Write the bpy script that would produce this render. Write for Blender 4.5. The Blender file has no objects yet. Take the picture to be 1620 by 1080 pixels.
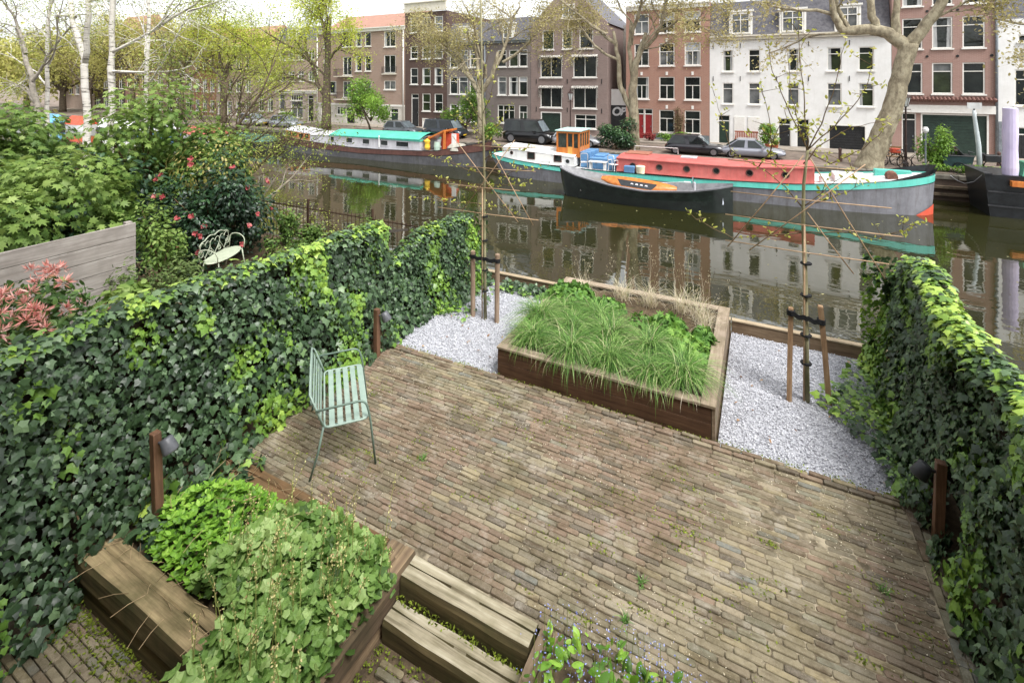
import bpy, bmesh, math, random
import numpy as np
from mathutils import Vector, Matrix
R = math.radians
random.seed(7); rng = np.random.default_rng(11)
scene = bpy.context.scene
COL = scene.collection

# ---------------------------------------------------------------- camera, sky, sun, exposure
cam_d = bpy.data.cameras.new('camera'); cam = bpy.data.objects.new('camera', cam_d); COL.objects.link(cam)
cam.location = (0, 0, 4.0); cam.rotation_euler = (R(90), 0, R(27))
cam_d.sensor_width = 36; cam_d.lens = 36 * 777 / 1620; cam_d.shift_y = -(540 - 128) / 1620
cam_d.clip_start = 0.05; cam_d.clip_end = 3000
scene.camera = cam
world = bpy.data.worlds.new('World'); scene.world = world; world.use_nodes = True
wn = world.node_tree; wn.nodes.clear()
w_out = wn.nodes.new('ShaderNodeOutputWorld'); w_bg = wn.nodes.new('ShaderNodeBackground')
w_sky = wn.nodes.new('ShaderNodeTexSky'); w_sky.sky_type = 'NISHITA'; w_sky.sun_disc = False
SUN_EL, SUN_AZ = R(60), R(118)          # azimuth measured clockwise from +Y
w_sky.sun_elevation = SUN_EL; w_sky.sun_rotation = SUN_AZ
w_sky.air_density = 1.0; w_sky.dust_density = 3.0; w_sky.ozone_density = 1.0
w_hs = wn.nodes.new('ShaderNodeHueSaturation'); w_hs.inputs['Saturation'].default_value = 0.15
w_bg.inputs['Strength'].default_value = 0.15
wn.links.new(w_sky.outputs[0], w_hs.inputs['Color']); wn.links.new(w_hs.outputs[0], w_bg.inputs['Color'])
wn.links.new(w_bg.outputs[0], w_out.inputs['Surface'])
sun_d = bpy.data.lights.new('sun', 'SUN'); sun_d.energy = 1.5; sun_d.angle = R(16); sun_d.color = (1, 0.98, 0.95)
sun = bpy.data.objects.new('sun', sun_d); COL.objects.link(sun)
sd = Vector((math.sin(SUN_AZ) * math.cos(SUN_EL), math.cos(SUN_AZ) * math.cos(SUN_EL), math.sin(SUN_EL)))
sun.rotation_euler = sd.to_track_quat('Z', 'Y').to_euler(); sun.location = (5, -8, 30)
scene.view_settings.view_transform = 'Standard'; scene.view_settings.look = 'None'
scene.view_settings.exposure = 1.25; scene.view_settings.gamma = 1.0; scene.view_settings.use_curve_mapping = False

# ---------------------------------------------------------------- helpers
ORG = {}                                 # world origin of a thing (for parts written in world coordinates)
def tag(o, label=None, cat=None, group=None, kind=None):
    if label: o['label'] = label
    if cat: o['category'] = cat
    if group: o['group'] = group
    if kind: o['kind'] = kind
    return o
def thing(name, label, cat, loc=(0, 0, 0), rz=0.0, group=None, local=False):
    o = bpy.data.objects.new(name, None); COL.objects.link(o)
    o.empty_display_size = 0.1
    o.location = loc; o.rotation_euler = (0, 0, rz)
    ORG[o.name] = (0, 0, 0) if local else tuple(loc)
    return tag(o, label, cat, group)
def link(name, me, mat, parent=None, smooth=False):
    o = bpy.data.objects.new(name, me); COL.objects.link(o)
    if mat is not None:
        me.materials.clear() if len(me.materials) else None
        me.materials.append(mat)
    if smooth:
        me.polygons.foreach_set('use_smooth', [True] * len(me.polygons))
    if parent is not None:
        o.parent = parent; ORG[o.name] = ORG[parent.name]
    else: ORG[o.name] = (0, 0, 0)
    return o
class MB:
    """collects faces; build() links them as ONE mesh object"""
    def __init__(s): s.v = []; s.f = []
    def add(s, vs, fs):
        n = len(s.v); s.v += [tuple(v) for v in vs]; s.f += [tuple(i + n for i in f) for f in fs]; return s
    def box(s, x0, x1, y0, y1, z0, z1, taper=0):
        t = taper
        return s.add([(x0,y0,z0),(x1,y0,z0),(x1,y1,z0),(x0,y1,z0),(x0+t,y0+t,z1),(x1-t,y0+t,z1),(x1-t,y1-t,z1),(x0+t,y1-t,z1)],
              [(0,3,2,1),(4,5,6,7),(0,1,5,4),(1,2,6,5),(2,3,7,6),(3,0,4,7)])
    def quad(s, a, b, c, d): return s.add([a,b,c,d], [(0,1,2,3)])
    def tube(s, pts, rad, n=6, cap=True, closed=False):
        pts = [Vector(p) for p in pts]; m = len(pts)
        if not hasattr(rad, '__len__'): rad = [rad] * m
        rings = []; prev = None
        for i, p in enumerate(pts):
            if closed: d = pts[(i+1) % m] - pts[i-1]
            elif i == 0: d = pts[1] - p
            elif i == m-1: d = p - pts[i-1]
            else: d = pts[i+1] - pts[i-1]
            if d.length < 1e-9: d = Vector((0,0,1))
            d.normalize()
            if prev is None:
                a = d.orthogonal().normalized()
            else:
                a = prev - d * prev.dot(d)
                a = a.normalized() if a.length > 1e-6 else d.orthogonal().normalized()
            prev = a; b = d.cross(a)
            rings.append([p + (a * math.cos(2*math.pi*k/n) + b * math.sin(2*math.pi*k/n)) * rad[i] for k in range(n)])
        vs = [q for r in rings for q in r]; fs = []
        for i in range(m if closed else m-1):
            j = (i+1) % m
            for k in range(n):
                k2 = (k+1) % n
                fs.append((i*n+k, i*n+k2, j*n+k2, j*n+k))
        if cap and not closed:
            fs.append(tuple(range(n))[::-1]); fs.append(tuple((m-1)*n + k for k in range(n)))
        return s.add(vs, fs)
    def lathe(s, c, prof, n=16, axis='z'):
        vs = []; fs = []
        for r, h in prof:
            for k in range(n):
                a = 2*math.pi*k/n; x, y = r*math.cos(a), r*math.sin(a)
                p = (x, y, h) if axis == 'z' else ((x, h, y) if axis == 'y' else (h, x, y))
                vs.append((c[0]+p[0], c[1]+p[1], c[2]+p[2]))
        for i in range(len(prof)-1):
            for k in range(n):
                k2 = (k+1) % n
                fs.append((i*n+k, i*n+k2, (i+1)*n+k2, (i+1)*n+k))
        fs.append(tuple(range(n))[::-1]); fs.append(tuple((len(prof)-1)*n+k for k in range(n)))
        return s.add(vs, fs)
    def build(s, name, mat, parent=None, smooth=False, bevel=0, fixn=True):
        o = ORG[parent.name] if parent is not None else (0, 0, 0)
        me = bpy.data.meshes.new(name)
        me.from_pydata([(a-o[0], b-o[1], c-o[2]) for a, b, c in s.v], [], s.f)
        if fixn or bevel:
            bm = bmesh.new(); bm.from_mesh(me)
            if fixn: bmesh.ops.recalc_face_normals(bm, faces=bm.faces)
            if bevel:
                bmesh.ops.bevel(bm, geom=list(bm.edges), offset=bevel, segments=1, affect='EDGES', clamp_overlap=True)
            bm.to_mesh(me); bm.free()
        return link(name, me, mat, parent, smooth)
def base_of(mb):
    a = np.array(mb.v); return (float(a[:,0].mean()), float(a[:,1].mean()), float(a[:,2].min()))
def solo(name, mb, mat, label, cat, group=None, smooth=False, bevel=0, kind=None):
    """a top-level thing that is one mesh, its origin at its base"""
    c = base_of(mb); mb.v = [(a-c[0], b-c[1], d-c[2]) for a, b, d in mb.v]
    o = mb.build(name, mat, None, smooth, bevel); o.location = c
    return tag(o, label, cat, group, kind)
def struct(name, mb, mat, label=None): return tag(mb.build(name, mat), label, None, None, 'structure')

# ---------------------------------------------------------------- materials
MATS = {}
def lin(h):
    h = h.lstrip('#'); c = [int(h[i:i+2], 16)/255 for i in (0, 2, 4)]
    return tuple((x/12.92 if x <= 0.04045 else ((x+0.055)/1.055)**2.4) for x in c) + (1,)
def N(nt, t, **kw):
    n = nt.nodes.new(t)
    for k, v in kw.items():
        if k.startswith('i_'):
            key = k[2:]; n.inputs[int(key) if key.isdigit() else key.replace('_', ' ')].default_value = v
        else: setattr(n, k, v)
    return n
def newmat(name):
    m = bpy.data.materials.new(name); m.use_nodes = True; m.node_tree.nodes.clear(); MATS[name] = m
    nt = m.node_tree; out = N(nt, 'ShaderNodeOutputMaterial'); b = N(nt, 'ShaderNodeBsdfPrincipled')
    nt.links.new(b.outputs[0], out.inputs[0]); return m, nt, b, out
def coords(nt, scale=(1,1,1), world_space=False, rot=(0,0,0)):
    if world_space: src = N(nt, 'ShaderNodeNewGeometry').outputs['Position']
    else: src = N(nt, 'ShaderNodeTexCoord').outputs['Object']
    mp = N(nt, 'ShaderNodeMapping'); mp.inputs['Scale'].default_value = scale; mp.inputs['Rotation'].default_value = rot
    nt.links.new(src, mp.inputs[0]); return mp.outputs[0]
def ramp(nt, fac, stops, interp='LINEAR'):
    r = N(nt, 'ShaderNodeValToRGB'); r.color_ramp.interpolation = interp
    el = r.color_ramp.elements
    while len(el) < len(stops): el.new(0.5)
    for e, (p, c) in zip(el, stops): e.position = p; e.color = c
    nt.links.new(fac, r.inputs[0]); return r.outputs[0]
def mixc(nt, fac, a, b, mode='MIX'):
    m = N(nt, 'ShaderNodeMix', data_type='RGBA', blend_type=mode)
    for sock, val in ((m.inputs['Factor'], fac), (m.inputs['A'], a), (m.inputs['B'], b)):
        pass
    def setin(idx, val):
        if hasattr(val, 'links'): nt.links.new(val, m.inputs[idx])
        else: m.inputs[idx].default_value = val
    setin(0, fac); setin(6, a); setin(7, b); return m.outputs[2]
def noise(nt, vec, scale, detail=4, rough=0.6):
    n = N(nt, 'ShaderNodeTexNoise'); n.inputs['Scale'].default_value = scale; n.inputs['Detail'].default_value = detail
    n.inputs['Roughness'].default_value = rough; nt.links.new(vec, n.inputs['Vector']); return n.outputs[0]
def bump(nt, b, h, strength=0.3, dist=0.01):
    n = N(nt, 'ShaderNodeBump'); n.inputs['Strength'].default_value = strength; n.inputs['Distance'].default_value = dist
    nt.links.new(h, n.inputs['Height']); nt.links.new(n.outputs[0], b.inputs['Normal'])
def paint(name, c, c2=None, rough=0.5, scale=6, metal=0, spec=0.5, bmp=0.0, world_space=False, lo=0.35, hi=0.65, stretch=(1,1,1)):
    if name in MATS: return MATS[name]
    m, nt, b, out = newmat(name)
    c = lin(c) if isinstance(c, str) else c
    c2 = c if c2 is None else (lin(c2) if isinstance(c2, str) else c2)
    v = coords(nt, stretch, world_space); n = noise(nt, v, scale)
    nt.links.new(ramp(nt, n, [(lo, c), (hi, c2)]), b.inputs['Base Color'])
    b.inputs['Roughness'].default_value = rough; b.inputs['Metallic'].default_value = metal
    b.inputs['Specular IOR Level'].default_value = spec
    if bmp: bump(nt, b, noise(nt, v, scale*4), bmp, 0.01)
    return m
def weathered(name, c, c2, dirt, rough=.55, amount=.5, spec=.35, streak=(2.2,2.2,.25)):
    """paint with run-down streaks, chips and grime"""
    m, nt, b, out = newmat(name)
    v = coords(nt, (1,1,1), True); col = ramp(nt, noise(nt, v, 1.6, 5, .7), [(.35, lin(c)), (.65, lin(c2))])
    st = noise(nt, coords(nt, streak, True), 2.4, 6, .75); col = mixc(nt, ramp(nt, st, [(.48,(0,0,0,1)),(.72,(amount,)*3+(1,))]), col, lin(dirt))
    ch = noise(nt, v, 14, 4, .7); col = mixc(nt, ramp(nt, ch, [(.63,(0,0,0,1)),(.70,(amount*.8,)*3+(1,))]), col, lin(dirt))
    nt.links.new(col, b.inputs['Base Color']); b.inputs['Specular IOR Level'].default_value = spec
    rr = N(nt, 'ShaderNodeMapRange', i_3=rough-.1, i_4=rough+.25); nt.links.new(st, rr.inputs[0]); nt.links.new(rr.outputs[0], b.inputs['Roughness'])
    return m
def wood(name, c, c2, c3=None, axis=0, fine=40, rough=0.75, moss=None):
    m, nt, b, out = newmat(name)
    sc = [fine, fine, fine]; sc[axis] = fine*0.06
    v = coords(nt, tuple(sc)); n = noise(nt, v, 1.0, 6, 0.65)
    col = ramp(nt, n, [(0.3, lin(c)), (0.52, lin(c2)), (0.75, lin(c3 or c2))])
    v2 = coords(nt); big = noise(nt, v2, 3.5, 5)
    col = mixc(nt, ramp(nt, big, [(0.42, (0,0,0,1)), (0.68, (0.6,0.6,0.6,1))]), col, lin(moss or c))
    nt.links.new(col, b.inputs['Base Color']); b.inputs['Roughness'].default_value = rough
    b.inputs['Specular IOR Level'].default_value = 0.25
    bump(nt, b, n, 0.5, 0.006); return m
def foliage(name, stops, rough=0.5, spec=0.35, trans=0.25, tcol=None):
    m, nt, b, out = newmat(name)
    at = N(nt, 'ShaderNodeAttribute', attribute_name='tint')
    col = ramp(nt, at.outputs['Fac'], [(p, lin(c)) for p, c in stops])
    nt.links.new(col, b.inputs['Base Color']); b.inputs['Roughness'].default_value = rough
    b.inputs['Specular IOR Level'].default_value = spec
    if trans:
        t = N(nt, 'ShaderNodeBsdfTranslucent'); hs = N(nt, 'ShaderNodeHueSaturation'); hs.inputs['Value'].default_value = 1.25
        hs.inputs['Hue'].default_value = 0.485
        nt.links.new(col, hs.inputs['Color']); nt.links.new(hs.outputs[0], t.inputs['Color'])
        mx = N(nt, 'ShaderNodeMixShader'); mx.inputs[0].default_value = trans
        nt.links.new(b.outputs[0], mx.inputs[1]); nt.links.new(t.outputs[0], mx.inputs[2]); nt.links.new(mx.outputs[0], out.inputs[0])
    return m
def brickwall(name, c1, c2, mortar, scale=1.0, sat=1.0):
    if name in MATS: return MATS[name]
    m, nt, b, out = newmat(name)
    g = N(nt, 'ShaderNodeNewGeometry'); sx = N(nt, 'ShaderNodeSeparateXYZ'); cx = N(nt, 'ShaderNodeCombineXYZ')
    nt.links.new(g.outputs['Position'], sx.inputs[0])
    ad = N(nt, 'ShaderNodeMath', operation='ADD'); nt.links.new(sx.outputs[0], ad.inputs[0]); nt.links.new(sx.outputs[1], ad.inputs[1])
    nt.links.new(ad.outputs[0], cx.inputs[0]); nt.links.new(sx.outputs[2], cx.inputs[1])
    br = N(nt, 'ShaderNodeTexBrick'); nt.links.new(cx.outputs[0], br.inputs[0])
    br.inputs['Scale'].default_value = 1.0; br.inputs['Brick Width'].default_value = 0.22; br.inputs['Row Height'].default_value = 0.065
    br.inputs['Mortar Size'].default_value = 0.008; br.inputs['Bias'].default_value = 0.0
    br.inputs['Color1'].default_value = lin(c1); br.inputs['Color2'].default_value = lin(c2); br.inputs['Mortar'].default_value = lin(mortar)
    n = noise(nt, g.outputs['Position'], 0.8, 6, 0.7)
    col = mixc(nt, ramp(nt, n, [(0.35, (0,0,0,1)), (0.75, (0.5,0.5,0.5,1))]), br.outputs[0], lin(mortar))
    nt.links.new(col, b.inputs['Base Color']); b.inputs['Roughness'].default_value = 0.85; b.inputs['Specular IOR Level'].default_value = 0.2
    return m

# ---------------------------------------------------------------- leaf machinery
def unit(a): return a / np.maximum(np.linalg.norm(a, axis=-1, keepdims=True), 1e-9)
T_IVY = (np.array([(0,.45,.03),(0,0,0),(.30,-.08,-.06),(.42,.18,-.05),(.62,.42,-.10),(.33,.55,-.03),(.20,.80,-.04),(0,1.12,-.14),(-.20,.80,-.04),(-.33,.55,-.03),(-.62,.42,-.10),(-.42,.18,-.05),(-.30,-.08,-.06)]),
         [(0,i,i+1) for i in range(1,12)] + [(0,12,1)])
T_OVAL = (np.array([(0,0,0),(.22,.25,-.04),(.27,.55,-.05),(.16,.85,-.05),(0,1.05,-.1),(-.16,.85,-.05),(-.27,.55,-.05),(-.22,.25,-.04),(0,.5,.03)]),
          [(8,i,i+1) for i in range(0,7)] + [(8,7,0)])
T_ROUND = (np.array([(0,.5,.04)] + [(.52*math.sin(a)*(1 if k%2 else .86), .5-.55*math.cos(a)*(1 if k%2 else .86), -.05 if k%2 else -.02) for k, a in enumerate([i*math.pi/6 for i in range(12)])]),
           [(0,i,i%12+1) for i in range(1,13)])
T_LOBE = (np.array([(0,.45,.05)] + [((.50+.09*math.cos(5*a))*math.sin(a)*(.9 if k==0 else 1), .5-(.50+.09*math.cos(5*a))*math.cos(a), (-.06 if k%3 else .01)) for k, a in enumerate([i*2*math.pi/15 for i in range(15)])]),
          [(0,i,i%15+1) for i in range(1,16)])
T_MAPLE = (np.array([(0,.35,.03),(0,0,0),(.35,-.05,-.05),(.30,.18,0),(.72,.35,-.12),(.34,.45,0),(.48,.88,-.1),(.16,.70,0),(0,1.2,-.16),(-.16,.70,0),(-.48,.88,-.1),(-.34,.45,0),(-.72,.35,-.12),(-.30,.18,0),(-.35,-.05,-.05)]),
           [(0,i,i+1) for i in range(1,14)] + [(0,14,1)])
T_DIAM = (np.array([(0,0,0),(.3,.5,-.05),(0,1,-.08),(-.3,.5,-.05)]), [(0,1,2),(0,2,3)])
T_LANCE = (np.array([(0,0,0),(.11,.4,-.02),(.07,.75,-.06),(0,1.1,-.15),(-.07,.75,-.06),(-.11,.4,-.02)]), [(0,1,5),(1,2,4),(1,4,5),(2,3,4)])
def basis(Nn, D):
    n = unit(Nn); y = unit(D - (D*n).sum(1, keepdims=True)*n); x = np.cross(y, n); return x, y, n
def scatter(name, Pp, Nn, D, S, tint, tm, mat, parent=None, smooth=False, kind=None):
    """one mesh holding a leaf (template tm) at every point"""
    tv, tf = tm; n = len(Pp); m = len(tv)
    x, y, z = basis(Nn, D); o = np.array(ORG[parent.name]) if parent is not None else np.zeros(3)
    S = np.asarray(S).reshape(n, 1, 1)
    V = (Pp - o)[:, None, :] + S * (tv[None,:,0:1]*x[:,None,:] + tv[None,:,1:2]*y[:,None,:] + tv[None,:,2:3]*z[:,None,:])
    f = np.array(tf); Fa = (f[None] + (np.arange(n)*m)[:, None, None]).reshape(-1)
    me = bpy.data.meshes.new(name); me.vertices.add(n*m); me.vertices.foreach_set('co', V.reshape(-1).astype(np.float32))
    nf = n*len(tf); me.loops.add(nf*3); me.loops.foreach_set('vertex_index', Fa.astype(np.int32))
    me.polygons.add(nf); me.polygons.foreach_set('loop_start', np.arange(0, nf*3, 3, dtype=np.int32))
    at = me.attributes.new('tint', 'FLOAT', 'POINT'); at.data.foreach_set('value', np.repeat(np.clip(tint, 0, 1), m).astype(np.float32))
    me.update(calc_edges=True)
    ob = link(name, me, mat, parent, smooth)
    if kind: ob['kind'] = kind
    return ob
_leafm = {}
def single_leaves(name, Pp, Nn, D, S, tint, tm, mat, parent, key):
    """each leaf an object of its own; meshes shared between leaves of the same tint"""
    x, y, z = basis(Nn, D); o = np.array(ORG[parent.name]); tv, tf = tm
    for i in range(len(Pp)):
        b = int(np.clip(tint[i], 0, 0.999)*12); k = (key, b)
        if k not in _leafm:
            me = bpy.data.meshes.new(name); me.from_pydata([tuple(v) for v in tv], [], tf)
            at = me.attributes.new('tint', 'FLOAT', 'POINT'); at.data.foreach_set('value', np.full(len(tv), (b+.5)/12, np.float32))
            me.materials.append(mat); _leafm[k] = me
        ob = bpy.data.objects.new(name, _leafm[k]); COL.objects.link(ob); ob.parent = parent
        s = float(S[i]); p = Pp[i] - o
        mt = Matrix(((x[i][0]*s, y[i][0]*s, z[i][0]*s, p[0]), (x[i][1]*s, y[i][1]*s, z[i][1]*s, p[1]), (x[i][2]*s, y[i][2]*s, z[i][2]*s, p[2]), (0,0,0,1)))
        ob.matrix_local = mt
CA, SA = math.cos(R(27)), math.sin(R(27))
def px_size(Pp, S):
    """about how many photo pixels a piece of size S covers (0 when out of the frame): picks the pieces built singly"""
    X = Pp[:,0]*CA + Pp[:,1]*SA; Y = -Pp[:,0]*SA + Pp[:,1]*CA
    sx = 810 + 777*X/np.maximum(Y, .1); sy = 128 + 777*(4 - Pp[:,2])/np.maximum(Y, .1)
    vis = (Y > .5) & (sx > 2) & (sx < 1618) & (sy > 2) & (sy < 1078)
    return np.where(vis, 777*np.asarray(S)/np.maximum(Y, .1), 0)
def leafpart(Pp, Nn, D, S, tint, tm, mat, parent, key, rest='foliage', nind=300, score=None):
    sc = px_size(Pp, S) if score is None else score
    idx = np.argsort(-sc)[:nind]; idx = idx[sc[idx] > 0]
    mask = np.ones(len(Pp), bool); mask[idx] = False
    single_leaves('leaf', Pp[idx], Nn[idx], D[idx], S[idx], tint[idx], tm, mat, parent, key)
    return scatter(rest, Pp[mask], Nn[mask], D[mask], S[mask], tint[mask], tm, mat, parent, kind='stuff')
def vnoise(p, seed=0, freq=1.0):
    """cheap smooth value noise, p (n,3) -> 0..1"""
    q = np.asarray(p)*freq; i = np.floor(q).astype(np.int64); f = q - i; f = f*f*(3-2*f); r = np.zeros(len(q))
    for dx in (0, 1):
        for dy in (0, 1):
            for dz in (0, 1):
                h = ((i[:,0]+dx)*73856093 ^ (i[:,1]+dy)*19349663 ^ (i[:,2]+dz)*83492791 ^ (seed*2654435)) & 0xffff
                h = (h*40503 & 0xffff)/65535.0
                w = (f[:,0] if dx else 1-f[:,0])*(f[:,1] if dy else 1-f[:,1])*(f[:,2] if dz else 1-f[:,2])
                r += h*w
    return r
def rvec(n): return unit(rng.normal(size=(n, 3)))
# ================================================================ SETTING
ZW, ZS = -1.8, -0.6                      # canal water level, far street level
VN, VQ, VF = 8.72, 30.8, 38.8            # near quay edge, far quay edge, facade line
m_soil = paint('soil', '#4a4034', '#6a5c48', 0.95, 9, spec=0.1, bmp=0.5, world_space=True)
m_sand = paint('joint_sand', '#5f5646', '#a89d86', 0.95, 7, spec=0.1, bmp=0.6, world_space=True, lo=0.42, hi=0.66)
m_stone = paint('quay_stone', '#4d4a44', '#7a756a', 0.9, 3, spec=0.2, bmp=0.4, world_space=True)

# water: dark olive body, mirror-like surface with slow ripples
m_water, nt, b, out = newmat('canal_water')
v = coords(nt, (1, 1, 1), True)
nt.links.new(ramp(nt, noise(nt, v, 0.15, 3), [(0.35, lin('#242511')), (0.7, lin('#302f18'))]), b.inputs['Base Color'])
b.inputs['Roughness'].default_value = 0.015; b.inputs['IOR'].default_value = 2.7
v2 = coords(nt, (0.55, 1.0, 1), True, (0, 0, R(12)))
h = N(nt, 'ShaderNodeMath', operation='ADD')
nt.links.new(noise(nt, v2, 1.1, 2, 0.5), h.inputs[0])
h2 = N(nt, 'ShaderNodeMath', operation='MULTIPLY', i_1=0.3); nt.links.new(noise(nt, v2, 4.5, 2, 0.5), h2.inputs[0]); nt.links.new(h2.outputs[0], h.inputs[1])
bump(nt, b, h.outputs[0], 0.03, 0.22)
struct('water', MB().quad((-500,VN-.3,ZW),(300,VN-.3,ZW),(300,VQ+.3,ZW),(-500,VQ+.3,ZW)), m_water)
_n = 700; _P = np.column_stack([rng.uniform(-30,14,_n), 9.2+20.5*rng.random(_n)**1.2, np.full(_n, ZW+.006)]); _P = _P[vnoise(_P, 71, .35) > .42]; _n = len(_P)
tag(scatter('floating_leaves', _P, np.tile([0,0,1.],(_n,1))+.05*rng.normal(size=(_n,3)), rvec(_n), rng.uniform(.03,.10,_n), rng.random(_n), T_OVAL, foliage('floating_leaf', [(0,'#5a5230'),(.5,'#8a8450'),(1,'#b9b48a')], .7, .2, .1)), 'small leaves and petals floating on the canal', 'leaves', kind='stuff')
struct('canal_bed', MB().box(-500,300,VN-.3,VQ+.3,-4,-3.6), m_stone)

# near bank: upper garden level with a notch for the lower landing
g = MB()
ZU = -0.075
g.quad((-60,2.05,ZU),(-2.7,2.05,ZU),(-2.7,VN,ZU),(-60,VN,ZU))
g.quad((-2.7,3.12,ZU),(-1.4,3.12,ZU),(-1.4,VN,ZU),(-2.7,VN,ZU))
g.quad((-1.4,-12,ZU),(60,-12,ZU),(60,VN,ZU),(-1.4,VN,ZU))
g.quad((-60,-12,-.425),(-1.4,-12,-.425),(-1.4,3.12,-.425),(-60,3.12,-.425))
g.quad((-60,2.05,-.425),(-60,2.05,ZU),(-2.7,2.05,ZU),(-2.7,2.05,-.425))
struct('garden_ground', g, m_soil)
struct('near_quay_wall', MB().box(-60,60,VN,VN+.25,-3.6,-.16), m_stone)

# far bank: street sheet to the horizon, pavement with kerb, stone quay
m_street = paint('street_clinker', '#6d6259', '#8d8075', 0.9, 2.2, spec=0.15, bmp=0.3, world_space=True)
m_pave = paint('pavement_tiles', '#857c72', '#9d9488', 0.9, 3, spec=0.15, bmp=0.2, world_space=True)
struct('street', MB().quad((-700,VQ+.35,ZS),(500,VQ+.35,ZS),(500,900,ZS),(-700,900,ZS)), m_street)
struct('pavement', MB().box(-150,60,36.6,VF+.2,ZS-.3,ZS+.1), m_pave)
qw = thing('quay_wall', 'stone capped far quay wall running along the canal behind the barges', 'quay wall', (-20,VQ,ZW-1))
MB().box(-300,120,VQ,VQ+.5,-3.6,-.78).build('masonry', brickwall('quay_brick','#5b4a40','#6a584c','#4b4640'), qw)
for i in range(-16, 24):
    MB().box(i*1.2+.012,(i+1)*1.2-.012,VQ-.06,VQ+.42,-.78,-.575).build('coping_stone', m_stone, qw, bevel=.015)
MB().box(-300,-16*1.2,VQ-.06,VQ+.42,-.78,-.575).build('coping_stone', m_stone, qw)
MB().box(24*1.2,120,VQ-.06,VQ+.42,-.78,-.575).build('coping_stone', m_stone, qw)
for z in (-1.15,-1.5):
    MB().box(6.9,12.5,VQ-.16,VQ-.003,z-.07,z+.07).build('fender_beam', paint('fender_wood','#4a4136','#6b5f50',.9,5,spec=.1), qw, bevel=.01)

# the building the garden belongs to, behind the viewpoint: it closes off the sky on that side
struct('own_house', MB().box(-16,16,-10,-1.3,-.6,13), brickwall('own_brick','#7d6a60','#6f5d54','#8a7d74'))
# ================================================================ TERRACE
BP = ['#94886a','#9c9070','#867b60','#8d8a6e','#7f7e69','#a6977a','#8f8066','#83735f','#866a56','#745a48','#5f554a','#7a6650','#757a74','#a2936c','#8e735c','#7d745e']
m_brick, nt, b, out = newmat('terrace_brick')
at = N(nt, 'ShaderNodeAttribute', attribute_name='tint')
col = ramp(nt, at.outputs['Fac'], [(i/len(BP), lin(c)) for i, c in enumerate(BP)], 'CONSTANT')
pw = coords(nt, (1,1,1), True)
n1 = noise(nt, pw, 55, 4, .7); n2 = noise(nt, pw, 1.9, 7, .75); n3 = noise(nt, pw, 210, 2); n4 = noise(nt, pw, 3.1, 7, .75)
col = mixc(nt, ramp(nt, n1, [(.3,(0,0,0,1)),(.75,(.6,.6,.6,1))]), col, lin('#9c917a'))
col = mixc(nt, ramp(nt, n2, [(.46,(0,0,0,1)),(.66,(.75,.75,.75,1))]), col, lin('#5f5538'))
col = mixc(nt, ramp(nt, n4, [(.53,(0,0,0,1)),(.70,(.8,.8,.8,1))]), col, lin('#b0a796'))
col = mixc(nt, ramp(nt, n3, [(.64,(0,0,0,1)),(.72,(.8,.8,.8,1))]), col, lin('#c9bfa8'))
_hs = N(nt,'ShaderNodeHueSaturation',i_Saturation=.88,i_Value=.84); nt.links.new(col,_hs.inputs['Color']); col = _hs.outputs[0]
col = mixc(nt, ramp(nt, noise(nt, pw, 9, 5, .75), [(.50,(0,0,0,1)),(.66,(.45,.45,.45,1))]), col, lin('#544b3a'))
col = mixc(nt, ramp(nt, noise(nt, coords(nt,(1.1,4.2,1),True), 1.9, 7, .72), [(.55,(0,0,0,1)),(.63,(.62,.62,.62,1))]), col, lin('#4f4030'))
nt.links.new(col, b.inputs['Base Color']); b.inputs['Roughness'].default_value = .9; b.inputs['Specular IOR Level'].default_value = .15
bump(nt, b, n1, .6, .006)
def brick_geo(l, w, h, j):
    a, c = l/2, w/2; t = .004 + .003*j; r = .010 + .006*random.random()
    bs = [(-a,-c),(-a+r*.6,-c),(a-r,-c),(a,-c+r*.8),(a,c-r),(a-r*.7,c),(-a+r,c),(-a,c-r*.8)]
    bs[0] = (-a,-c+r); 
    n = len(bs); vs = [(x,y,-h) for x,y in bs]+[(x,y,-t) for x,y in bs]+[(x*(1-.009/l)+random.uniform(-.002,.002),y*(1-.008/w)+random.uniform(-.002,.002),random.uniform(-.0015,.0015)) for x,y in bs]
    fs = []
    for k in (0, 1):
        for i in range(n): fs.append((k*n+i, k*n+(i+1)%n, (k+1)*n+(i+1)%n, (k+1)*n+i))
    fs.append(tuple(range(2*n,3*n))); return vs, fs
def pick_tint(x, y):
    red = vnoise(np.array([[x,y,0]]), 3, .9)[0]*.9 + .35*math.exp(-((y-4.9)/.9)**2) + random.gauss(0,.16) - .16
    if red > .62: i = random.choice([7,8,9,11,14,8,14,10])
    elif red > .5: i = random.choice([6,7,0,15,11,10])
    else: i = random.choice([0,0,1,1,2,2,3,4,5,13,6,15,0,1,13] if random.random()<.93 else [10,12,12])
    return i
_brickm = {}
def brick_mesh(i, var, l, w):
    k = (i, var, round(l,3), round(w,3))
    if k not in _brickm:
        vs, fs = brick_geo(l, w, .06, random.random()); me = bpy.data.meshes.new('brick'); me.from_pydata(vs, [], fs)
        a = me.attributes.new('tint','FLOAT','POINT'); a.data.foreach_set('value', np.full(len(vs),(i+.5)/len(BP),np.float32))
        me.materials.append(m_brick); _brickm[k] = me
    return _brickm[k]
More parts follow.
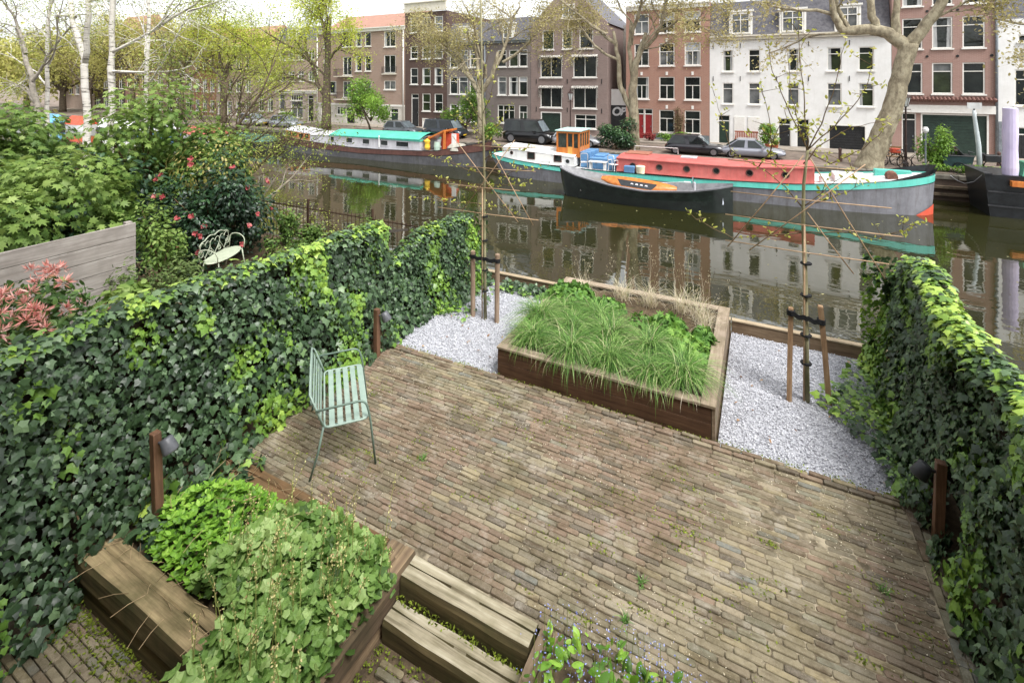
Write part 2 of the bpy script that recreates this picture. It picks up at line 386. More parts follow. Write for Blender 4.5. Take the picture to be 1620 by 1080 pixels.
def lay(parent, items, nind, rest='brick_rows', ok=None):
    """items: (x,y,z,rot,l,w,tint). The nind that show largest become single bricks, the rest one part"""
    A = np.array([it[:3] for it in items]); sc = px_size(A, np.array([it[4] for it in items]))
    order = np.argsort(-sc); single = set(int(i) for i in order[:nind] if sc[i] > 0)
    o = ORG[parent.name]; V = []; F = []; T = []
    for i, (x,y,z,rot,l,w,t) in enumerate(items):
        tx, ty = random.gauss(0,.008), random.gauss(0,.014)
        if i in single:
            ob = bpy.data.objects.new('brick', brick_mesh(t, random.randrange(3), l, w)); COL.objects.link(ob); ob.parent = parent
            ob.location = (x-o[0], y-o[1], z-o[2]); ob.rotation_euler = (ty, tx, rot)
        else:
            vs, fs = brick_geo(l, w, .06, random.random()); n = len(V); c, s = math.cos(rot), math.sin(rot)
            V += [(x+a*c-b_*s-o[0], y+a*s+b_*c-o[1], z+d+a*tx+b_*ty-o[2]) for a,b_,d in vs]; F += [tuple(k+n for k in f) for f in fs]; T += [(t+.5)/len(BP)]*len(vs)
    if V:
        me = bpy.data.meshes.new(rest); me.from_pydata(V, [], F)
        a = me.attributes.new('tint','FLOAT','POINT'); a.data.foreach_set('value', np.array(T,np.float32))
        ob = link(rest, me, m_brick, parent); ob['kind'] = 'stuff'
BL, BW = .202, .053
def course_items(u0, u1, v0, v1, z, keep, dz=.008):
    out = []; y = v0; r = 0
    while y < v1 - BW*.4:
        w = BW*random.uniform(.9,1.06); x = u0 - random.uniform(.05,.95)*BL
        while x < u1:
            l = BL*random.choice([1,1,1,1.03,.97,.95,.55 if random.random()<.15 else 1])
            xa, xb = max(x,u0), min(x+l,u1); xn = x + l; l = xb-xa; xc = (xa+xb)/2
            if l > .05 and keep(xc, y+w/2, l):
                d = .015*(vnoise(np.array([[xc,y,0]]),9,.8)[0]-.5)
                out.append((xc, y+w/2+.012*math.sin(xc*1.3+y), z+d+random.gauss(0,dz*.35), random.gauss(0,.012), l-.005, w-.0035, pick_tint(xc,y)))
            x = xn
        y += w + .003; r += 1
    return out
T_U0, T_U1, T_V1 = -5.02, 1.18, 5.74
def keep_terrace(x, y, l):
    if x-l/2 < T_U0 or x+l/2 > T_U1+.02 or y > T_V1: return False
    if x-l/2 < -2.6 and y < 3.36: return False
    if x-l/2 < -1.3 and y < 3.345: return False
    if x-l/2 < -.25 and y < 3.2: return False
    return True
terrace = thing('terrace', None, None, (-2, 4.5, 0)); terrace['kind'] = 'structure'
MB().quad((-5.1,3.3,-.012),(1.33,3.3,-.012),(1.33,5.83,-.012),(-5.1,5.83,-.012)).build('sand_bed', m_sand, terrace)
MB().quad((-1.3,1.2,-.023),(1.3,1.2,-.023),(1.3,3.3,-.023),(-1.3,3.3,-.023)).build('sand_bed', m_sand, terrace)
items = course_items(T_U0, T_U1+.008, 1.4, T_V1, 0, keep_terrace)
x = T_U0                                  # border course along the gravel, bricks laid lengthwise and a second one on edge
while x < T_U1:
    items.append((x+.103, 5.772, .012+random.gauss(0,.006), random.gauss(0,.015), .198, .052, random.choice([9,8,14,0,10,6,5]))); 
    items.append((x+.103+.08, 5.828, .018+random.gauss(0,.008), random.gauss(0,.02), .198, .05, random.choice([8,14,9,6,13,0]))); x += .206
y = 1.5
while y < 5.7:                            # border course along the right hedge
    items.append((1.225, y+.1, .008+random.gauss(0,.006), math.pi/2+random.gauss(0,.02), .198, .06, random.choice([12,9,10,4,7,2])))
    items.append((1.292, y+.02, .005+random.gauss(0,.006), math.pi/2+random.gauss(0,.02), .198, .06, random.choice([12,9,10,4,7,2]))); y += .206
lay(terrace, items, 300)
low = thing('lower_landing', None, None, (-3.5, 1.6, -.36)); low['kind'] = 'structure'
MB().quad((-6.5,-.5,-.385),(-1.4,-.5,-.385),(-1.4,3.1,-.385),(-6.5,3.1,-.385)).build('sand_bed', m_soil, low)
MB().quad((-2.62,1.2,-.297),(-1.42,1.2,-.297),(-1.42,3.1,-.297),(-2.62,3.1,-.297)).build('sand_bed', m_soil, low)
lay(low, course_items(-6.2,-2.95,.6,2.04,-.36, lambda x,y,l: x+l/2<-2.98 and y<2.0) + course_items(-2.55,-1.35,1.3,2.86,-.27, lambda x,y,l: -2.55<x-l/2 and x+l/2<-1.4 and y<2.84), 260)

# loose sand, petals and moss on the terrace
def keepv(P_): return (P_[:,0] > -2.55) | (P_[:,1] > 3.45)
n = 5200; P_ = np.column_stack([rng.uniform(-4.9,1.2,n), rng.uniform(3.4,5.8,n), np.full(n,.007)])
dens = vnoise(P_, 5, 1.4); P_ = P_[(rng.random(n) < np.clip((dens-.42)*3,.06,1)) & keepv(P_)]; n = len(P_)
scatter('fallen_petals', P_, unit(np.array([0,0,1.])+.25*rng.normal(size=(n,3))), rvec(n), rng.uniform(.006,.016,n), rng.random(n), T_DIAM,
        foliage('petal', [(0,'#c9bda2'),(.5,'#ddd5c0'),(.85,'#b4a685'),(1,'#8a7a52')], .8, .1, 0)).update_tag()
tag(bpy.data.objects['fallen_petals'], 'pale fallen petals and grit strewn over the brick terrace', 'petals', kind='stuff')
m_moss = foliage('moss', [(0,'#4f5a1e'),(.5,'#6c7a2a'),(1,'#8a9a3c')], .9, .1, .1)
pts = []
for k in range(110):
    cx, cy = rng.uniform(-4.9,1.2), rng.uniform(3.45,5.75); r = rng.uniform(.03,.1); m_ = int(rng.integers(12,60))
    pts.append(np.column_stack([rng.normal(cx,r*1.8,m_), rng.normal(cy,r*.5,m_), rng.uniform(-.004,.006,m_)]))
for k in range(160):
    x_ = rng.uniform(-4.9,1.25); m_ = 8; pts.append(np.column_stack([rng.normal(x_,.05,m_), rng.normal(5.86,.03,m_), rng.uniform(0,.02,m_)]))
P_ = np.concatenate(pts); P_ = P_[keepv(P_)]; n = len(P_)
tag(scatter('joint_moss', P_, unit(np.array([0,0,1.])+.6*rng.normal(size=(n,3))), rvec(n), rng.uniform(.01,.028,n), rng.random(n), T_DIAM, m_moss), 'green and brown moss growing in the joints of the brick terrace', 'moss', kind='stuff')
# moss on the lower landing and between the steps
P_ = np.column_stack([rng.uniform(-2.6,-1.42,2600), rng.uniform(2.55,3.14,2600), np.full(2600,-.265)])
k1 = (P_[:,1] > 3.06); P_[k1,2] = -.125
keep = (k1) | (rng.random(2600) < np.clip(1.2-np.minimum(np.abs(P_[:,0]+2.6), np.abs(P_[:,1]-2.9))*9, .05, 1)); P_ = P_[keep & ~((P_[:,1]>2.86)&(P_[:,1]<3.06))]; n = len(P_)
P2 = np.column_stack([rng.uniform(-5.2,-3.0,1500), 2.02-np.abs(rng.normal(0,.12,1500)), np.full(1500,-.352)]); P_ = np.concatenate([P_,P2]); n = len(P_)
tag(scatter('landing_moss', P_, unit(np.array([0,0,1.])+.7*rng.normal(size=(n,3))), rvec(n), rng.uniform(.012,.035,n), rng.random(n), T_DIAM, m_moss), 'moss and small weeds along the foot of the timber steps and sleepers', 'moss', kind='stuff')

# ================================================================ GRAVEL
m_grav = foliage('gravel_stone', [(0,'#8f9096'),(.3,'#b0b1b7'),(.6,'#cdced4'),(.85,'#e2e3e8'),(1,'#f2f2f4')], .8, .25, 0)
m_gbase = paint('gravel_base', '#a5a6ac', '#c9cacf', .95, 60, spec=.1, bmp=.8, world_space=True)
T_STONE = (np.array([(.5,0,0),(0,.42,0),(-.5,0,0),(0,-.45,0),(.05,.03,.36),(0,0,-.3)]), [(0,1,4),(1,2,4),(2,3,4),(3,0,4),(1,0,5),(2,1,5),(3,2,5),(0,3,5)])
def gravel(name, u0, u1, v0, v1, n, label):
    struct(name+'_bed', MB().quad((u0,v0,-.03),(u1,v0,-.03),(u1,v1,-.03),(u0,v1,-.03)), m_gbase)
    P_ = np.column_stack([rng.uniform(u0+.01,u1-.01,n), rng.uniform(v0+.01,v1-.01,n), rng.uniform(-.03,-.008,n)])
    tag(scatter(name, P_, unit(np.array([0,0,1.])+.5*rng.normal(size=(n,3))), rvec(n), rng.uniform(.012,.028,n), np.clip(rng.normal(.5,.22,n),0,1), T_STONE, m_grav), label, 'gravel', kind='stuff')
gravel('gravel_patch', -5.2, -3.25, 5.86, 8.6, 17000, 'grey gravel between the left ivy hedge and the raised timber planter')
gravel('gravel_strip', -.44, 1.5, 5.86, 8.6, 18000, 'blue grey gravel between the timber planter and the right ivy hedge')
# dead leaves and twigs on the gravel
P_ = np.column_stack([np.concatenate([rng.uniform(-4.9,-3.4,26), rng.uniform(-.3,1.2,30)]), rng.uniform(5.95,8.4,56), np.full(56,.006)]); n = 56
tag(scatter('fallen_leaves', P_, unit(np.array([0,0,1.])+.3*rng.normal(size=(n,3))), rvec(n), rng.uniform(.02,.06,n), rng.random(n), T_OVAL, foliage('dead_leaf', [(0,'#5b4433'),(.5,'#8a6a4c'),(1,'#c2a888')], .8, .1, .1)), 'brown fallen leaves lying on the gravel', 'leaves', kind='stuff')

# ================================================================ TIMBER QUAY EDGING
m_edge = wood('edging_wood', '#5d4c3c', '#7d6a54', '#95826a', 0, 30)
ed = thing('timber_edging', 'low weathered plank edging along the garden end above the canal', 'edging', (-2, 8.66, -.05))
for i, (a, c) in enumerate([(-5.1,-3.0),(-2.99,-.45),(-.44,.62),(.63,1.7)]):
    MB().box(a+.003,c-.003,8.61,8.66,-.12,.15).build('plank', m_edge, ed, bevel=.004)
    MB().box(a+.003,c-.003,8.60,8.70,.153,.175).build('cap_board', wood('edging_cap%d'%i,'#8a7a64','#a8987e','#b9ab93',0,30), ed, bevel=.003)

# ================================================================ RAISED TIMBER PLANTER
m_pf = wood('planter_front_wood', '#3f2d22', '#5c4433', '#6e543f', 0, 26, .65)
m_pr = wood('planter_side_wood', '#6b5b4b', '#8d7d69', '#a3937e', 1, 26, .75)
m_pc = wood('planter_cap_wood', '#7d6e5b', '#a29280', '#b5a792', 1, 30, .8, '#6b6148')
m_pc2 = wood('planter_cap_wood_long', '#7d6e5b', '#a29280', '#b5a792', 0, 30, .8, '#5a5238')
PU0, PU1, PV0, PV1, PH = -3.22, -.47, 5.89, 8.55, .38
pl = thing('raised_planter', 'raised square planter of brown hardwood boards filled with green grasses', 'planter', (-1.85,7.2,-.05))
for k in range(2):
    z0, z1 = (-.05,.168) if k == 0 else (.172,.345)
    MB().box(PU0,PU1-.036,PV0,PV0+.035,z0,z1).build('front_board', m_pf, pl, bevel=.003)
    MB().box(PU1-.033,PU1,PV0+.002,PV1,z0,z1).build('side_board', m_pr, pl, bevel=.003)
    MB().box(PU0,PU0+.033,PV0+.038,PV1,z0,z1).build('side_board', m_pr, pl, bevel=.003)
    MB().box(PU0+.036,PU1-.036,PV1-.035,PV1-.001,z0,z1).build('back_board', m_pf, pl, bevel=.003)
MB().box(PU0-.012,PU1-.155,PV0-.012,PV0+.12,.348,PH).build('cap_board', m_pc2, pl, bevel=.004)
MB().box(PU1-.152,PU1+.012,PV0-.012,PV1+.012,.348,PH+.002).build('cap_board', m_pc, pl, bevel=.004)
MB().box(PU0-.012,PU0+.14,PV0+.123,PV1+.012,.348,PH).build('cap_board', m_pc, pl, bevel=.004)
MB().box(PU0+.143,PU1-.155,PV1-.13,PV1+.012,.348,PH).build('cap_board', m_pc2, pl, bevel=.004)
MB().box(PU1-.030,PU1+.004,PV0-.003,PV0+.0015,-.05,.346).build('corner_strip', m_pr, pl)
sg = MB(); nx = 24
for i in range(nx+1):
    for j in range(nx+1):
        sg.v.append((PU0+.04+(PU1-PU0-.08)*i/nx, PV0+.04+(PV1-PV0-.08)*j/nx, .29+.035*random.random()))
for i in range(nx):
    for j in range(nx): sg.f.append((i*(nx+1)+j,(i+1)*(nx+1)+j,(i+1)*(nx+1)+j+1,i*(nx+1)+j+1))
sg.build('soil', m_soil, pl)

# ================================================================ STEPS AND FRONT BED OF SLEEPERS
m_step = wood('step_wood', '#5f5644', '#a39a82', '#c8c0aa', 0, 24, .8, '#6a6446')
m_sleep_u = wood('sleeper_wood', '#66573f', '#988765', '#b8a67c', 0, 24, .85, '#4b4a2c')
m_sleep_v = wood('sleeper_wood_long', '#58483a', '#847058', '#b09a78', 1, 24, .8, '#4c4233')
def sleeper(mb, x0, x1, y0, y1, z0, z1, seg=22, jit=.003, long_axis=0):
    """a worn beam: rounded arrises, wavering edges, a split along the top"""
    prof = [(0,0),(1,0),(1,.82),(.93,1),(.60,1.0),(.565,.90),(.53,1.0),(.07,1),(0,.80)]
    vs = []; n = len(prof); ph = [[random.uniform(0,6.283) for _ in range(4)] for _ in prof]
    for i in range(seg+1):
        t = i/seg
        for (a, c), q in zip(prof, ph):
            j1 = jit*(1.2*math.sin(5*t+q[0])+.7*math.sin(13*t+q[1]))+random.gauss(0,jit*.12); j2 = jit*(.9*math.sin(4*t+q[2])+.5*math.sin(11*t+q[3]))+random.gauss(0,jit*.1)
            dip = 0
            if long_axis == 0: vs.append((x0+(x1-x0)*t, y0+(y1-y0)*a+j1, z0+(z1-z0)*c+j2))
            else: vs.append((x0+(x1-x0)*a+j1, y0+(y1-y0)*t, z0+(z1-z0)*c+j2))
    fs = [(i*n+k, i*n+(k+1)%n, (i+1)*n+(k+1)%n, (i+1)*n+k) for i in range(seg) for k in range(n)]
    fs += [tuple(range(n)), tuple(seg*n+k for k in range(n))]
    return mb.add(vs, fs)
m_damp = wood('shaded_damp_wood', '#3c3524', '#5d5238', '#75684a', 0, 24, .85, '#3a4022')
m_shade_dampv = wood('shaded_damp_wood_long', '#3c3226', '#5f5040', '#7a6850', 1, 24, .85, '#343522')
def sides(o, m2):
    # worn pale top, damp algae flanks with shade darkening put into their colour
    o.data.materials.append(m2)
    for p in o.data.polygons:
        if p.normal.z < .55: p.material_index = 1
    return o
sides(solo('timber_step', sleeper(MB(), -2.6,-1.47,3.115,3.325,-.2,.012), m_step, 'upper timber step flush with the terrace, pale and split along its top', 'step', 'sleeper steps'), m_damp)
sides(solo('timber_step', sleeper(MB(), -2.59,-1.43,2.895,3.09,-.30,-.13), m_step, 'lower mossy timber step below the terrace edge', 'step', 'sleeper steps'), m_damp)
bed = thing('sleeper_bed', 'low plant bed walled with old railway sleepers beside the steps', 'plant bed', (-3.9,2.6,-.4))
sides(sleeper(MB(), -2.88,-2.615,1.2,3.34,-.18,.02,18,.0035,1).build('sleeper', m_sleep_v, bed), m_shade_dampv)
sleeper(MB(), -2.86,-2.63,1.2,3.32,-.40,-.184,18,.005,1).build('sleeper', m_sleep_v, bed)
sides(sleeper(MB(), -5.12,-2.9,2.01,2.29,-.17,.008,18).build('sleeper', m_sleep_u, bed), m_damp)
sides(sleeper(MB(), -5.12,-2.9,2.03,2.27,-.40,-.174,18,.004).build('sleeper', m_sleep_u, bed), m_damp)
sleeper(MB(), -5.1,-2.9,3.13,3.35,-.2,.006,18).build('sleeper', wood('sleeper_back','#4f3d2c','#73593e','#8b6f50',0,24,.85,'#4d4630'), bed)
MB().box(-5.15,-2.89,2.25,3.15,-.3,-.055).build('soil', m_soil, bed)
solo('sleeper_edging', sleeper(MB(), -1.44,-1.26,1.6,3.3,-.4,.03,18,.005,1), wood('sleeper_right','#6f5f4c','#8d7b64','#a08f78',1,22,.8), 'brown timber edging right of the steps under blue flowers', 'edging')
MB_s = MB().box(-1.25,-.25,1.6,3.2,-.2,.012); solo('flower_bed_soil', MB_s, m_soil, 'bare soil of the small flower bed at the terrace edge', 'soil')
# ================================================================ IVY HEDGES
m_ivy = foliage('ivy_leaf', [(0,'#20301f'),(.3,'#384f32'),(.5,'#526d48'),(.62,'#748c66'),(.66,'#5c8034'),(.76,'#76993c'),(.88,'#8fb046'),(1,'#aec65c')], .40, .5, .17)
CLEAR = [(-4.93,2.54,.85,.13),(-5.0,5.48,.72,.10),(1.37,5.50,.75,.15)]   # room round the lamp posts
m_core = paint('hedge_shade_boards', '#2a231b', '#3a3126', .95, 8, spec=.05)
m_stem = paint('ivy_stem', '#5a4a38', '#75634c', .9, 10, spec=.1)
def ivy(name, label, n, v0, v1, side, front, ztop, zbot, uc, bright, loc, nind=300, extra=None, planks=None):
    """side=+1: the face looks to +u. front(v,t) gives the u of the face at height share t; ztop(v) the crest"""
    hd = thing(name, label, 'ivy hedge', loc)
    v = rng.uniform(v0, v1, n); kind = rng.random(n)
    zt = ztop(v); zb = zbot(v); t = rng.random(n)**.95
    u = front(v, t); z = zb + (zt-zb)*t
    bul = .16*(vnoise(np.column_stack([v,z,z*0]),4,2.2)-.5) + .10*(vnoise(np.column_stack([v,z,z*0]),8,5.5)-.5)
    dep = np.abs(rng.normal(0,.09,n)); u = u + side*(bul - dep)
    Nn = np.column_stack([np.full(n,side*1.0), rng.normal(0,.45,n), .45+rng.normal(0,.45,n)])
    top = kind > .80                                   # crest of the hedge
    k = int(top.sum()); w = rng.random(k)
    u[top] = front(v[top], np.ones(k)) - side*w*.27; z[top] = zt[top] + .05*np.sin(w*math.pi) + rng.normal(0,.035,k) + .10*(vnoise(np.column_stack([v[top],w,w*0]),6,3)-.4)
    Nn[top] = np.column_stack([side*(.6-w), rng.normal(0,.4,k), np.full(k,1.0)])
    P_ = np.column_stack([u, v, z])
    if extra is not None:
        E_ = extra(); P_ = np.concatenate([P_, E_[0]]); Nn = np.concatenate([Nn, E_[1]]); top = np.concatenate([top, np.zeros(len(E_[0]),bool)])
    dd = np.concatenate([dep, np.zeros(len(P_)-len(dep))]); ok_ = np.ones(len(P_), bool)
    for lx, ly, lz, lr in CLEAR:
        for f_ in np.linspace(0, .45, 7):                # the post itself and the way it is seen from the house
            ok_ &= ~((np.hypot(P_[:,0]-lx*(1-f_*.12), P_[:,1]-ly*(1-f_*.12)) < lr) & (P_[:,2] < lz) & (P_[:,2] > .12))
    P_, Nn, top, dep = P_[ok_], Nn[ok_], top[ok_], dd[ok_]
    n = len(P_)
    D = np.column_stack([side*.25+rng.normal(0,.35,n), rng.normal(0,.55,n), -1+rng.normal(0,.35,n)])
    S = np.clip(rng.gamma(7,.0078,n), .022, .10)*np.where(rng.random(n) < .25, .65, 1)
    s2 = np.column_stack([P_[:,1]*1.9, P_[:,2]*.75, P_[:,2]*0])
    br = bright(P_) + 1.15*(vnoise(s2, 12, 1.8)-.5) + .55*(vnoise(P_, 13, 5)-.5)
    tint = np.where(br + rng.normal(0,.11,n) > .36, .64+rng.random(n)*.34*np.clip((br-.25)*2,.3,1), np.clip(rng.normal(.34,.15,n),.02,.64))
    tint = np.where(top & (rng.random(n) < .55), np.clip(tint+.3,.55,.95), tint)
    sc = px_size(P_, S)*np.where(Nn[:,0]*side > .2, 1, .5)*np.clip(1-dep*6, .1, 1)
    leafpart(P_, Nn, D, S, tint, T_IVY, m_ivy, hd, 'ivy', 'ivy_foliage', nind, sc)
    if planks:
        for q in planks: q.build('fence_board', m_core, hd)
    # runners: a few woody stems on the face
    st = MB()
    for k in range(8):
        vv = random.uniform(v0, v1); pts = []
        zb_, zt_ = float(zbot(np.array([vv]))[0]), float(ztop(np.array([vv]))[0])
        for q in range(7):
            tq = q/6*random.uniform(.6,.95); vv += random.gauss(0,.05)
            pts.append((float(front(np.array([vv]), np.array([tq]))[0]) - side*.13, vv, zb_+(zt_-zb_)*tq))
        st.tube(pts, [.009,.008,.007,.006,.005,.005,.004], 4)
    st.build('stems', m_stem, hd)
    return hd
sm = lambda x, a, c: np.clip((x-a)/(c-a), 0, 1)**2*(3-2*np.clip((x-a)/(c-a), 0, 1))
def zl(v): return np.where(v < 6.15, 1.75 - .03*sm(v,3,6.2) - .10*sm(v,4.5,6.2), 1.0 + .26*sm(v,6.35,7.2) - .12*sm(v,8.2,8.65))
def fl(v, t): return -5.02 - .30*t**.7 + .13*np.exp(-((t-.08)/.14)**2) + .05*np.sin(v*1.7) + .12*sm(v,6.2,7.4)*(1-t)
lowz = lambda v: np.where(v < 2.0, -.36, 0.0)
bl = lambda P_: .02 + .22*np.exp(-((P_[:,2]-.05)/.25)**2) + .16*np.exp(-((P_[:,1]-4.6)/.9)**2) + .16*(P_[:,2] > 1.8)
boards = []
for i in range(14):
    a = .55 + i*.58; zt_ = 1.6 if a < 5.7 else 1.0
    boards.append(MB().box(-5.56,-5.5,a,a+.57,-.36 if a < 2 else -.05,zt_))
def extra_l():
    # ground spill at the gravel corner and the end face towards the canal
    n1, n2 = 420, 520
    a = np.column_stack([rng.uniform(-5.1,-4.35,n1), rng.uniform(6.9,8.5,n1), rng.uniform(.01,.12,n1)])
    a = a[(a[:,0] < -4.75) | (rng.random(n1) < .35)]
    c = np.column_stack([rng.uniform(-5.5,-4.95,n2), 8.6+rng.normal(0,.04,n2), rng.uniform(0,1.42,n2)])
    d = np.column_stack([rng.uniform(-4.5,-3.1,420), rng.uniform(8.25,8.58,420), rng.uniform(.0,.14,420)])
    P_ = np.concatenate([a,c,d]); Nn = np.concatenate([np.tile([.2,-.2,1.],(len(a),1)), np.tile([.5,.8,.4],(n2,1)), np.tile([.1,-.4,1.],(420,1))])
    return P_, Nn + .3*rng.normal(size=Nn.shape)
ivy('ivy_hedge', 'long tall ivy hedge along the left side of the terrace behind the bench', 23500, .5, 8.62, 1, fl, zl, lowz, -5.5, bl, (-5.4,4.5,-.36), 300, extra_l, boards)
def zr(v): return 1.68 + .05*np.sin(v*2.1) - .30*sm(v,7.7,8.35) + .07*np.exp(-((v-7.3)/.5)**2)
def fr(v, t): return 1.38 + .16*t**.8 - .16*np.exp(-((t-.05)/.2)**2) - .05*np.sin(v*2.3)
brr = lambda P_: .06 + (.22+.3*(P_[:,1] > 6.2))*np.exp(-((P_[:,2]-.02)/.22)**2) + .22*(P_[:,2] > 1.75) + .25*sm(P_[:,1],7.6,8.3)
def extra_r():
    n1, n2 = 1000, 900
    a = np.column_stack([rng.uniform(.62,1.4,n1), rng.uniform(5.95,8.2,n1), rng.uniform(.01,.16,n1)])
    edge = 1.18 - .5*np.exp(-((a[:,1]-7.2)/.55)**2); a = a[a[:,0] > edge - .12*rng.random(n1)]
    c = np.column_stack([rng.uniform(1.25,1.82,n2), 8.36+rng.normal(0,.05,n2), rng.uniform(0,1.6,n2)])
    e = np.column_stack([1.80+rng.normal(0,.04,1800), rng.uniform(2.5,8.35,1800), rng.uniform(.5,1.6,1800)])
    P_ = np.concatenate([a,c,e]); Nn = np.concatenate([np.tile([-.2,-.2,1.],(len(a),1)), np.tile([-.4,.8,.4],(n2,1)), np.tile([1.,0,.4],(1800,1))])
    return P_, Nn + .3*rng.normal(size=Nn.shape)
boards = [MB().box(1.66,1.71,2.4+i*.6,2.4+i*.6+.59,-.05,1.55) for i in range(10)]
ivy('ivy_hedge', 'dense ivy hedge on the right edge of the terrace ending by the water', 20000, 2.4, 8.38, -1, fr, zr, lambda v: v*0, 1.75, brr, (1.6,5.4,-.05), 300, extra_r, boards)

# ================================================================ GRASSES AND PERENNIALS IN THE PLANTER
def blades(name, c, n, length, spread, mat, parent, width=.006, droop=1.0, up=.9, seg=5, base_r=.06, tint0=.5, tv=.2):
    o = np.array(ORG[parent.name]); az = rng.uniform(0,2*math.pi,n); L = length*rng.uniform(.6,1.1,n); lean = np.abs(rng.normal(.35,.25,n))*spread
    b0 = np.column_stack([c[0]+rng.normal(0,base_r,n), c[1]+rng.normal(0,base_r,n), np.full(n,c[2])]); d = np.column_stack([np.cos(az),np.sin(az),np.zeros(n)])
    side = np.column_stack([-np.sin(az),np.cos(az),np.zeros(n)]); V = np.zeros((n,2*seg+1,3)); ang = lean.copy(); p = b0.copy(); st = L/seg
    for i in range(seg):
        wd = width*(1-.75*i/seg); V[:,2*i] = p - side*wd/2; V[:,2*i+1] = p + side*wd/2
        p = p + st[:,None]*(d*np.sin(ang)[:,None] + np.array([0,0,1.])*np.cos(ang)[:,None]*up); ang = ang + droop*rng.uniform(.5,1.1,n)*(.35+.3*spread)
    V[:,2*seg] = p; V -= o; m = 2*seg+1; f = []
    for i in range(seg-1): f += [(2*i,2*i+1,2*i+3),(2*i,2*i+3,2*i+2)]
    f.append((2*seg-2,2*seg-1,2*seg)); f = np.array(f); Fa = (f[None]+(np.arange(n)*m)[:,None,None]).reshape(-1)
    me = bpy.data.meshes.new(name); me.vertices.add(n*m); me.vertices.foreach_set('co', V.reshape(-1).astype(np.float32))
    nf = n*len(f); me.loops.add(nf*3); me.loops.foreach_set('vertex_index', Fa.astype(np.int32)); me.polygons.add(nf); me.polygons.foreach_set('loop_start', np.arange(0,nf*3,3,dtype=np.int32))
    a = me.attributes.new('tint','FLOAT','POINT'); a.data.foreach_set('value', np.repeat(np.clip(rng.normal(tint0,tv,n),0,1),m).astype(np.float32)); me.update(calc_edges=True)
    return link(name, me, mat, parent), p
m_sedge = foliage('sedge_blade', [(0,'#c2bd92'),(.1,'#33551f'),(.35,'#4f7a30'),(.65,'#6f9a46'),(1,'#a8c474')], .45, .4, .22)
m_straw = foliage('dry_grass', [(0,'#a89878'),(.4,'#cfc2a6'),(.8,'#e4dbc6'),(1,'#98a268')], .7, .2, .25)
where = ['at the left end of the front row', 'second from the left in the front row', 'in the middle of the front row', 'fourth in the front row', 'at the right end of the front row',
         'at the left of the second row', 'second in the second row', 'in the middle of the second row', 'right in the second row', 'at the left of the third row', 'in the third row behind the middle']
spots = [(-2.85,6.28),(-2.28,6.2),(-1.75,6.22),(-1.22,6.18),(-.86,6.3),(-3.0,6.85),(-2.45,6.78),(-1.9,6.75),(-1.35,6.72),(-2.75,7.3),(-2.2,7.25)]
for (x_, y_), w_ in zip(spots, where):
    t_ = thing('sedge_clump', 'bright green arching sedge clump in the planter, '+w_, 'grass', (x_,y_,.30), 0, 'green sedge clumps in the raised planter')
    blades('blades', (x_,y_,.30), 760, random.uniform(.5,.72), random.uniform(.85,1.1), m_sedge, t_, .008, .75, 1.0, 6, .055, .48, .30)
    blades('dry_blades', (x_,y_,.30), 40, .62, 1.3, m_straw, t_, .008, 1.2, .7, 5, .07, .5, .25)
wd = ['at the back left corner', 'left of the middle at the back edge', 'in the middle of the back edge', 'right of the middle at the back edge', 'beside the back right corner', 'in the back right corner']
for (x_, y_, h_), w_ in zip([(-2.75,8.15,.5),(-2.1,8.25,.62),(-1.65,8.2,.66),(-1.15,8.22,.66),(-.85,8.1,.6),(-.75,7.75,.5)], wd):
    t_ = thing('feather_grass', 'straw coloured feather grass tuft '+w_+' of the planter', 'grass', (x_,y_,.30), 0, 'dry feather grasses along the back of the planter')
    blades('blades', (x_,y_,.30), 130, h_*.85, .8, m_straw, t_, .0055, .6, 1.0, 6, .06, .62, .25)
    _, tip = blades('stems', (x_,y_,.30), 7, h_*1.5, .35, m_straw, t_, .005, .2, 1.05, 6, .05, .6, .2)
    n = len(tip); rep = 14; P_ = np.repeat(tip,rep,0)+rng.normal(0,.02,(n*rep,3))-np.array([0,0,1.])*rng.uniform(0,.18,(n*rep,1))
    scatter('seed_heads', P_, rvec(n*rep), np.tile([0,0,1.],(n*rep,1))+.4*rng.normal(size=(n*rep,3)), rng.uniform(.015,.035,n*rep), rng.random(n*rep)*.8, T_LANCE, m_straw, t_)
m_per = foliage('perennial_leaf', [(0,'#33502a'),(.4,'#4c7434'),(.75,'#6f9a44'),(1,'#93ba58')], .5, .35, .25)
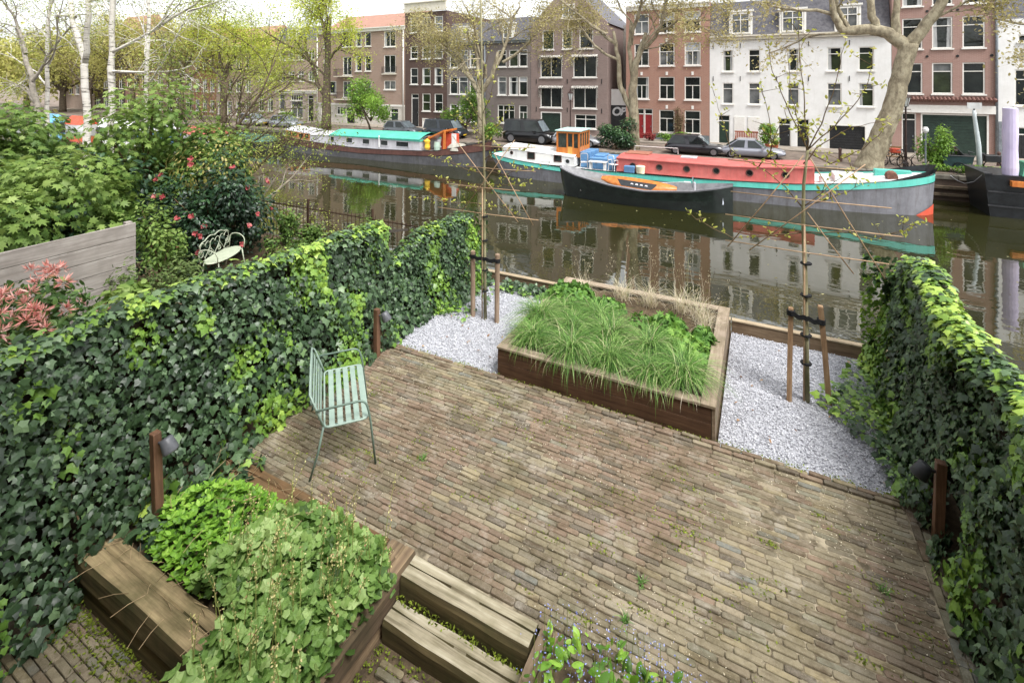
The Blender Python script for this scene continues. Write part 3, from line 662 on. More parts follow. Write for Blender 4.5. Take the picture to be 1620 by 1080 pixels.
def mound(name, label, c, rx, ry, h, n, size, tm, mat, cat='plant', group=None, flat=.5, nind=0, key=None, tbias=.5):
    t_ = thing(name, label, cat, (c[0],c[1],c[2]), 0, group)
    a = rng.uniform(0,2*math.pi,n); r = np.sqrt(rng.random(n)); lay_ = rng.random(n)**.55
    hump = .75+.5*vnoise(np.column_stack([np.cos(a)*r*rx*5,np.sin(a)*r*ry*5,np.full(n,c[0])]),21,1.0)
    P_ = np.column_stack([c[0]+rx*r*np.cos(a), c[1]+ry*r*np.sin(a), c[2]+h*hump*np.sqrt(np.clip(1-r*r*.9,0,1))*lay_])
    out_ = np.column_stack([np.cos(a)*r/rx, np.sin(a)*r/ry, np.full(n,1.0)*flat*3])
    Nn = unit(out_)+.45*rng.normal(size=(n,3)); D = np.column_stack([np.cos(a),np.sin(a),rng.normal(-.2,.4,n)])+.6*rng.normal(size=(n,3))
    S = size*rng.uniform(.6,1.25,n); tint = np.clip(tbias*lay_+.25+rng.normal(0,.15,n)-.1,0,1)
    if nind: leafpart(P_, Nn, D, S, tint, tm, mat, t_, key, 'foliage', nind, px_size(P_,S)*lay_)
    else: scatter('foliage', P_, Nn, D, S, tint, tm, mat, t_)
    st = MB()
    for k in range(14):
        q = random.randrange(n); st.tube([(c[0]+random.gauss(0,rx*.3),c[1]+random.gauss(0,ry*.3),c[2]-.02), tuple(P_[q]*.5+np.array(c)*.5+np.array([0,0,h*.15])), tuple(P_[q])], [.006,.005,.003], 4)
    st.build('stems', m_stem, t_)
    return t_
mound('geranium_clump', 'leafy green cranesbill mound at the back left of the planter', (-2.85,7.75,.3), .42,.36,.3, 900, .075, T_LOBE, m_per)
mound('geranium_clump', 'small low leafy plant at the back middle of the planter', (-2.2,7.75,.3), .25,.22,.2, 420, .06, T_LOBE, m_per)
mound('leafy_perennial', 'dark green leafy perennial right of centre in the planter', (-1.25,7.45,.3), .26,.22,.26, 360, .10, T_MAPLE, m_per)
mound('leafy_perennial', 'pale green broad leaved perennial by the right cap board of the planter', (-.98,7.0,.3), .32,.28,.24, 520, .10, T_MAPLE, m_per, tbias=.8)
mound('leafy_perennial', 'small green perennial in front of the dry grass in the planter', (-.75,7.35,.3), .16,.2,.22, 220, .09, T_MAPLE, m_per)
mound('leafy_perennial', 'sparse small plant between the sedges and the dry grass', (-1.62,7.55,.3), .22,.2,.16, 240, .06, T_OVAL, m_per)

# ================================================================ FRONT BED PLANTS
m_sedum = foliage('stonecrop_leaf', [(0,'#3e5e22'),(.35,'#5f8c2c'),(.7,'#86b440'),(1,'#a9d05a')], .45, .4, .25)
m_tell = foliage('fringecup_leaf', [(0,'#34481f'),(.3,'#587a36'),(.65,'#84a456'),(1,'#b2c884')], .5, .35, .3)
def bumpy(name, label, u0, u1, v0, v1, h, n, size, tm, mat, key, nind, hfun, stalks=0, rosette=False):
    t_ = thing(name, label, 'plant', ((u0+u1)/2,(v0+v1)/2,-.06))
    x_ = rng.uniform(u0,u1,n); y_ = rng.uniform(v0,v1,n); lay_ = rng.random(n)**.5
    hh = hfun(x_,y_); ok = hh > .02; x_, y_, lay_, hh = x_[ok], y_[ok], lay_[ok], hh[ok]; n = len(x_)
    hh = hh*(.62+.75*vnoise(np.column_stack([x_,y_,x_*0]),31,5.5)*.7+.25*vnoise(np.column_stack([x_,y_,x_*0]),32,12))
    P_ = np.column_stack([x_,y_,-.05+h*hh*lay_]); Nn = np.array([0.05,-.15,1.])+.55*rng.normal(size=(n,3)); D = rvec(n)+np.array([0,0,-.3]); S = size*rng.uniform(.55,1.3,n)
    if rosette:
        az = rng.uniform(0,6.283,n); D = np.column_stack([np.cos(az),np.sin(az),np.full(n,.25)]); Nn = np.column_stack([-.45*np.cos(az),-.45*np.sin(az),np.full(n,1.)])+.18*rng.normal(size=(n,3)); P_ = np.repeat(P_[::7],7,0)[:n]; lay_ = np.repeat(lay_[::7],7)[:n]; n = len(P_)
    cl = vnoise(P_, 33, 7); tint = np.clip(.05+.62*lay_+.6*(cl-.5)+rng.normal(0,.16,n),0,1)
    leafpart(P_, Nn, D, S, tint, tm, mat, t_, key, 'foliage', nind, px_size(P_,S)*lay_**2)
    if stalks:
        st = MB(); tips = []
        for k in range(stalks):
            q = random.randrange(n); p0 = P_[q]; d = np.array([random.gauss(.05,.16),random.gauss(.06,.16),0]); L = random.uniform(.2,.5)
            pts = [p0, p0+d*L*.4+np.array([0,0,L*.5]), p0+d*L*1.1+np.array([0,0,L])]; st.tube(pts, [.0035,.003,.002], 3, False)
            for j in range(16):
                f_ = .4+.6*j/15; tips.append(pts[1]*(1-(f_-.4)/.6)+pts[2]*((f_-.4)/.6)+rng.normal(0,.008,3))
        st.build('flower_stalks', paint('stalk_green','#6d7a3c','#8a8a4e',.7,20,spec=.2), t_)
        Q = np.array(tips); scatter('flowers', Q, rvec(len(Q)), rvec(len(Q)), rng.uniform(.010,.022,len(Q)), rng.random(len(Q)), T_DIAM, foliage('fringe_flower', [(0,'#c8bf7a'),(.6,'#dbd79a'),(1,'#c79a7a')], .7, .2, .2), t_)
    return t_
fs = lambda x,y: np.clip(1.05-((x+4.25)/.78)**2-((y-2.72)/.42)**2*.95, 0, 1)**.5
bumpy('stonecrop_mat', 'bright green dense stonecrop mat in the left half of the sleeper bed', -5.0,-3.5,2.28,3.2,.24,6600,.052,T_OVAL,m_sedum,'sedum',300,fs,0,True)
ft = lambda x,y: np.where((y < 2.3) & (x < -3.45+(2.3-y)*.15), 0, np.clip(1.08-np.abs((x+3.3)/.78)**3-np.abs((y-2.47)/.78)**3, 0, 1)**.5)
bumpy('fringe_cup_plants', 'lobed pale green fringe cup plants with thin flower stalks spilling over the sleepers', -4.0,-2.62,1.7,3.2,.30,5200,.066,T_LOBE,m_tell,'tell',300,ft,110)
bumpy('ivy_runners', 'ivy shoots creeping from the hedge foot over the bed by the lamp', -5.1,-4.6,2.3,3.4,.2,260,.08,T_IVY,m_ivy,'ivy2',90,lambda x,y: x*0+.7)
# dry twigs on the bed and on the near sleeper
tw = MB()
for k in range(90):
    x_, y_ = random.uniform(-5.0,-3.3), random.choice([random.uniform(2.05,2.3), random.uniform(3.0,3.3), random.uniform(2.1,3.2)]); a = random.uniform(0,6.3); L = random.uniform(.06,.26); z_ = .018 if (y_<2.3 or y_>3.1) else .2
    tw.tube([(x_,y_,z_),(x_+L*.5*math.cos(a+.04),y_+L*.5*math.sin(a+.04),z_+.008),(x_+L*math.cos(a+.1),y_+L*math.sin(a+.1),z_+.003)], .0022, 3, False)
tag(tw.build('dry_twigs', paint('twig','#8d7a5c','#b09a78',.9,20,spec=.1)), 'dry brown twigs scattered over the sleeper bed', 'twigs', kind='stuff')
# blue forget-me-nots at the terrace edge
t_ = thing('forget_me_nots', 'loose forget-me-nots with tiny blue flowers at the bottom terrace edge', 'plant', (-.75,3.05,.01))
n = 900; P_ = np.column_stack([rng.uniform(-1.35,-.28,n), rng.uniform(2.5,3.34,n), rng.uniform(.02,.26,n)*rng.random(n)]); k_ = (vnoise(P_,41,5) > .42) & (P_[:,1] < 3.38-.25*np.abs(P_[:,0]+.8)); P_ = P_[k_]; n = len(P_)
leafpart(P_, np.array([0,-.2,1.])+.6*rng.normal(size=(n,3)), rvec(n), rng.uniform(.04,.10,n), rng.random(n), T_OVAL, m_sedum, t_, 'fmn', 'foliage', 120)
Q = np.concatenate([P_+np.column_stack([rng.normal(0,.05,n),rng.normal(.03,.06,n),rng.uniform(.06,.2,n)]) for _ in range(2)]); n = len(Q)
scatter('blossoms', Q, np.array([0,-.3,1.])+.4*rng.normal(size=(n,3)), rvec(n), rng.uniform(.008,.017,n), rng.random(n), T_DIAM, foliage('blue_blossom', [(0,'#6f78b8'),(.6,'#98a0d8'),(1,'#c2c6ea')], .7, .2, .1), t_)
st = MB()
for q in range(0, n, 6): st.tube([(Q[q][0]+random.gauss(0,.02),Q[q][1]-.03,.0), tuple(Q[q])], .002, 3, False)
st.build('stems', MATS['stalk_green'], t_)
# small weed tufts in the joints
for i, (x_, y_) in enumerate([(-.85,3.95),(-.9,3.62),(.85,4.75),(-3.2,4.2)]):
    t_ = thing('weed_tuft', ['small weed tuft in a joint near the forget-me-nots','tiny weed sprouting just above the blue flowers','small weed at the right side of the terrace','tiny weed in the joint beside the bench'][i], 'weed', (x_,y_,0), 0, 'weeds in the terrace joints')
    blades('blades', (x_,y_,0), 26, .09, 1.3, m_sedge, t_, .008, .8, .8, 3, .015, .4, .2)
# ================================================================ BENCH
m_sage = paint('sage_paint', '#8b9f93', '#99ab9f', .45, 12, spec=.4)
m_sage_shade = paint('sage_paint_shaded', '#64776b', '#728579', .45, 12, spec=.4)  # same sage, darkened to paint shade onto legs, arms and cross bars
bn = thing('garden_bench', 'sage green metal garden bench with slatted seat and curved arms on the terrace', 'bench', (-4.215,4.09,0), R(-42), local=True)
def arc(pts, n=6, r=.08):
    """polyline with rounded corners"""
    P_ = [Vector(p) for p in pts]; out = [P_[0]]
    for i in range(1, len(P_)-1):
        a, b_, c = P_[i-1], P_[i], P_[i+1]; d1 = (a-b_); d2 = (c-b_); q = min(r, d1.length*.45, d2.length*.45); s = b_+d1.normalized()*q; e = b_+d2.normalized()*q
        for k in range(n+1): t = k/n; out.append(s*(1-t)**2+b_*2*t*(1-t)+e*t*t)
    return out + [P_[-1]]
W2, D0, D1, ZH = .52, -.21, .22, .47
pts = arc([(-W2,0,ZH),(-W2,D1,ZH),(W2,D1,ZH),(W2,D0,ZH),(-W2,D0,ZH),(-W2,0,ZH)], 5, .06)
MB().tube(pts[:-1], .011, 8, closed=True).build('seat_frame', m_sage, bn, True)
for i in range(5):
    y_ = D0+.045+i*.082; MB().box(-W2+.008,W2-.008,y_,y_+.056,ZH+.004,ZH+.011).build('seat_slat', m_sage, bn, bevel=.002)
top = lambda x: .86+.035*math.cos(x/W2*math.pi*1.0)*1.0-.02
bp = [(-W2,D0,ZH)]+[(-W2,D0-.055,.62),(-W2,D0-.11,.76)]+[(x,D0-.14,top(x)) for x in np.linspace(-W2+.05,W2-.05,13)]+[(W2,D0-.11,.76),(W2,D0-.055,.62),(W2,D0,ZH)]
MB().tube(bp, .011, 8).build('back_frame', m_sage, bn, True)
for i in range(5):
    f_ = .14+i*.17; mb = MB(); prev = None
    for x in np.linspace(-W2+.012,W2-.012,14):
        zt_ = top(float(x)); zc = ZH+(zt_-ZH)*f_; yc = D0-.14*f_-.006; h_ = .022
        ring = [(x,yc,zc-h_),(x,yc-.006,zc-h_),(x,yc-.006-.01,zc+h_),(x,yc-.01,zc+h_)]
        n = len(mb.v); mb.v += ring
        if prev is not None: mb.f += [(prev+k,prev+(k+1)%4,n+(k+1)%4,n+k) for k in range(4)]
        prev = n
    mb.f += [(0,1,2,3),(prev,prev+1,prev+2,prev+3)]
    mb.build('back_slat', m_sage, bn)
for s in (-1, 1):
    X = s*(W2+.012)
    MB().tube(arc([(X,D0-.075,.665),(X,D1-.03,.675),(X+s*.01,D1+.015,.50),(X+s*.03,D1+.07,0)], 6, .09), .011, 8).build('arm_leg', m_sage_shade, bn, True)
    MB().tube([(X,D0-.01,ZH+.02),(X+s*.015,D0-.06,.25),(X+s*.03,D0-.14,0)], .011, 8).build('leg', m_sage_shade, bn, True)
    MB().tube([(s*W2*.92,D0,ZH-.014),(s*W2*.92,D1,ZH-.014)], .009, 6).build('cross_bar', m_sage_shade, bn, True)

# ================================================================ GARDEN LAMPS
m_post = wood('lamp_post_wood', '#543d2e', '#755743', '#8c6b53', 2, 30, .6)
m_lamp = paint('lamp_grey', '#55575b', '#64666a', .45, 20, spec=.5)
m_lamp2 = paint('lamp_black', '#242629', '#303236', .5, 20, spec=.5)
m_glow = paint('lamp_opal', '#d8d6d0', None, .4)
def lamp(loc, h, lean, hd, label, m, w=.036):
    """square post with a small downlight turned to hd"""
    t_ = thing('garden_lamp', label, 'garden lamp', loc, 0, 'wooden post garden lamps', local=True)
    lx, ly = lean; z0 = -.08
    MB().add([(-w,-w,z0),(w,-w,z0),(w,w,z0),(-w,w,z0),(-w+lx,-w+ly,h),(w+lx,-w+ly,h),(w+lx,w+ly,h),(-w+lx,w+ly,h)],[(0,3,2,1),(4,5,6,7),(0,1,5,4),(1,2,6,5),(2,3,7,6),(3,0,4,7)]).build('post', m_post, t_, bevel=.004)
    d = Vector((hd[0],hd[1],0)).normalized(); b0 = Vector((lx*.9,ly*.9,h-.09)); c = b0+d*.14
    MB().tube([b0+d*w*.9, c-d*.03], .012, 8).build('bracket', m, t_, True)
    ax = (Vector((0,0,1))*.86-d*.5).normalized()          # shade tips slightly forward
    p = [c+ax*.062, c+ax*.052, c, c-ax*.06, c-ax*.066]
    hd_ = MB().tube(p, [.044,.053,.060,.068,.065], 20).build('lamp_head', m, t_, True)
    MB().tube([c-ax*.0665, c-ax*.070], [.055,.054], 16).build('diffuser', m_glow, hd_)
lamp((-4.93,2.54,0), .78, (-.03,-.012), (.93,.25), 'low brown post lamp with grey head beside the sleeper bed', m_lamp)
lamp((-5.0,5.48,0), .68, (0,0), (.9,.2), 'low brown post lamp half hidden in ivy behind the bench', m_lamp)
lamp((1.36,5.50,0), .68, (.03,.014), (-.95,-.25), 'low brown post lamp with black head by the right hedge', m_lamp2)

# ================================================================ YOUNG TREES, STAKES, CANES
m_stake = wood('stake_wood', '#7b6048', '#a08466', '#b59a7c', 2, 24, .85)
m_stake2 = wood('stake_wood_round', '#7a6654', '#9b8673', '#b3a08c', 2, 24, .85)
m_strap = paint('rubber_strap', '#17181a', '#232427', .7, 30, spec=.3)
m_bark = paint('young_bark', '#7d795c', '#a09b7c', .8, 14, spec=.2, bmp=.4, stretch=(1,1,.3))
m_twig = paint('twig_bark', '#5a4a3a', '#7a6850', .8, 20, spec=.2)
m_cane = paint('bamboo', '#9a7f64', '#b89c7e', .6, 8, spec=.3)
m_bud = foliage('spring_bud', [(0,'#8f9a3a'),(.5,'#b0b452'),(1,'#cbc878')], .5, .3, .35)
def stake(label, x0, y0, x1, y1, h, r, n, mat):
    solo('tree_stake', MB().tube([(x0,y0,-.15),(x0+(x1-x0)*.5,y0+(y1-y0)*.5,h*.5),(x1,y1,h-.012),(x1,y1,h)], [r,r,r,r*.8], n), mat, label, 'stake', 'tree stakes')
stake('left round stake of the young tree by the left hedge', -4.42,7.2,-4.42,7.2,1.09,.042,12,m_stake2)
stake('right round stake of the young tree by the left hedge', -3.95,7.19,-3.94,7.2,1.11,.042,12,m_stake2)
stake('left square stake of the young tree by the right hedge', .30,7.1,.325,7.18,1.12,.040,4,m_stake)
stake('right leaning stake of the young tree by the right hedge', .75,7.26,.645,7.2,1.2,.042,4,m_stake)
def strap(label, a, b_, tr, z, zz):
    t_ = thing('tree_tie', label, 'strap', ((a[0]+b_[0])/2,(a[1]+b_[1])/2,z), 0, 'black tree ties')
    for (p, q, s) in ((a, tr, 1), (tr, b_, -1)):
        mb = MB(); pts = [Vector((p[0]+(q[0]-p[0])*t/6, p[1]+(q[1]-p[1])*t/6-.052, z+zz*(p[0]+(q[0]-p[0])*t/6-a[0])+.012*math.sin(t*1.5))) for t in range(7)]
        for i in range(6):
            c, d = pts[i], pts[i+1]; mb.add([c+Vector((0,-.004,-.03)),d+Vector((0,-.004,-.03)),d+Vector((0,-.004,.03)),c+Vector((0,-.004,.03)),c+Vector((0,.006,-.03)),d+Vector((0,.006,-.03)),d+Vector((0,.006,.03)),c+Vector((0,.006,.03))],[(0,1,2,3),(7,6,5,4),(0,4,5,1),(3,2,6,7),(0,3,7,4),(1,5,6,2)])
        mb.build('band', m_strap, t_)
    for p in (a, b_): MB().tube([(p[0],p[1],z+zz*(p[0]-a[0])-.032),(p[0],p[1],z+zz*(p[0]-a[0])+.032)], .049, 12).build('loop', m_strap, t_)
strap('black rubber tie between the two round stakes on the left', (-4.42,7.2), (-3.94,7.2), (-4.17,7.19), 1.0, 0)
strap('black rubber tie sagging between the two stakes on the right', (.325,7.17), (.655,7.21), (.49,7.18), 1.06, -.18)
def young(label, base, trunk, branches, canes, vv, r0, flabel, buds=.16):
    t_ = thing('young_tree', label, 'tree', (base[0],base[1],-.03))
    n = len(trunk); MB().tube([(x,base[1]+(vv-base[1])*0,z) for x, z in trunk], [r0*(1-.55*i/(n-1)) for i in range(n)], 8).build('trunk', m_bark, t_, True)
    bm_ = MB(); tips = []
    for br in branches:
        m_ = len(br); dy = random.gauss(0,.05); pts = []
        for i, (x, z) in enumerate(br): pts.append((x, base[1]+dy*i*.7, z))
        fine = []
        for i in range(m_-1):
            for k in range(4):
                t = k/4; fine.append(tuple(pts[i][j]*(1-t)+pts[i+1][j]*t+random.gauss(0,.006) for j in range(3)))
        fine.append(pts[-1]); q = len(fine); r1 = .009 if m_ > 3 else .007
        bm_.tube(fine, [r1*(1-.75*i/(q-1)) for i in range(q)], 5)
        for i in range(2, q):
            tips.append(fine[i])
            if random.random() < .30:
                e = Vector(fine[i])+Vector((random.gauss(0,.10),random.gauss(0,.08),abs(random.gauss(.05,.08)))); bm_.tube([fine[i], tuple(e)], [.005,.003], 3); tips += [tuple(e)]*2
    bm_.build('branches', m_twig, t_, True)
    T = np.array(tips); T = T[rng.random(len(T)) < .75]; rep = 3; Q = np.repeat(T,rep,0)+rng.normal(0,.022,(len(T)*rep,3)); n = len(Q)
    leafpart(Q, rvec(n)+np.array([0,-.4,.4]), rvec(n)+np.array([0,0,.5]), rng.uniform(.03,.065,n), rng.random(n), T_OVAL, m_bud, t_, 'bud', 'buds', 200)
    f_ = thing('bamboo_trellis', flabel, 'trellis', (base[0],base[1]-.05,.02))
    for (a, c), k in zip(canes, range(99)):
        y_ = base[1]-.045-.022*(k%3); MB().tube([(a[0],y_,a[1]),((a[0]+c[0])/2,y_,(a[1]+c[1])/2-.01),(c[0],y_,c[1])], .0075, 6).build('cane', m_cane, f_, True)
    MB().tube([(base[0]-.035,base[1]-.045,.0),(base[0]-.03,base[1]-.045,2.2)], .011, 6).build('cane', m_cane, f_, True)
    for k, z in enumerate((.45,.8,1.3,1.7)): MB().tube([(base[0]-.01,base[1]-.005,z),(base[0]-.01,base[1]-.005,z+.02)], r0*1.9, 8).build('tie', m_strap, f_)
young('slender staked tree with opening buds beside the left hedge', (-4.17,7.19),
  [(-4.17,-.05),(-4.18,.9),(-4.19,1.8),(-4.19,2.6),(-4.22,3.4),(-4.24,4.3),(-4.26,5.6)],
  [[(-4.19,2.65),(-3.95,2.83),(-3.5,2.89),(-3.24,2.96)],[(-4.19,2.18),(-3.99,2.27),(-3.5,2.3),(-3.33,2.38)],[(-4.19,2.42),(-4.51,2.46),(-4.93,2.57),(-5.37,2.65)],[(-4.18,1.87),(-4.35,1.92),(-4.93,1.89),(-5.37,1.91)],[(-4.18,1.82),(-3.91,1.93),(-3.5,1.8)],[(-4.19,2.14),(-4.51,2.18),(-5.15,2.26)],[(-4.2,2.87),(-4.35,3.03),(-4.39,3.24)],[(-4.2,2.9),(-3.99,3.15),(-3.91,3.36)],[(-4.19,2.5),(-3.83,2.45),(-3.5,2.55),(-2.99,2.65)],
   [(-4.22,3.3),(-4.45,3.6),(-4.6,3.95)],[(-4.22,3.4),(-4.0,3.75),(-3.85,4.2)],[(-4.23,3.8),(-4.42,4.2),(-4.5,4.7)],[(-4.24,4.0),(-4.1,4.5),(-4.0,5.0)],[(-4.21,3.1),(-3.9,3.3),(-3.65,3.6)],[(-4.24,4.4),(-4.4,4.9),(-4.42,5.4)],[(-4.21,3.05),(-4.5,3.25),(-4.8,3.4)]],
  [((-4.8,3.04),(-3.53,1.71)),((-3.95,2.78),(-3.25,1.7)),((-5.08,1.78),(-3.15,1.80)),((-4.93,2.2),(-3.5,2.22)),((-4.5,2.54),(-3.21,2.56)),((-4.57,1.79),(-3.57,3.04)),((-4.39,2.9),(-3.21,2.93))], 7.12, .030,
  'bamboo cane trellis fixed to the young tree by the left hedge')
young('young staked tree with spreading whips and buds beside the right hedge', (.50,7.18),
  [(.5,-.05),(.49,.8),(.48,1.6),(.46,2.2),(.465,2.7),(.51,3.13)],
  [[(.46,2.39),(.27,2.64),(-.05,2.88),(-.37,3.0)],[(.46,2.39),(.72,2.68),(.97,2.93)],[(.46,2.09),(.85,2.14),(1.21,2.1),(1.47,2.23),(1.69,2.36)],[(.45,2.08),(.09,2.01),(-.37,1.93),(-.67,2.05),(-.91,2.23)],[(.46,2.43),(.85,2.62),(1.12,2.81)],[(.48,2.96),(.59,3.16),(.97,3.44),(1.32,3.53)],
   [(.51,3.13),(.36,3.49),(.21,3.87),(.1,4.2),(.07,4.53)],[(.51,3.13),(.42,3.39),(.34,3.77),(.28,4.43)],[(.51,3.13),(.49,3.59),(.44,4.16),(.42,4.63),(.42,5.1)],[(.51,3.13),(.7,3.59),(.82,4.1),(.9,4.55)],[(.51,3.13),(.73,3.37),(.99,3.69),(1.14,3.98),(1.2,4.4)],[(.51,3.09),(.76,2.98),(1.07,3.19),(1.37,3.52)],[(-.36,2.99),(.1,2.95),(.3,2.8)],[(-.05,2.88),(.1,3.09),(.08,3.51),(-.02,3.98)],[(.1,3.09),(.17,3.38),(.28,3.52)],[(-.37,3.0),(-.47,3.45),(-.57,3.8)]],
  [((-.44,2.22),(1.45,2.19)),((-.44,1.88),(1.32,1.86)),((-.37,2.54),(1.34,2.52)),((-.41,2.95),(1.0,2.93)),((-.41,1.8),(.46,3.07)),((-.15,1.8),(1.09,3.01)),((.5,2.36),(.98,1.68)),((.53,3.04),(1.28,1.68))], 7.12, .034,
  'bamboo cane trellis fixed to the young tree by the right hedge')

# ================================================================ TREE GENERATOR
def grow(mb, tips, p, d, L, r, lev, cfg, maxlev):
    n = cfg.get('steps',5); d = Vector(d).normalized(); pts = [Vector(p)]; rs = [r]; up = cfg['up'][min(lev,len(cfg['up'])-1)]; wob = cfg.get('wob',.18)
    for i in range(n):
        d = (d+Vector((random.gauss(0,wob),random.gauss(0,wob),random.gauss(0,wob)+up))).normalized(); pts.append(pts[-1]+d*L/n); rs.append(r*(1-(.62 if lev < maxlev else .85)*(i+1)/n))
    mb[0 if lev < 2 else 1].tube(pts, rs, 7 if lev == 0 else (5 if lev == 1 else 3), lev == 0)
    if lev >= maxlev-1:
        for q in pts[1:]: tips.append(tuple(q))
    if lev < maxlev:
        nc = cfg['n'][lev]
        for k in range(nc):
            t = cfg.get('t0',.3)+(1-cfg.get('t0',.3))*(k+random.random())/nc; i = min(int(t*n),n-1); f_ = t*n-i; q = pts[i]*(1-f_)+pts[i+1]*f_
            ax = (pts[i+1]-pts[i]).normalized(); o = ax.orthogonal().normalized(); o.rotate(Matrix.Rotation(random.uniform(0,2*math.pi),3,ax)); a = R(random.gauss(cfg['ang'][lev],10))
            grow(mb, tips, q, ax*math.cos(a)+o*math.sin(a), L*cfg['ratio'][lev]*random.uniform(.7,1.15)*(1.15-.5*t), rs[i]*.55, lev+1, cfg, maxlev)
def tree(name, label, loc, limbs, cfg, maxlev, bark, leafmat, leafn, leafsize, tm=T_DIAM, spread=.25, group=None, trunk=None, cat='tree', tlo=0, thi=1, keep=None):
    """limbs: list of (p, d, L, r) grown branches; trunk: optional list of polylines (pts, radii) drawn as given"""
    t_ = thing(name, label, cat, loc, 0, group); mb = [MB(), MB()]; tips = []
    for pts, rs in (trunk or []):
        P_ = [Vector(p) for p in pts]; fp = []; fr_ = []
        for i in range(len(P_)-1):
            for k in range(4):
                t = k/4; fp.append(P_[i].lerp(P_[i+1],t)+Vector((random.gauss(0,.02),random.gauss(0,.02),0))*(1 if (i or k) else 0)); fr_.append(rs[i]*(1-t)+rs[i+1]*t)
        fp.append(P_[-1]); fr_.append(rs[-1]); mb[0].tube(fp, fr_, 10)
    for p, d, L, r in limbs: grow(mb, tips, p, d, L, r, 0 if not trunk else 1, cfg, maxlev)
    mb[0].build('trunk', bark, t_, True, fixn=False)
    if mb[1].v: mb[1].build('branches', bark, t_, fixn=False)
    T = np.array(tips); k_ = rng.integers(0,len(T),leafn); Q = T[k_]+rng.normal(0,spread,(leafn,3))
    cl = vnoise(Q, 51, .9); tint = np.clip(tlo+(thi-tlo)*(.5+.9*(cl-.5)+rng.normal(0,.2,leafn)),0,1)
    scatter('crown', Q, rvec(leafn)+np.array([0,0,.4]), rvec(leafn)+np.array([0,0,-.3]), leafsize*rng.uniform(.6,1.4,leafn), tint, tm, leafmat, t_)
    return t_
# ================================================================ NEIGHBOUR'S GARDEN (left of the hedge)
m_grey = wood('grey_planks', '#857e77', '#a39c95', '#b3ada6', 1, 22, .85)
pf = thing('plank_fence', 'grey weathered horizontal plank fence in the left neighbouring garden', 'fence', (-9,3,0))
for k in range(8):
    z0 = -.05+k*.222
    MB().box(-9.03+random.gauss(0,.003),-8.99,-.5,4.3,z0,z0+.213).build('plank', m_grey, pf, bevel=.004)
for y_ in (.2,2.2,4.18): MB().box(-9.12,-9.033,y_,y_+.09,-.05,1.74).build('post', m_grey, pf)
m_pier = foliage('pieris_leaf', [(0,'#3c5a2e'),(.3,'#5c7a3e'),(.45,'#8a9a58'),(.6,'#c47c70'),(.8,'#d89a8e'),(1,'#e8c0b6')], .5, .35, .3)
def pieris(c, label):
    t_ = thing('pieris_shrub', label, 'shrub', c); n = 1500
    a = rvec(n); r = rng.random(n)**.4; P_ = np.array(c)+np.array([0,0,.65])+a*np.array([.75,.6,.62])*r[:,None]; scatter('foliage', P_, a+.5*rng.normal(size=(n,3)), a+rng.normal(size=(n,3))*.6, rng.uniform(.07,.12,n), np.clip(rng.normal(.18,.12,n),0,.45), T_OVAL, m_pier, t_)
    Q = []; D = []
    for k in range(32):
        h_ = unit(rng.normal(size=(1,3))+np.array([[.3,-.5,1.1]]))[0]; ctr = np.array(c)+np.array([0,0,.68])+h_*np.array([.75,.6,.68]); d = unit(rng.normal(size=(34,3))+np.array([0,0,.6])); Q.append(ctr+d*.03); D.append(d)
    Q = np.concatenate(Q); D = np.concatenate(D); n = len(Q); scatter('red_shoots', Q, rvec(n), D, rng.uniform(.05,.10,n), np.clip(rng.normal(.8,.14,n),.55,1), T_LANCE, m_pier, t_)
    st = MB()
    for k in range(10): st.tube([(c[0],c[1],c[2]-.05),(c[0]+random.gauss(0,.3),c[1]+random.gauss(0,.25),c[2]+.8)], [.02,.006], 5)
    st.build('stems', m_stem, t_)
pieris((-8.0,2.75,.28), 'shrub with salmon pink young shoots behind the left ivy hedge')
pieris((-7.6,1.95,.22), 'low pink tipped shrub at the left picture edge over the hedge')
# generic shrub
def shrub(name, label, c, rx, ry, h, n, size, tm, mat, group=None, tb=.5, gaps=.25, stems=9, cat='shrub', lobes=9):
    t_ = thing(name, label, cat, c, 0, group); P_ = []; Nn = []; Ls = []
    for k in range(lobes):
        a = random.uniform(0,6.283); rr = random.random()**.6*.72; zz = random.uniform(.25,.85); ctr = np.array([c[0]+rx*rr*math.cos(a),c[1]+ry*rr*math.sin(a),c[2]+h*zz]); m_ = n//lobes
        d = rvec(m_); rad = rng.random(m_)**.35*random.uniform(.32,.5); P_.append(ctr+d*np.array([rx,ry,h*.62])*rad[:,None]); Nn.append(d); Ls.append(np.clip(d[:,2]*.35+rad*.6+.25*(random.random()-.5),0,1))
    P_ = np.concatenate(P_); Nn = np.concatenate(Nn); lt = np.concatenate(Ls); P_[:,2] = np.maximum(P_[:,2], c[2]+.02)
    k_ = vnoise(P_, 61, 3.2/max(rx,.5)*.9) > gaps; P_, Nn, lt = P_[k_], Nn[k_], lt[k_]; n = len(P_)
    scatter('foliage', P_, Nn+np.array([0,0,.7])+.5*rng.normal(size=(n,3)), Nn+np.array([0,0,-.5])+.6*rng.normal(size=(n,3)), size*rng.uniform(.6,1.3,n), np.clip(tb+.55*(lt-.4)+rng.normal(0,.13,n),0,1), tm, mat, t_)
    st = MB()
    for k in range(stems):
        q = P_[random.randrange(n)]; st.tube([(c[0]+random.gauss(0,rx*.12),c[1]+random.gauss(0,ry*.12),c[2]-.05), tuple((q+np.array(c))*.5+np.array([0,0,h*.12])), tuple(q)], [h*.014,h*.01,h*.004], 5)
    st.build('stems', m_stem, t_); return t_
m_maple = foliage('maple_leaf', [(0,'#2f4522'),(.35,'#557334'),(.7,'#80994c'),(1,'#a6ba70')], .5, .3, .35)
m_dkleaf = foliage('evergreen_leaf', [(0,'#16261a'),(.4,'#26402a'),(.75,'#3d5e36'),(1,'#607f48')], .4, .5, .12)
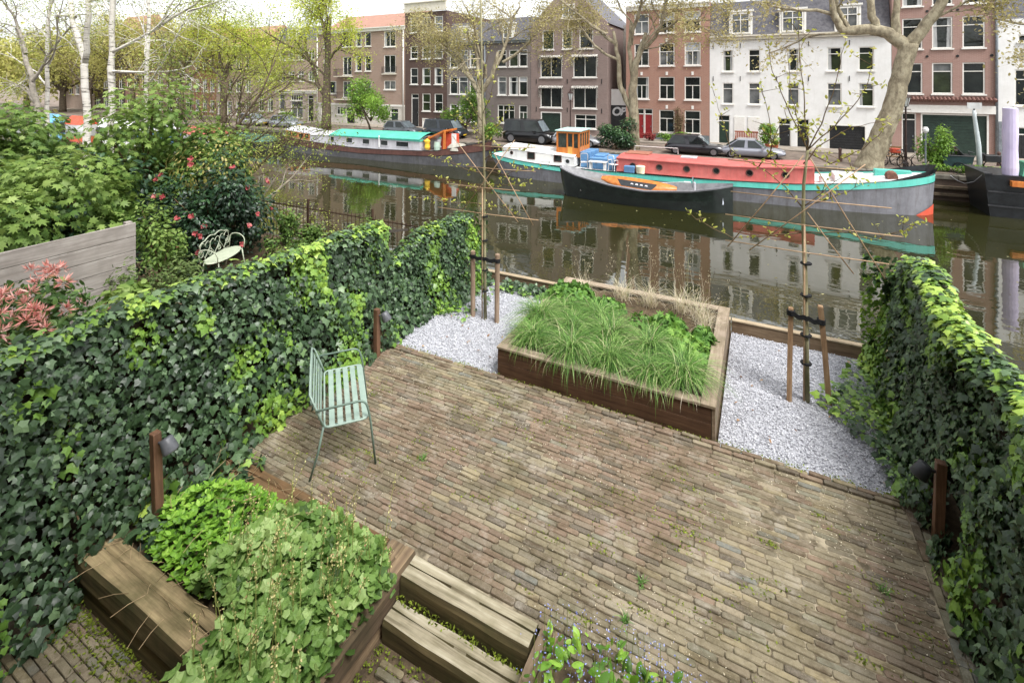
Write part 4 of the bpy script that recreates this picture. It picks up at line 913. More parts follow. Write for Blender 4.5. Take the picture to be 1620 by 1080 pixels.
m_mix = foliage('olive_leaf', [(0,'#3a4a28'),(.5,'#5f733e'),(1,'#8a9a5c')], .55, .3, .25)
mg = 'maple shrubs behind the plank fence'
shrub('maple_shrub', 'big light green maple shrub at the left edge above the plank fence', (-12.2,3.6,-.1), 2.0,1.8,3.2, 9000, .12, T_MAPLE, m_maple, mg, .58, .32)
shrub('maple_shrub', 'maple shrub leaning over the far end of the plank fence', (-12.3,5.3,-.1), 1.3,1.3,2.5, 6000, .115, T_MAPLE, m_maple, mg, .58, .32)
shrub('maple_shrub', 'tall maple bush in front of the birches', (-14.2,7.0,-.1), 1.7,1.6,4.0, 6500, .115, T_MAPLE, m_maple, mg, .64, .36)
shrub('maple_shrub', 'dense maple shrub at the left edge below the far trees', (-15.2,4.6,-.1), 2.0,1.8,3.6, 7500, .12, T_MAPLE, m_maple, mg, .52, .32)
shrub('maple_shrub', 'thin maple sapling rising beside the camellia', (-12.6,7.6,-.1), 1.1,1.1,3.0, 3200, .11, T_MAPLE, m_maple, mg, .55, .3)
shrub('dark_shrub', 'dark evergreen shrub between the maples and the plank fence', (-11.2,4.4,-.1), 1.3,1.2,1.9, 3400, .11, T_OVAL, m_dkleaf, None, .4, .2)
shrub('dark_shrub', 'dark leafy bush behind the thin maple sapling near the water', (-13.4,5.9,-.1), 1.6,1.4,2.5, 3600, .12, T_OVAL, m_dkleaf, None, .45, .2)
shrub('mock_orange', 'grey green twiggy shrub at the end of the plank fence', (-8.35,4.2,0), .7,.65,1.35, 3200, .07, T_OVAL, m_mix, None, .4, .3, 18)
shrub('leafy_shrub', 'fresh green shrub between the plank fence and the camellia', (-10.0,5.2,0), .6,.6,2.0, 1900, .08, T_OVAL, m_maple, None, .55, .3)
shrub('low_perennial', 'low green foliage in front of the plank fence behind the hedge', (-7.6,3.5,0), .7,.6,1.15, 1700, .10, T_ROUND, m_maple, None, .55, .2)
# camellia with red flowers
cm = shrub('camellia', 'dark glossy camellia bush with red flowers beside the iron bench', (-10.95,6.75,-.1), 1.3,1.2,2.7, 7500, .095, T_OVAL, m_dkleaf, None, .45, .16, 14, 'shrub', 14)
m_cam = foliage('camellia_petal', [(0,'#9c4446'),(.5,'#bb6062'),(1,'#dcaaa4')], .5, .3, .2)
T_PET = (np.array([(0,0,0),(.3,.35,.1),(.22,.75,.22),(0,.9,.25),(-.22,.75,.22),(-.3,.35,.1)]), [(0,1,5),(1,2,5),(2,4,5),(2,3,4)])
for k in range(24):
    a = random.uniform(-1.9,.7); h_ = random.uniform(.35,2.5); rr = 1.2*math.sqrt(max(.1,1-((h_-1.3)/1.7)**2)); c = np.array([-10.95+rr*math.cos(a), 6.75+rr*math.sin(a), h_]); n = 14
    d = unit(np.array([math.cos(a),math.sin(a),.3])); az = rng.uniform(0,6.283,n); e1 = unit(np.cross(d,[0,0,1.])); e2 = np.cross(d,e1); D = np.cos(az)[:,None]*e1+np.sin(az)[:,None]*e2+d*rng.uniform(.2,1.2,n)[:,None]
    scatter('flower', np.tile(c,(n,1)), np.tile(d,(n,1))+.3*rng.normal(size=(n,3)), D, np.full(n,.07), np.clip(rng.normal(.35+.3*(k%5==0),.15,n),0,1), T_PET, m_cam, cm)
n = 300; a = rvec(n); P_ = np.array([-10.9,6.8,2.2])+a*np.array([.95,.9,.55]); scatter('young_shoots', P_, a+np.array([0,0,.6]), a, rng.uniform(.05,.09,n), rng.random(n), T_OVAL, foliage('bronze_shoot', [(0,'#7a7a38'),(.5,'#9a9450'),(1,'#b0a468')], .5, .3, .3), cm, kind='stuff')
# ornate wrought iron bench
m_iron = paint('cream_iron', '#a5ad96', '#b3baa4', .5, 10, spec=.4)
ib = thing('iron_bench', 'pale scrolled wrought iron bench beside the camellia in the left garden', 'bench', (-9.55,6.1,.1), R(-62), local=True)
BWd = .52
MB().lathe((0,0,.43), [(.001,0),(.50,0),(.52,.012),(.50,.024),(.001,.03)], 28).build('seat', m_iron, ib)
so = ib.children[0]
for vtx in so.data.vertices: vtx.co.y *= .42
for s in (-1,1):
    MB().tube([(s*.42,.14,.43),(s*.44,.17,.2),(s*.47,.2,0)], .012, 6).build('leg', m_iron, ib, True)
    MB().tube([(s*.40,-.14,.43),(s*.42,-.17,.2),(s*.44,-.22,0)], .012, 6).build('leg', m_iron, ib, True)
    MB().tube(arc([(s*.50,-.16,.43),(s*.54,-.17,.7),(s*.52,.02,.72),(s*.50,.16,.62),(s*.46,.16,.43)],6,.1), .011, 6).build('arm', m_iron, ib, True)
def spiral(cx, cz, r, turns, s, ph): return [(cx+s*r*(1-.72*t)*math.cos(ph+turns*6.283*t), -.17, cz+r*(1-.72*t)*math.sin(ph+turns*6.283*t)) for t in np.linspace(0,1,26)]
for cx in (-.32,0,.32):
    heart = [(cx,-.17,.45)]+[(cx+.16*math.sin(t)**3, -.17, .66+.011*(13*math.cos(t)-5*math.cos(2*t)-2*math.cos(3*t)-math.cos(4*t))) for t in np.linspace(math.pi,-math.pi,30)]
    MB().tube(heart, .006, 6).build('scroll', m_iron, ib, True)
for s in (-1,1):
    MB().tube(spiral(s*.16,.55,.07,1.3,s,math.pi/2), .007, 5).build('scroll', m_iron, ib, True)
    MB().tube(spiral(s*.43,.60,.08,1.4,-s,math.pi/2), .007, 5).build('scroll', m_iron, ib, True)
MB().tube([(x,-.175,.84+.035*abs(math.sin(x*9.6))-.12*abs(x/.5)**4) for x in np.linspace(-.5,.5,24)], .011, 6).build('top_rail', m_iron, ib, True)
MB().tube([(-.5,-.17,.45),(.5,-.17,.45)], .010, 6).build('lower_rail', m_iron, ib, True)
# iron railing along the water
m_rust = paint('rusty_iron', '#33261e', '#4d382b', .8, 14, spec=.3)
rl = thing('iron_railing', 'thin rusty iron railing along the water in the left garden', 'railing', (-9.5,8.6,-.05))
for x in np.arange(-14.4,-5.8,.125):
    z1 = .93+random.gauss(0,.008); MB().tube([(float(x),8.62,-.1),(float(x)+random.gauss(0,.004),8.62,z1-.06),(float(x),8.62,z1)], [.008,.008,.002], 5).build('bar', m_rust, rl)
for z in (.12,.80): MB().box(-14.45,-5.75,8.61,8.63,z,z+.025).build('rail', m_rust, rl)
for x in (-14.3,-12.2,-10.1,-8.0,-5.9): MB().box(x-.02,x+.02,8.60,8.64,-.1,1.05).build('post', m_rust, rl)
for i, (x, y_, r_, h_, lb) in enumerate([(-11.9,8.2,.5,1.25,'shrub climbing the iron railing next to the camellia'),(-10.5,8.35,.45,.85,'small green shrub at the middle of the iron railing'),(-7.9,8.45,.38,1.05,'leafy climber on the iron railing near the ivy hedge'),(-9.7,8.3,.4,.75,'low bush behind the iron bench against the railing'),(-13.4,8.2,.7,1.4,'green bush at the left end of the iron railing')]):
    shrub('railing_shrub', lb, (x,y_,-.05), r_,r_*.7,h_, 900, .075, T_OVAL, m_maple, 'shrubs along the iron railing', .45, .25, 8)
for i, (x, y_, lb) in enumerate([(-9.6,7.5,'leafy green mound just behind the iron bench'),(-8.4,7.7,'low green mound between the iron bench and the railing'),(-7.3,7.9,'ferny ground plants by the railing next to the hedge gap'),(-11.6,7.7,'green mound under the camellia beside the railing')]):
    shrub('low_perennial', lb, (x,y_,-.08), .75,.6,.55, 1100, .08, T_OVAL, m_maple, None, .42, .2, 6)
# dark boarding stub at the hedge gap
solo('shed_roof', MB().add([(-5.95,6.05,1.50),(-5.35,6.05,1.62),(-5.35,6.62,1.50),(-5.95,6.62,1.38),(-5.95,6.05,1.46),(-5.35,6.05,1.58),(-5.35,6.62,1.46),(-5.95,6.62,1.34)],[(0,1,2,3),(7,6,5,4),(0,4,5,1),(1,5,6,2),(2,6,7,3),(3,7,4,0)]), paint('dark_board','#3b352f','#4d463e',.8,6), 'dark sloping board sticking out of the gap in the left hedge', 'board')
# birches on the left bank
m_birch, nt, b, out = newmat('birch_bark')
v = coords(nt, (1,1,1)); nn = noise(nt, coords(nt,(2,2,14)), 1.3, 4); col = ramp(nt, nn, [(.36,lin('#4a453e')),(.44,lin('#c9c4ba')),(.8,lin('#e2ded6'))]); nt.links.new(col, b.inputs['Base Color']); b.inputs['Roughness'].default_value = .75
m_ltwig = paint('birch_twig', '#4f4438', '#6d6050', .85, 8, spec=.1)
m_spring = foliage('spring_leaf', [(0,'#6c7a30'),(.5,'#98a646'),(1,'#bcc46a')], .5, .3, .35)
cfgB = dict(steps=6, up=[.05,.02,-.06,-.10], wob=.12, n=[10,7,6], ang=[48,42,40], ratio=[.55,.62,.62], t0=.15)
bg = 'white stemmed birches on the left bank'
def birch(label, base, path, r0, leafn, limbs):
    tree('birch_tree', label, base, limbs, cfgB, 3, m_birch, m_spring, leafn, .045, T_OVAL, .14, bg, path)
bx, by = -20.3, 8.3
birch('forked white birch trunk at the left, splitting in a Y', (bx,by,-.1), [([(bx,by,-.2),(bx-.1,by,2.0),(bx-.25,by,4.4),(bx-.28,by,4.75),(bx-1.0,by,6.0),(bx-1.4,by,7.6),(bx-1.3,by,9.4)],[.125,.115,.105,.10,.085,.065,.03]), ([(bx-.26,by,4.6),(bx+.05,by,6.2),(bx-.2,by,7.4),(bx-.9,by+.1,9)],[.09,.08,.07,.03])], .2, 3200,
  [((bx-1.3,by,7.4),(-.9,.2,.3),2.6,.06),((bx-.1,by,7.2),(.8,.3,.5),2.6,.06),((bx-.9,by,6.2),(-1,.1,.15),3.2,.06),((bx-.2,by,6.6),(1,-.1,.3),2.6,.05)])
bx, by = -18.6, 8.2
birch('straight white birch with a long branch to the right', (bx,by,-.1), [([(bx,by,-.2),(bx+.05,by,2.5),(bx,by,5),(bx+.1,by,7.5),(bx,by,10)],[.105,.09,.08,.065,.03]), ([(bx+.02,by,4.9),(bx+1.2,by+.6,5.6),(bx+2.8,by+1,6.4),(bx+4.2,by+1.3,7.4)],[.05,.042,.032,.02])], .2, 3400,
  [((bx+1.2,by+.6,5.6),(1,.2,.5),2.2,.04),((bx+2.4,by+1,6.2),(1,.3,.1),2.4,.04),((bx,by,6.2),(-.9,0,.5),2.2,.05),((bx,by,7),(.8,.2,.7),2.2,.05),((bx,by,4.3),(1,.5,-.05),2.8,.05)])
bx, by = -20.0, 10.2-1.8
birch('pale birch stem between the forked birch and the straight one', (bx+.9,by,-.1), [([(bx+.9,by,-.2),(bx+.95,by,3),(bx+1.0,by,6),(bx+1.25,by,9.5)],[.10,.085,.07,.03])], .2, 2600, [((bx+1,by,5.6),(-.7,.4,.6),2.2,.05),((bx+1.05,by,7),(.7,.3,.6),2.2,.05)])
bx, by = -16.4, 7.6
tree('leaning_tree', 'grey leaning trunk over the far left bank', (-22.6,8.0,-.1), [((-24.2,8,5.0),(-.6,.1,.8),2.4,.07),((-23.6,8,4.0),(.3,.2,.9),2.6,.06),((-23.2,8,3.0),(-.9,0,.5),2.6,.06)], cfgB, 3, paint('grey_bark','#7a746a','#a49d92',.85,6,spec=.1), m_spring, 3000, .05, T_OVAL, .15, None, [([(-22.6,8,-.2),(-23.0,8,2.2),(-23.8,8,4.2),(-25,8,6.0)],[.12,.10,.085,.05])])
bx, by = -16.9, 8.3
birch('slim grey birch with hanging twigs right of the straight one', (bx,by,-.1), [([(bx,by,-.2),(bx+.1,by,3),(bx+.2,by,6),(bx+.15,by,9)],[.075,.065,.05,.02])], .2, 3400, [((bx+.1,by,3.8),(.9,.3,.7),3.0,.035),((bx+.15,by,4.6),(-.9,.2,.7),3.0,.035),((bx+.2,by,5.4),(.8,.3,.7),3.0,.03),((bx+.2,by,6.2),(-.7,.2,.8),2.6,.03)])
bx, by = -23.5, 9.0
birch('thin birch at the left edge with a wide net of twigs', (bx,by-.6,-.1), [([(bx,by-.6,-.2),(bx-.2,by-.6,3),(bx,by-.6,6),(bx+.2,by-.6,9)],[.085,.07,.055,.02])], .2, 3400, [((bx-.1,by-.6,3.8),(-.9,.0,.6),3.6,.04),((bx,by-.6,4.6),(.9,.1,.6),3.6,.04),((bx,by-.6,5.6),(-.8,.1,.7),3.4,.035),((bx+.1,by-.6,6.6),(.7,.1,.8),3.0,.03)])
# twiggy hawthorn in front of the far houses
cfgH = dict(steps=5, up=[.10,.06,.0,-.04], wob=.2, n=[9,7,5], ang=[38,42,40], ratio=[.6,.58,.6], t0=.2)
tree('hawthorn_tree', 'twiggy green hawthorn above the camellia at the water edge', (-13.9,8.35,-.1), [((-13.9,8.35,-.1),(.1,.1,1),4.4,.07),((-13.8,8.35,.2),(.75,.2,.8),3.8,.05),((-14,8.35,.2),(-.6,.1,.9),3.8,.05),((-13.9,8.35,.1),(.3,.1,1),5.0,.05)], cfgH, 3, m_ltwig, foliage('hawthorn_leaf',[(0,'#5a6a2e'),(.5,'#7f9040'),(1,'#a9b05c')],.5,.3,.3), 9000, .05, T_OVAL, .17)
tree('overhanging_shrub', 'bare branches with few leaves hanging over the canal by the moored barge', (-14.6,8.5,-.3), [((-14.6,8.5,-.2),(.9,.9,.25),3.6,.05),((-14.6,8.5,-.2),(.6,1,.0),3.4,.05),((-14.6,8.5,-.2),(1,.6,.1),3.2,.05),((-14.6,8.5,-.2),(.3,1,.4),3.2,.05)], dict(steps=6, up=[0,-.04,-.06,-.06], wob=.16, n=[8,5,3], ang=[40,40,40], ratio=[.5,.55,.6], t0=.3), 3, paint('pale_branch','#7d7466','#a39a8a',.85,6,spec=.1), m_spring, 1500, .06, T_OVAL, .12)
# ================================================================ HOUSES ACROSS THE CANAL
m_white = weathered('white_paint', '#dededc', '#e7e7e6', '#b4b2ac', .65, .22, .25, (1.5,1.5,.2))
m_frame = paint('window_frame_white', '#dcdad4', '#e6e4df', .5, 8, spec=.35)
m_cream = paint('cream_stone', '#c9c2b2', '#d6d0c2', .8, 4, spec=.2)
m_slate = paint('slate', '#55545a', '#6d6c70', .8, 5, spec=.25, bmp=.3)
m_tile, nt, b, out = newmat('orange_tile')
sx = N(nt,'ShaderNodeTexWave'); sx.inputs['Scale'].default_value = 3.0; nt.links.new(coords(nt,(1,0.2,1),True), sx.inputs[0])
nt.links.new(mixc(nt, noise(nt, coords(nt,(1,1,1),True), 2.0), lin('#8f6a5a'), lin('#a88272')), b.inputs['Base Color']); b.inputs['Roughness'].default_value = .85; bump(nt, b, sx.outputs[0], .5, .03)
def glass(name, c, c2):
    m, nt, b, out = newmat(name); nt.links.new(ramp(nt, noise(nt, coords(nt,(1,1,1),True), .9, 4), [(.35,lin(c)),(.65,lin(c2))]), b.inputs['Base Color'])
    b.inputs['Roughness'].default_value = .04; b.inputs['IOR'].default_value = 1.5; return m
G_DARK = glass('window_glass', '#14181a', '#2c3230'); G_MID = glass('window_glass_curtain', '#3a3f42', '#787a7a'); G_LIGHT = glass('window_glass_blind', '#8a8f94', '#b9bcc0'); G_GREEN = glass('window_glass_leafy', '#1a2018', '#3a4430')
m_curtain = paint('curtain_behind_glass','#8d8f90','#b5b6b5',.1,7,spec=.5,stretch=(5,5,.3))
m_green = paint('green_door', '#1f2f28', '#2a3d34', .5, 6, spec=.4); m_black = paint('black_paint', '#1d1e20', '#2a2b2d', .5, 6, spec=.4); m_red = paint('red_door', '#7d1f22', '#8f2a2c', .45, 6, spec=.4)
m_anchor = paint('wall_anchor', '#1a1a1b', None, .7)
m_lead = paint('lead_grey', '#6a7076', '#848a90', .6, 6, spec=.3)
m_metal = paint('dark_metal', '#2a2b2d', '#38393b', .5, 10, spec=.4)
def wall_front(mb, u0, u1, z0, z1, v, holes, depth=.16):
    xs = sorted(set([u0,u1]+[h[0] for h in holes]+[h[1] for h in holes])); zs = sorted(set([z0,z1]+[h[2] for h in holes]+[h[3] for h in holes]))
    for i in range(len(xs)-1):
        for j in range(len(zs)-1):
            cx, cz = (xs[i]+xs[i+1])/2, (zs[j]+zs[j+1])/2
            if any(h[0] < cx < h[1] and h[2] < cz < h[3] for h in holes): continue
            mb.quad((xs[i],v,zs[j]),(xs[i+1],v,zs[j]),(xs[i+1],v,zs[j+1]),(xs[i],v,zs[j+1]))
    for a, c, e, f_ in holes:
        d = v+depth
        mb.quad((a,v,e),(a,d,e),(a,d,f_),(a,v,f_)); mb.quad((c,v,e),(c,v,f_),(c,d,f_),(c,d,e)); mb.quad((a,v,f_),(a,d,f_),(c,d,f_),(c,v,f_)); mb.quad((a,v,e),(c,v,e),(c,d,e),(a,d,e))
def bars(mb, x0, x1, z0, z1, v, xb, zb, w=.05, t=.05, fw=.07):
    """frame ring and glazing bars in the plane v"""
    mb.box(x0,x0+fw,v,v+t+.02,z0,z1); mb.box(x1-fw,x1,v,v+t+.02,z0,z1); mb.box(x0+fw,x1-fw,v,v+t+.02,z1-fw,z1); mb.box(x0+fw,x1-fw,v,v+t+.02,z0,z0+fw)
    for x in xb: mb.box(x-w/2,x+w/2,v+.008,v+t,z0+fw,z1-fw)
    for z in zb: mb.box(x0+fw,x1-fw,v+.004,v+t+.01,z-w/2,z+w/2)
def window(root, v, x0, x1, z0, z1, style, glassm=None, frame=None, sill=True, dep=.08):
    frame = frame or m_frame; w, h_ = x1-x0, z1-z0; mb = MB(); xb, zb = [], []
    if style == 'sash2': zb = [z0+h_*.62]; 
    elif style == 'sash': zb = [z0+h_*.5]
    elif style == 'double': xb = [(x0+x1)/2]
    elif style == 'cross': xb = [(x0+x1)/2]; zb = [z0+h_*.66]
    elif style == 'trans': zb = [z0+h_*.72]
    elif style == 'triple': xb = [x0+w/3, x0+2*w/3]; zb = [z0+h_*.7]
    elif style == 'multi': xb = [x0+w*i/5 for i in range(1,5)]
    bars(mb, x0, x1, z0, z1, v+dep-.05, xb, zb)
    if style == 'sash2': mb.box((x0+x1)/2-.025,(x0+x1)/2+.025,v+dep-.04,v+dep,z0+.06,z0+h_*.62)
    wo = mb.build('window', frame, root)
    gm = glassm or random.choice([G_DARK,G_DARK,G_GREEN,G_DARK,G_MID])
    if style in ('sash2','trans','cross') and random.random() < .45 and glassm is None:
        zc = zb[0]; MB().quad((x0+.05,v+dep,z0+.05),(x1-.05,v+dep,z0+.05),(x1-.05,v+dep,zc),(x0+.05,v+dep,zc)).build('pane', gm, wo); MB().quad((x0+.05,v+dep,zc),(x1-.05,v+dep,zc),(x1-.05,v+dep,z1-.05),(x0+.05,v+dep,z1-.05)).build('pane', random.choice([G_LIGHT,G_MID,G_DARK]), wo)
    else: MB().quad((x0+.05,v+dep,z0+.05),(x1-.05,v+dep,z0+.05),(x1-.05,v+dep,z1-.05),(x0+.05,v+dep,z1-.05)).build('pane', gm, wo)
    if random.random() < .4 and glassm is None and style not in ('multi',):
        cw = (x1-x0)*random.uniform(.14,.26); c_ = MB().quad((x0+.06,v+dep-.006,z0+.06),(x0+.06+cw,v+dep-.006,z0+.06),(x0+.06+cw*.8,v+dep-.006,z1-.06),(x0+.06,v+dep-.006,z1-.06))
        if random.random() < .6: c_.quad((x1-.06-cw,v+dep-.006,z0+.06),(x1-.06,v+dep-.006,z0+.06),(x1-.06,v+dep-.006,z1-.06),(x1-.06-cw*.8,v+dep-.006,z1-.06))
        c_.build('curtain', m_curtain, wo)
    if sill: MB().box(x0-.06,x1+.06,v-.08,v+.04,z0-.09,z0-.005).build('sill', frame, wo)
    return wo
def door(root, v, x0, x1, z0, z1, mat, trans=True, frame=None, dep=.1):
    frame = frame or m_frame; mb = MB(); zt_ = z1-.42 if trans else z1-.06
    mb.box(x0,x0+.06,v+dep-.06,v+dep,z0,z1); mb.box(x1-.06,x1,v+dep-.06,v+dep,z0,z1); mb.box(x0+.06,x1-.06,v+dep-.06,v+dep,z1-.06,z1)
    if trans: mb.box(x0+.06,x1-.06,v+dep-.055,v+dep,zt_-.03,zt_+.03)
    o = mb.build('door_frame', frame, root)
    l = MB().box(x0+.06,x1-.06,v+dep-.03,v+dep+.01,z0+.01,zt_-.03); 
    for k in range(2): l.box(x0+.06+(x1-x0-.12)*.18,x1-.06-(x1-x0-.12)*.18,v+dep-.04,v+dep-.03,z0+.15+k*(zt_-z0)*.48,z0+.15+k*(zt_-z0)*.48+(zt_-z0)*.36)
    lo = l.build('door_leaf', mat, o)
    MB().box(x1-.18,x1-.13,v+dep-.07,v+dep-.04,(z0+zt_)/2-.05,(z0+zt_)/2+.05).build('handle', m_lead, o)
    if trans: MB().quad((x0+.06,v+dep-.01,zt_+.03),(x1-.06,v+dep-.01,zt_+.03),(x1-.06,v+dep-.01,z1-.06),(x0+.06,v+dep-.01,z1-.06)).build('fanlight', G_DARK, o)
    return o
def garage(root, v, x0, x1, z0, z1, mat, frame=None):
    frame = frame or m_frame
    f_ = MB().box(x0,x0+.08,v-.02,v+.1,z0,z1).box(x1-.08,x1,v-.02,v+.1,z0,z1).box(x0+.08,x1-.08,v-.02,v+.1,z1-.08,z1).build('gate_frame', frame, root); n = int((z1-z0-.08)/.17); 
    for k in range(n): MB().box(x0+.08,x1-.08,v+.06,v+.1,z0+k*(z1-.08-z0)/n+.008,z0+(k+1)*(z1-.08-z0)/n-.008).build('gate_slat', mat, f_)
    MB().quad((x0+.08,v+.11,z0),(x1-.08,v+.11,z0),(x1-.08,v+.11,z1-.08),(x0+.08,v+.11,z1-.08)).build('gate_back', m_black, f_)
def house(label, u0, u1, ztop, mat, wins, doors=(), gates=(), depth=9, v=VF, zb=ZS+.1, roof=('flat',None), cornice=None, ground=None, name='house'):
    """wins: (x0,x1,z0,z1,style[,glass]); ground: (ztop, material) for a differently faced ground floor"""
    r = thing(name, label, 'house', ((u0+u1)/2, v, zb), 0, None)
    holes = [w[:4] for w in wins]+[d[:4] for d in doors]+[g_[:4] for g_ in gates]
    cut = ground[0] if ground else None; mb = MB()
    wall_front(mb, u0, u1, cut if cut else zb, ztop, v, [h for h in holes if cut is None or h[2] >= cut-.01])
    mb.quad((u0,v,zb),(u0,v+depth,zb),(u0,v+depth,ztop),(u0,v,ztop)); mb.quad((u1,v,zb),(u1,v,ztop),(u1,v+depth,ztop),(u1,v+depth,zb)); mb.quad((u0,v+depth,zb),(u1,v+depth,zb),(u1,v+depth,ztop),(u0,v+depth,ztop)); mb.quad((u0,v,ztop),(u1,v,ztop),(u1,v+depth,ztop),(u0,v+depth,ztop))
    mb.build('wall', mat, r, fixn=False)
    if ground:
        g_ = MB(); wall_front(g_, u0, u1, zb, cut, v-.012, [h for h in holes if h[2] < cut-.01], .17); g_.quad((u0,v-.012,cut),(u1,v-.012,cut),(u1,v+.01,cut),(u0,v+.01,cut)); g_.build('ground_floor', ground[1], r, fixn=False)
    bk = MB().quad((u0+.02,v+.165,zb),(u1-.02,v+.165,zb),(u1-.02,v+.165,ztop-.05),(u0+.02,v+.165,ztop-.05)); bk.build('dark_interior', m_black, r)
    for w in wins: window(r, v, *w[:5], *(w[5:6]))
    for d in doors: door(r, v, *d[:5], *(d[5:6]))
    for g_ in gates: garage(r, v, *g_[:5])
    kind, rm = roof[0], roof[1]
    if kind == 'pitch':
        h_ = roof[2]; MB().add([(u0,v-.05,ztop),(u1,v-.05,ztop),(u1,v+depth/2,ztop+h_),(u0,v+depth/2,ztop+h_),(u0,v+depth,ztop),(u1,v+depth,ztop)],[(0,1,2,3),(3,2,5,4),(0,3,4),(1,5,2)]).build('roof', rm, r)
    elif kind == 'mansard':
        h_ = roof[2]; MB().add([(u0,v+.05,ztop),(u1,v+.05,ztop),(u1-.02,v+.9,ztop+h_),(u0+.02,v+.9,ztop+h_),(u0+.02,v+depth,ztop+h_+.1),(u1-.02,v+depth,ztop+h_+.1),(u0,v+depth,ztop),(u1,v+depth,ztop)],[(0,1,2,3),(3,2,5,4),(0,3,4,6),(1,7,5,2)]).build('roof', rm, r)
    elif kind == 'gable':
        h_ = roof[2]; c = (u0+u1)/2; MB().add([(u0,v,ztop),(u1,v,ztop),(c,v,ztop+h_),(u0,v+.3,ztop),(u1,v+.3,ztop),(c,v+.3,ztop+h_)],[(0,1,2),(3,5,4),(0,2,5,3),(1,4,5,2)]).build('gable', mat, r)
        MB().add([(u0-.1,v+.3,ztop-.1),(c,v+.3,ztop+h_),(u1+.1,v+.3,ztop-.1),(u0-.1,v+depth,ztop-.1),(c,v+depth,ztop+h_),(u1+.1,v+depth,ztop-.1)],[(0,1,4,3),(1,2,5,4)]).build('roof', rm, r)
    if cornice:
        z0, z1, cm_ = cornice; MB().box(u0+.01,u1-.01,v-.16,v+.02,z0,z1).box(u0-.02,u1+.02,v-.28,v+.02,z1,z1+.10).build('cornice', cm_, r)
    return r
def pipe(root, x, v, z0, z1, mat, r_=.06): MB().tube([(x,v-.09,z0),(x,v-.09,z1)], r_, 8).build('drainpipe', mat, root, True)
def balcony(root, x0, x1, z0, v, h_=.75, d=.6):
    s = MB().box(x0,x1,v-d,v-.005,z0-.10,z0).build('balcony', m_cream, root); mb = MB()
    mb.box(x0,x1,v-d,v-d+.03,z0+h_-.03,z0+h_)
    for x in np.linspace(x0+.02,x1-.02,14): mb.box(float(x)-.012,float(x)+.012,v-d+.005,v-d+.025,z0,z0+h_)
    for x in (x0,x1-.03):
        mb.box(x,x+.03,v-d+.03,v,z0+h_-.03,z0+h_)
        for k in range(3): mb.box(x+.005,x+.025,v-d+.15+k*.15,v-d+.17+k*.15,z0,z0+h_-.03)
    mb.build('railing', m_metal, s)
def dormer(root, x0, x1, z0, z1, v, glassm=None):
    b_ = MB().box(x0,x1,v-.02,v+1.6,z0,z1).box(x0-.08,x1+.08,v-.12,v+1.6,z1,z1+.12).build('dormer', m_frame, root)
    window(root, v-.12, x0+.18, x1-.18, z0+.12, z1-.1, 'cross', glassm or G_MID, None, False)
    for s in (x0+.05,x1-.13): MB().box(s,s+.08,v-.06,v-.02,z0,z1).build('pilaster', m_frame, root)

B_BEIGE = brickwall('brick_beige','#a58f82','#978175','#b3a599'); B_BROWN = brickwall('brick_brown','#9a8174','#8d766a','#a6968a'); B_DARK = brickwall('brick_dark','#54423d','#4a3a36','#655650')
B_GREY = brickwall('brick_grey','#776d69','#6c6360','#837b77'); B_WARE = brickwall('brick_warehouse','#877470','#7c6a65','#92857f'); B_RED = brickwall('brick_red','#9c7363','#926a5c','#a88d80'); B_PINK = brickwall('brick_pink','#9a7a70','#8f7066','#a89088'); B_ORANGE = brickwall('brick_orange','#9a6650','#8e5c48','#a08070')
D = 'cross'
# beige brick pair on the left
W = [(a,c,6.35,7.45,'cross') for a, c in [(-50.29,-49.25),(-48.73,-47.71),(-47.19,-46.19),(-45.46,-44.5)]]+[(a,c,3.95,5.1,'cross') for a, c in [(-50.29,-49.25),(-48.73,-47.71),(-47.19,-46.19),(-45.46,-44.5)]]
W += [(-50.29,-49.35,.33,2.45,'trans'),(-48.3,-46.35,-.2,1.7,'sash2',G_MID),(-48.3,-46.35,1.74,2.4,'multi')]
h1 = house('beige brick house with a white shop front left of the balconies', -51.0, -44.15, 8.6, B_BEIGE, W, [(-45.55,-44.65,ZS+.1,2.4,m_black)], [], 9, roof=('mansard',m_slate,1.6), cornice=(2.55,2.8,m_frame), ground=(2.5,paint('pinkish_plaster','#a5968e','#b3a59c',.8,3)))
dormer(h1,-48.9,-47.4,8.75,10.0,VF+.1)
W = [(a,c,3.95,5.1,'cross') for a, c in [(-53.95,-53.03),(-52.35,-51.4)]]+[(a,c,6.2,7.2,'cross') for a, c in [(-53.95,-53.03),(-52.35,-51.4)]]+[(a,c,.4,2.45,'cross') for a, c in [(-53.95,-53.03),(-52.35,-51.4)]]
h0 = house('narrow beige house with two windows per floor behind the leaning elm', -55.0, -51.01, 7.9, B_BEIGE, W, roof=('pitch',m_tile,2.6), cornice=(7.6,7.9,m_frame))
# brown house with balconies
rows = [(7.6,9.05),(5.0,6.6),(2.5,4.0)]
W = [(a,c,z0,z1,'sash' if (a > -37.5 and z0 == 5.0) else 'single') for a, c in [(-38.37,-37.5),(-37.03,-36.2)] for z0, z1 in rows]
W += [(-43.07,-42.3,7.6,8.9,'single'),(-43.07,-42.3,4.95,6.35,'single'),(-43.07,-41.15,2.6,3.95,'double')]
W += [(-40.17,-38.92,4.6,6.55,'double'),(-40.17,-38.92,2.2,3.95,'double'),(-40.3,-38.8,7.6,8.9,'triple')]
W += [(-34.45,-32.94,7.45,9.05,'double'),(-34.45,-32.94,4.8,6.6,'double'),(-34.45,-32.94,3.1,4.0,'double')]
W += [(-41.07,-39.75,.35,1.2,'triple',G_DARK),(-38.4,-37.45,.35,1.2,'double',G_DARK),(-36.5,-34.5,.3,1.15,'multi',G_MID)]
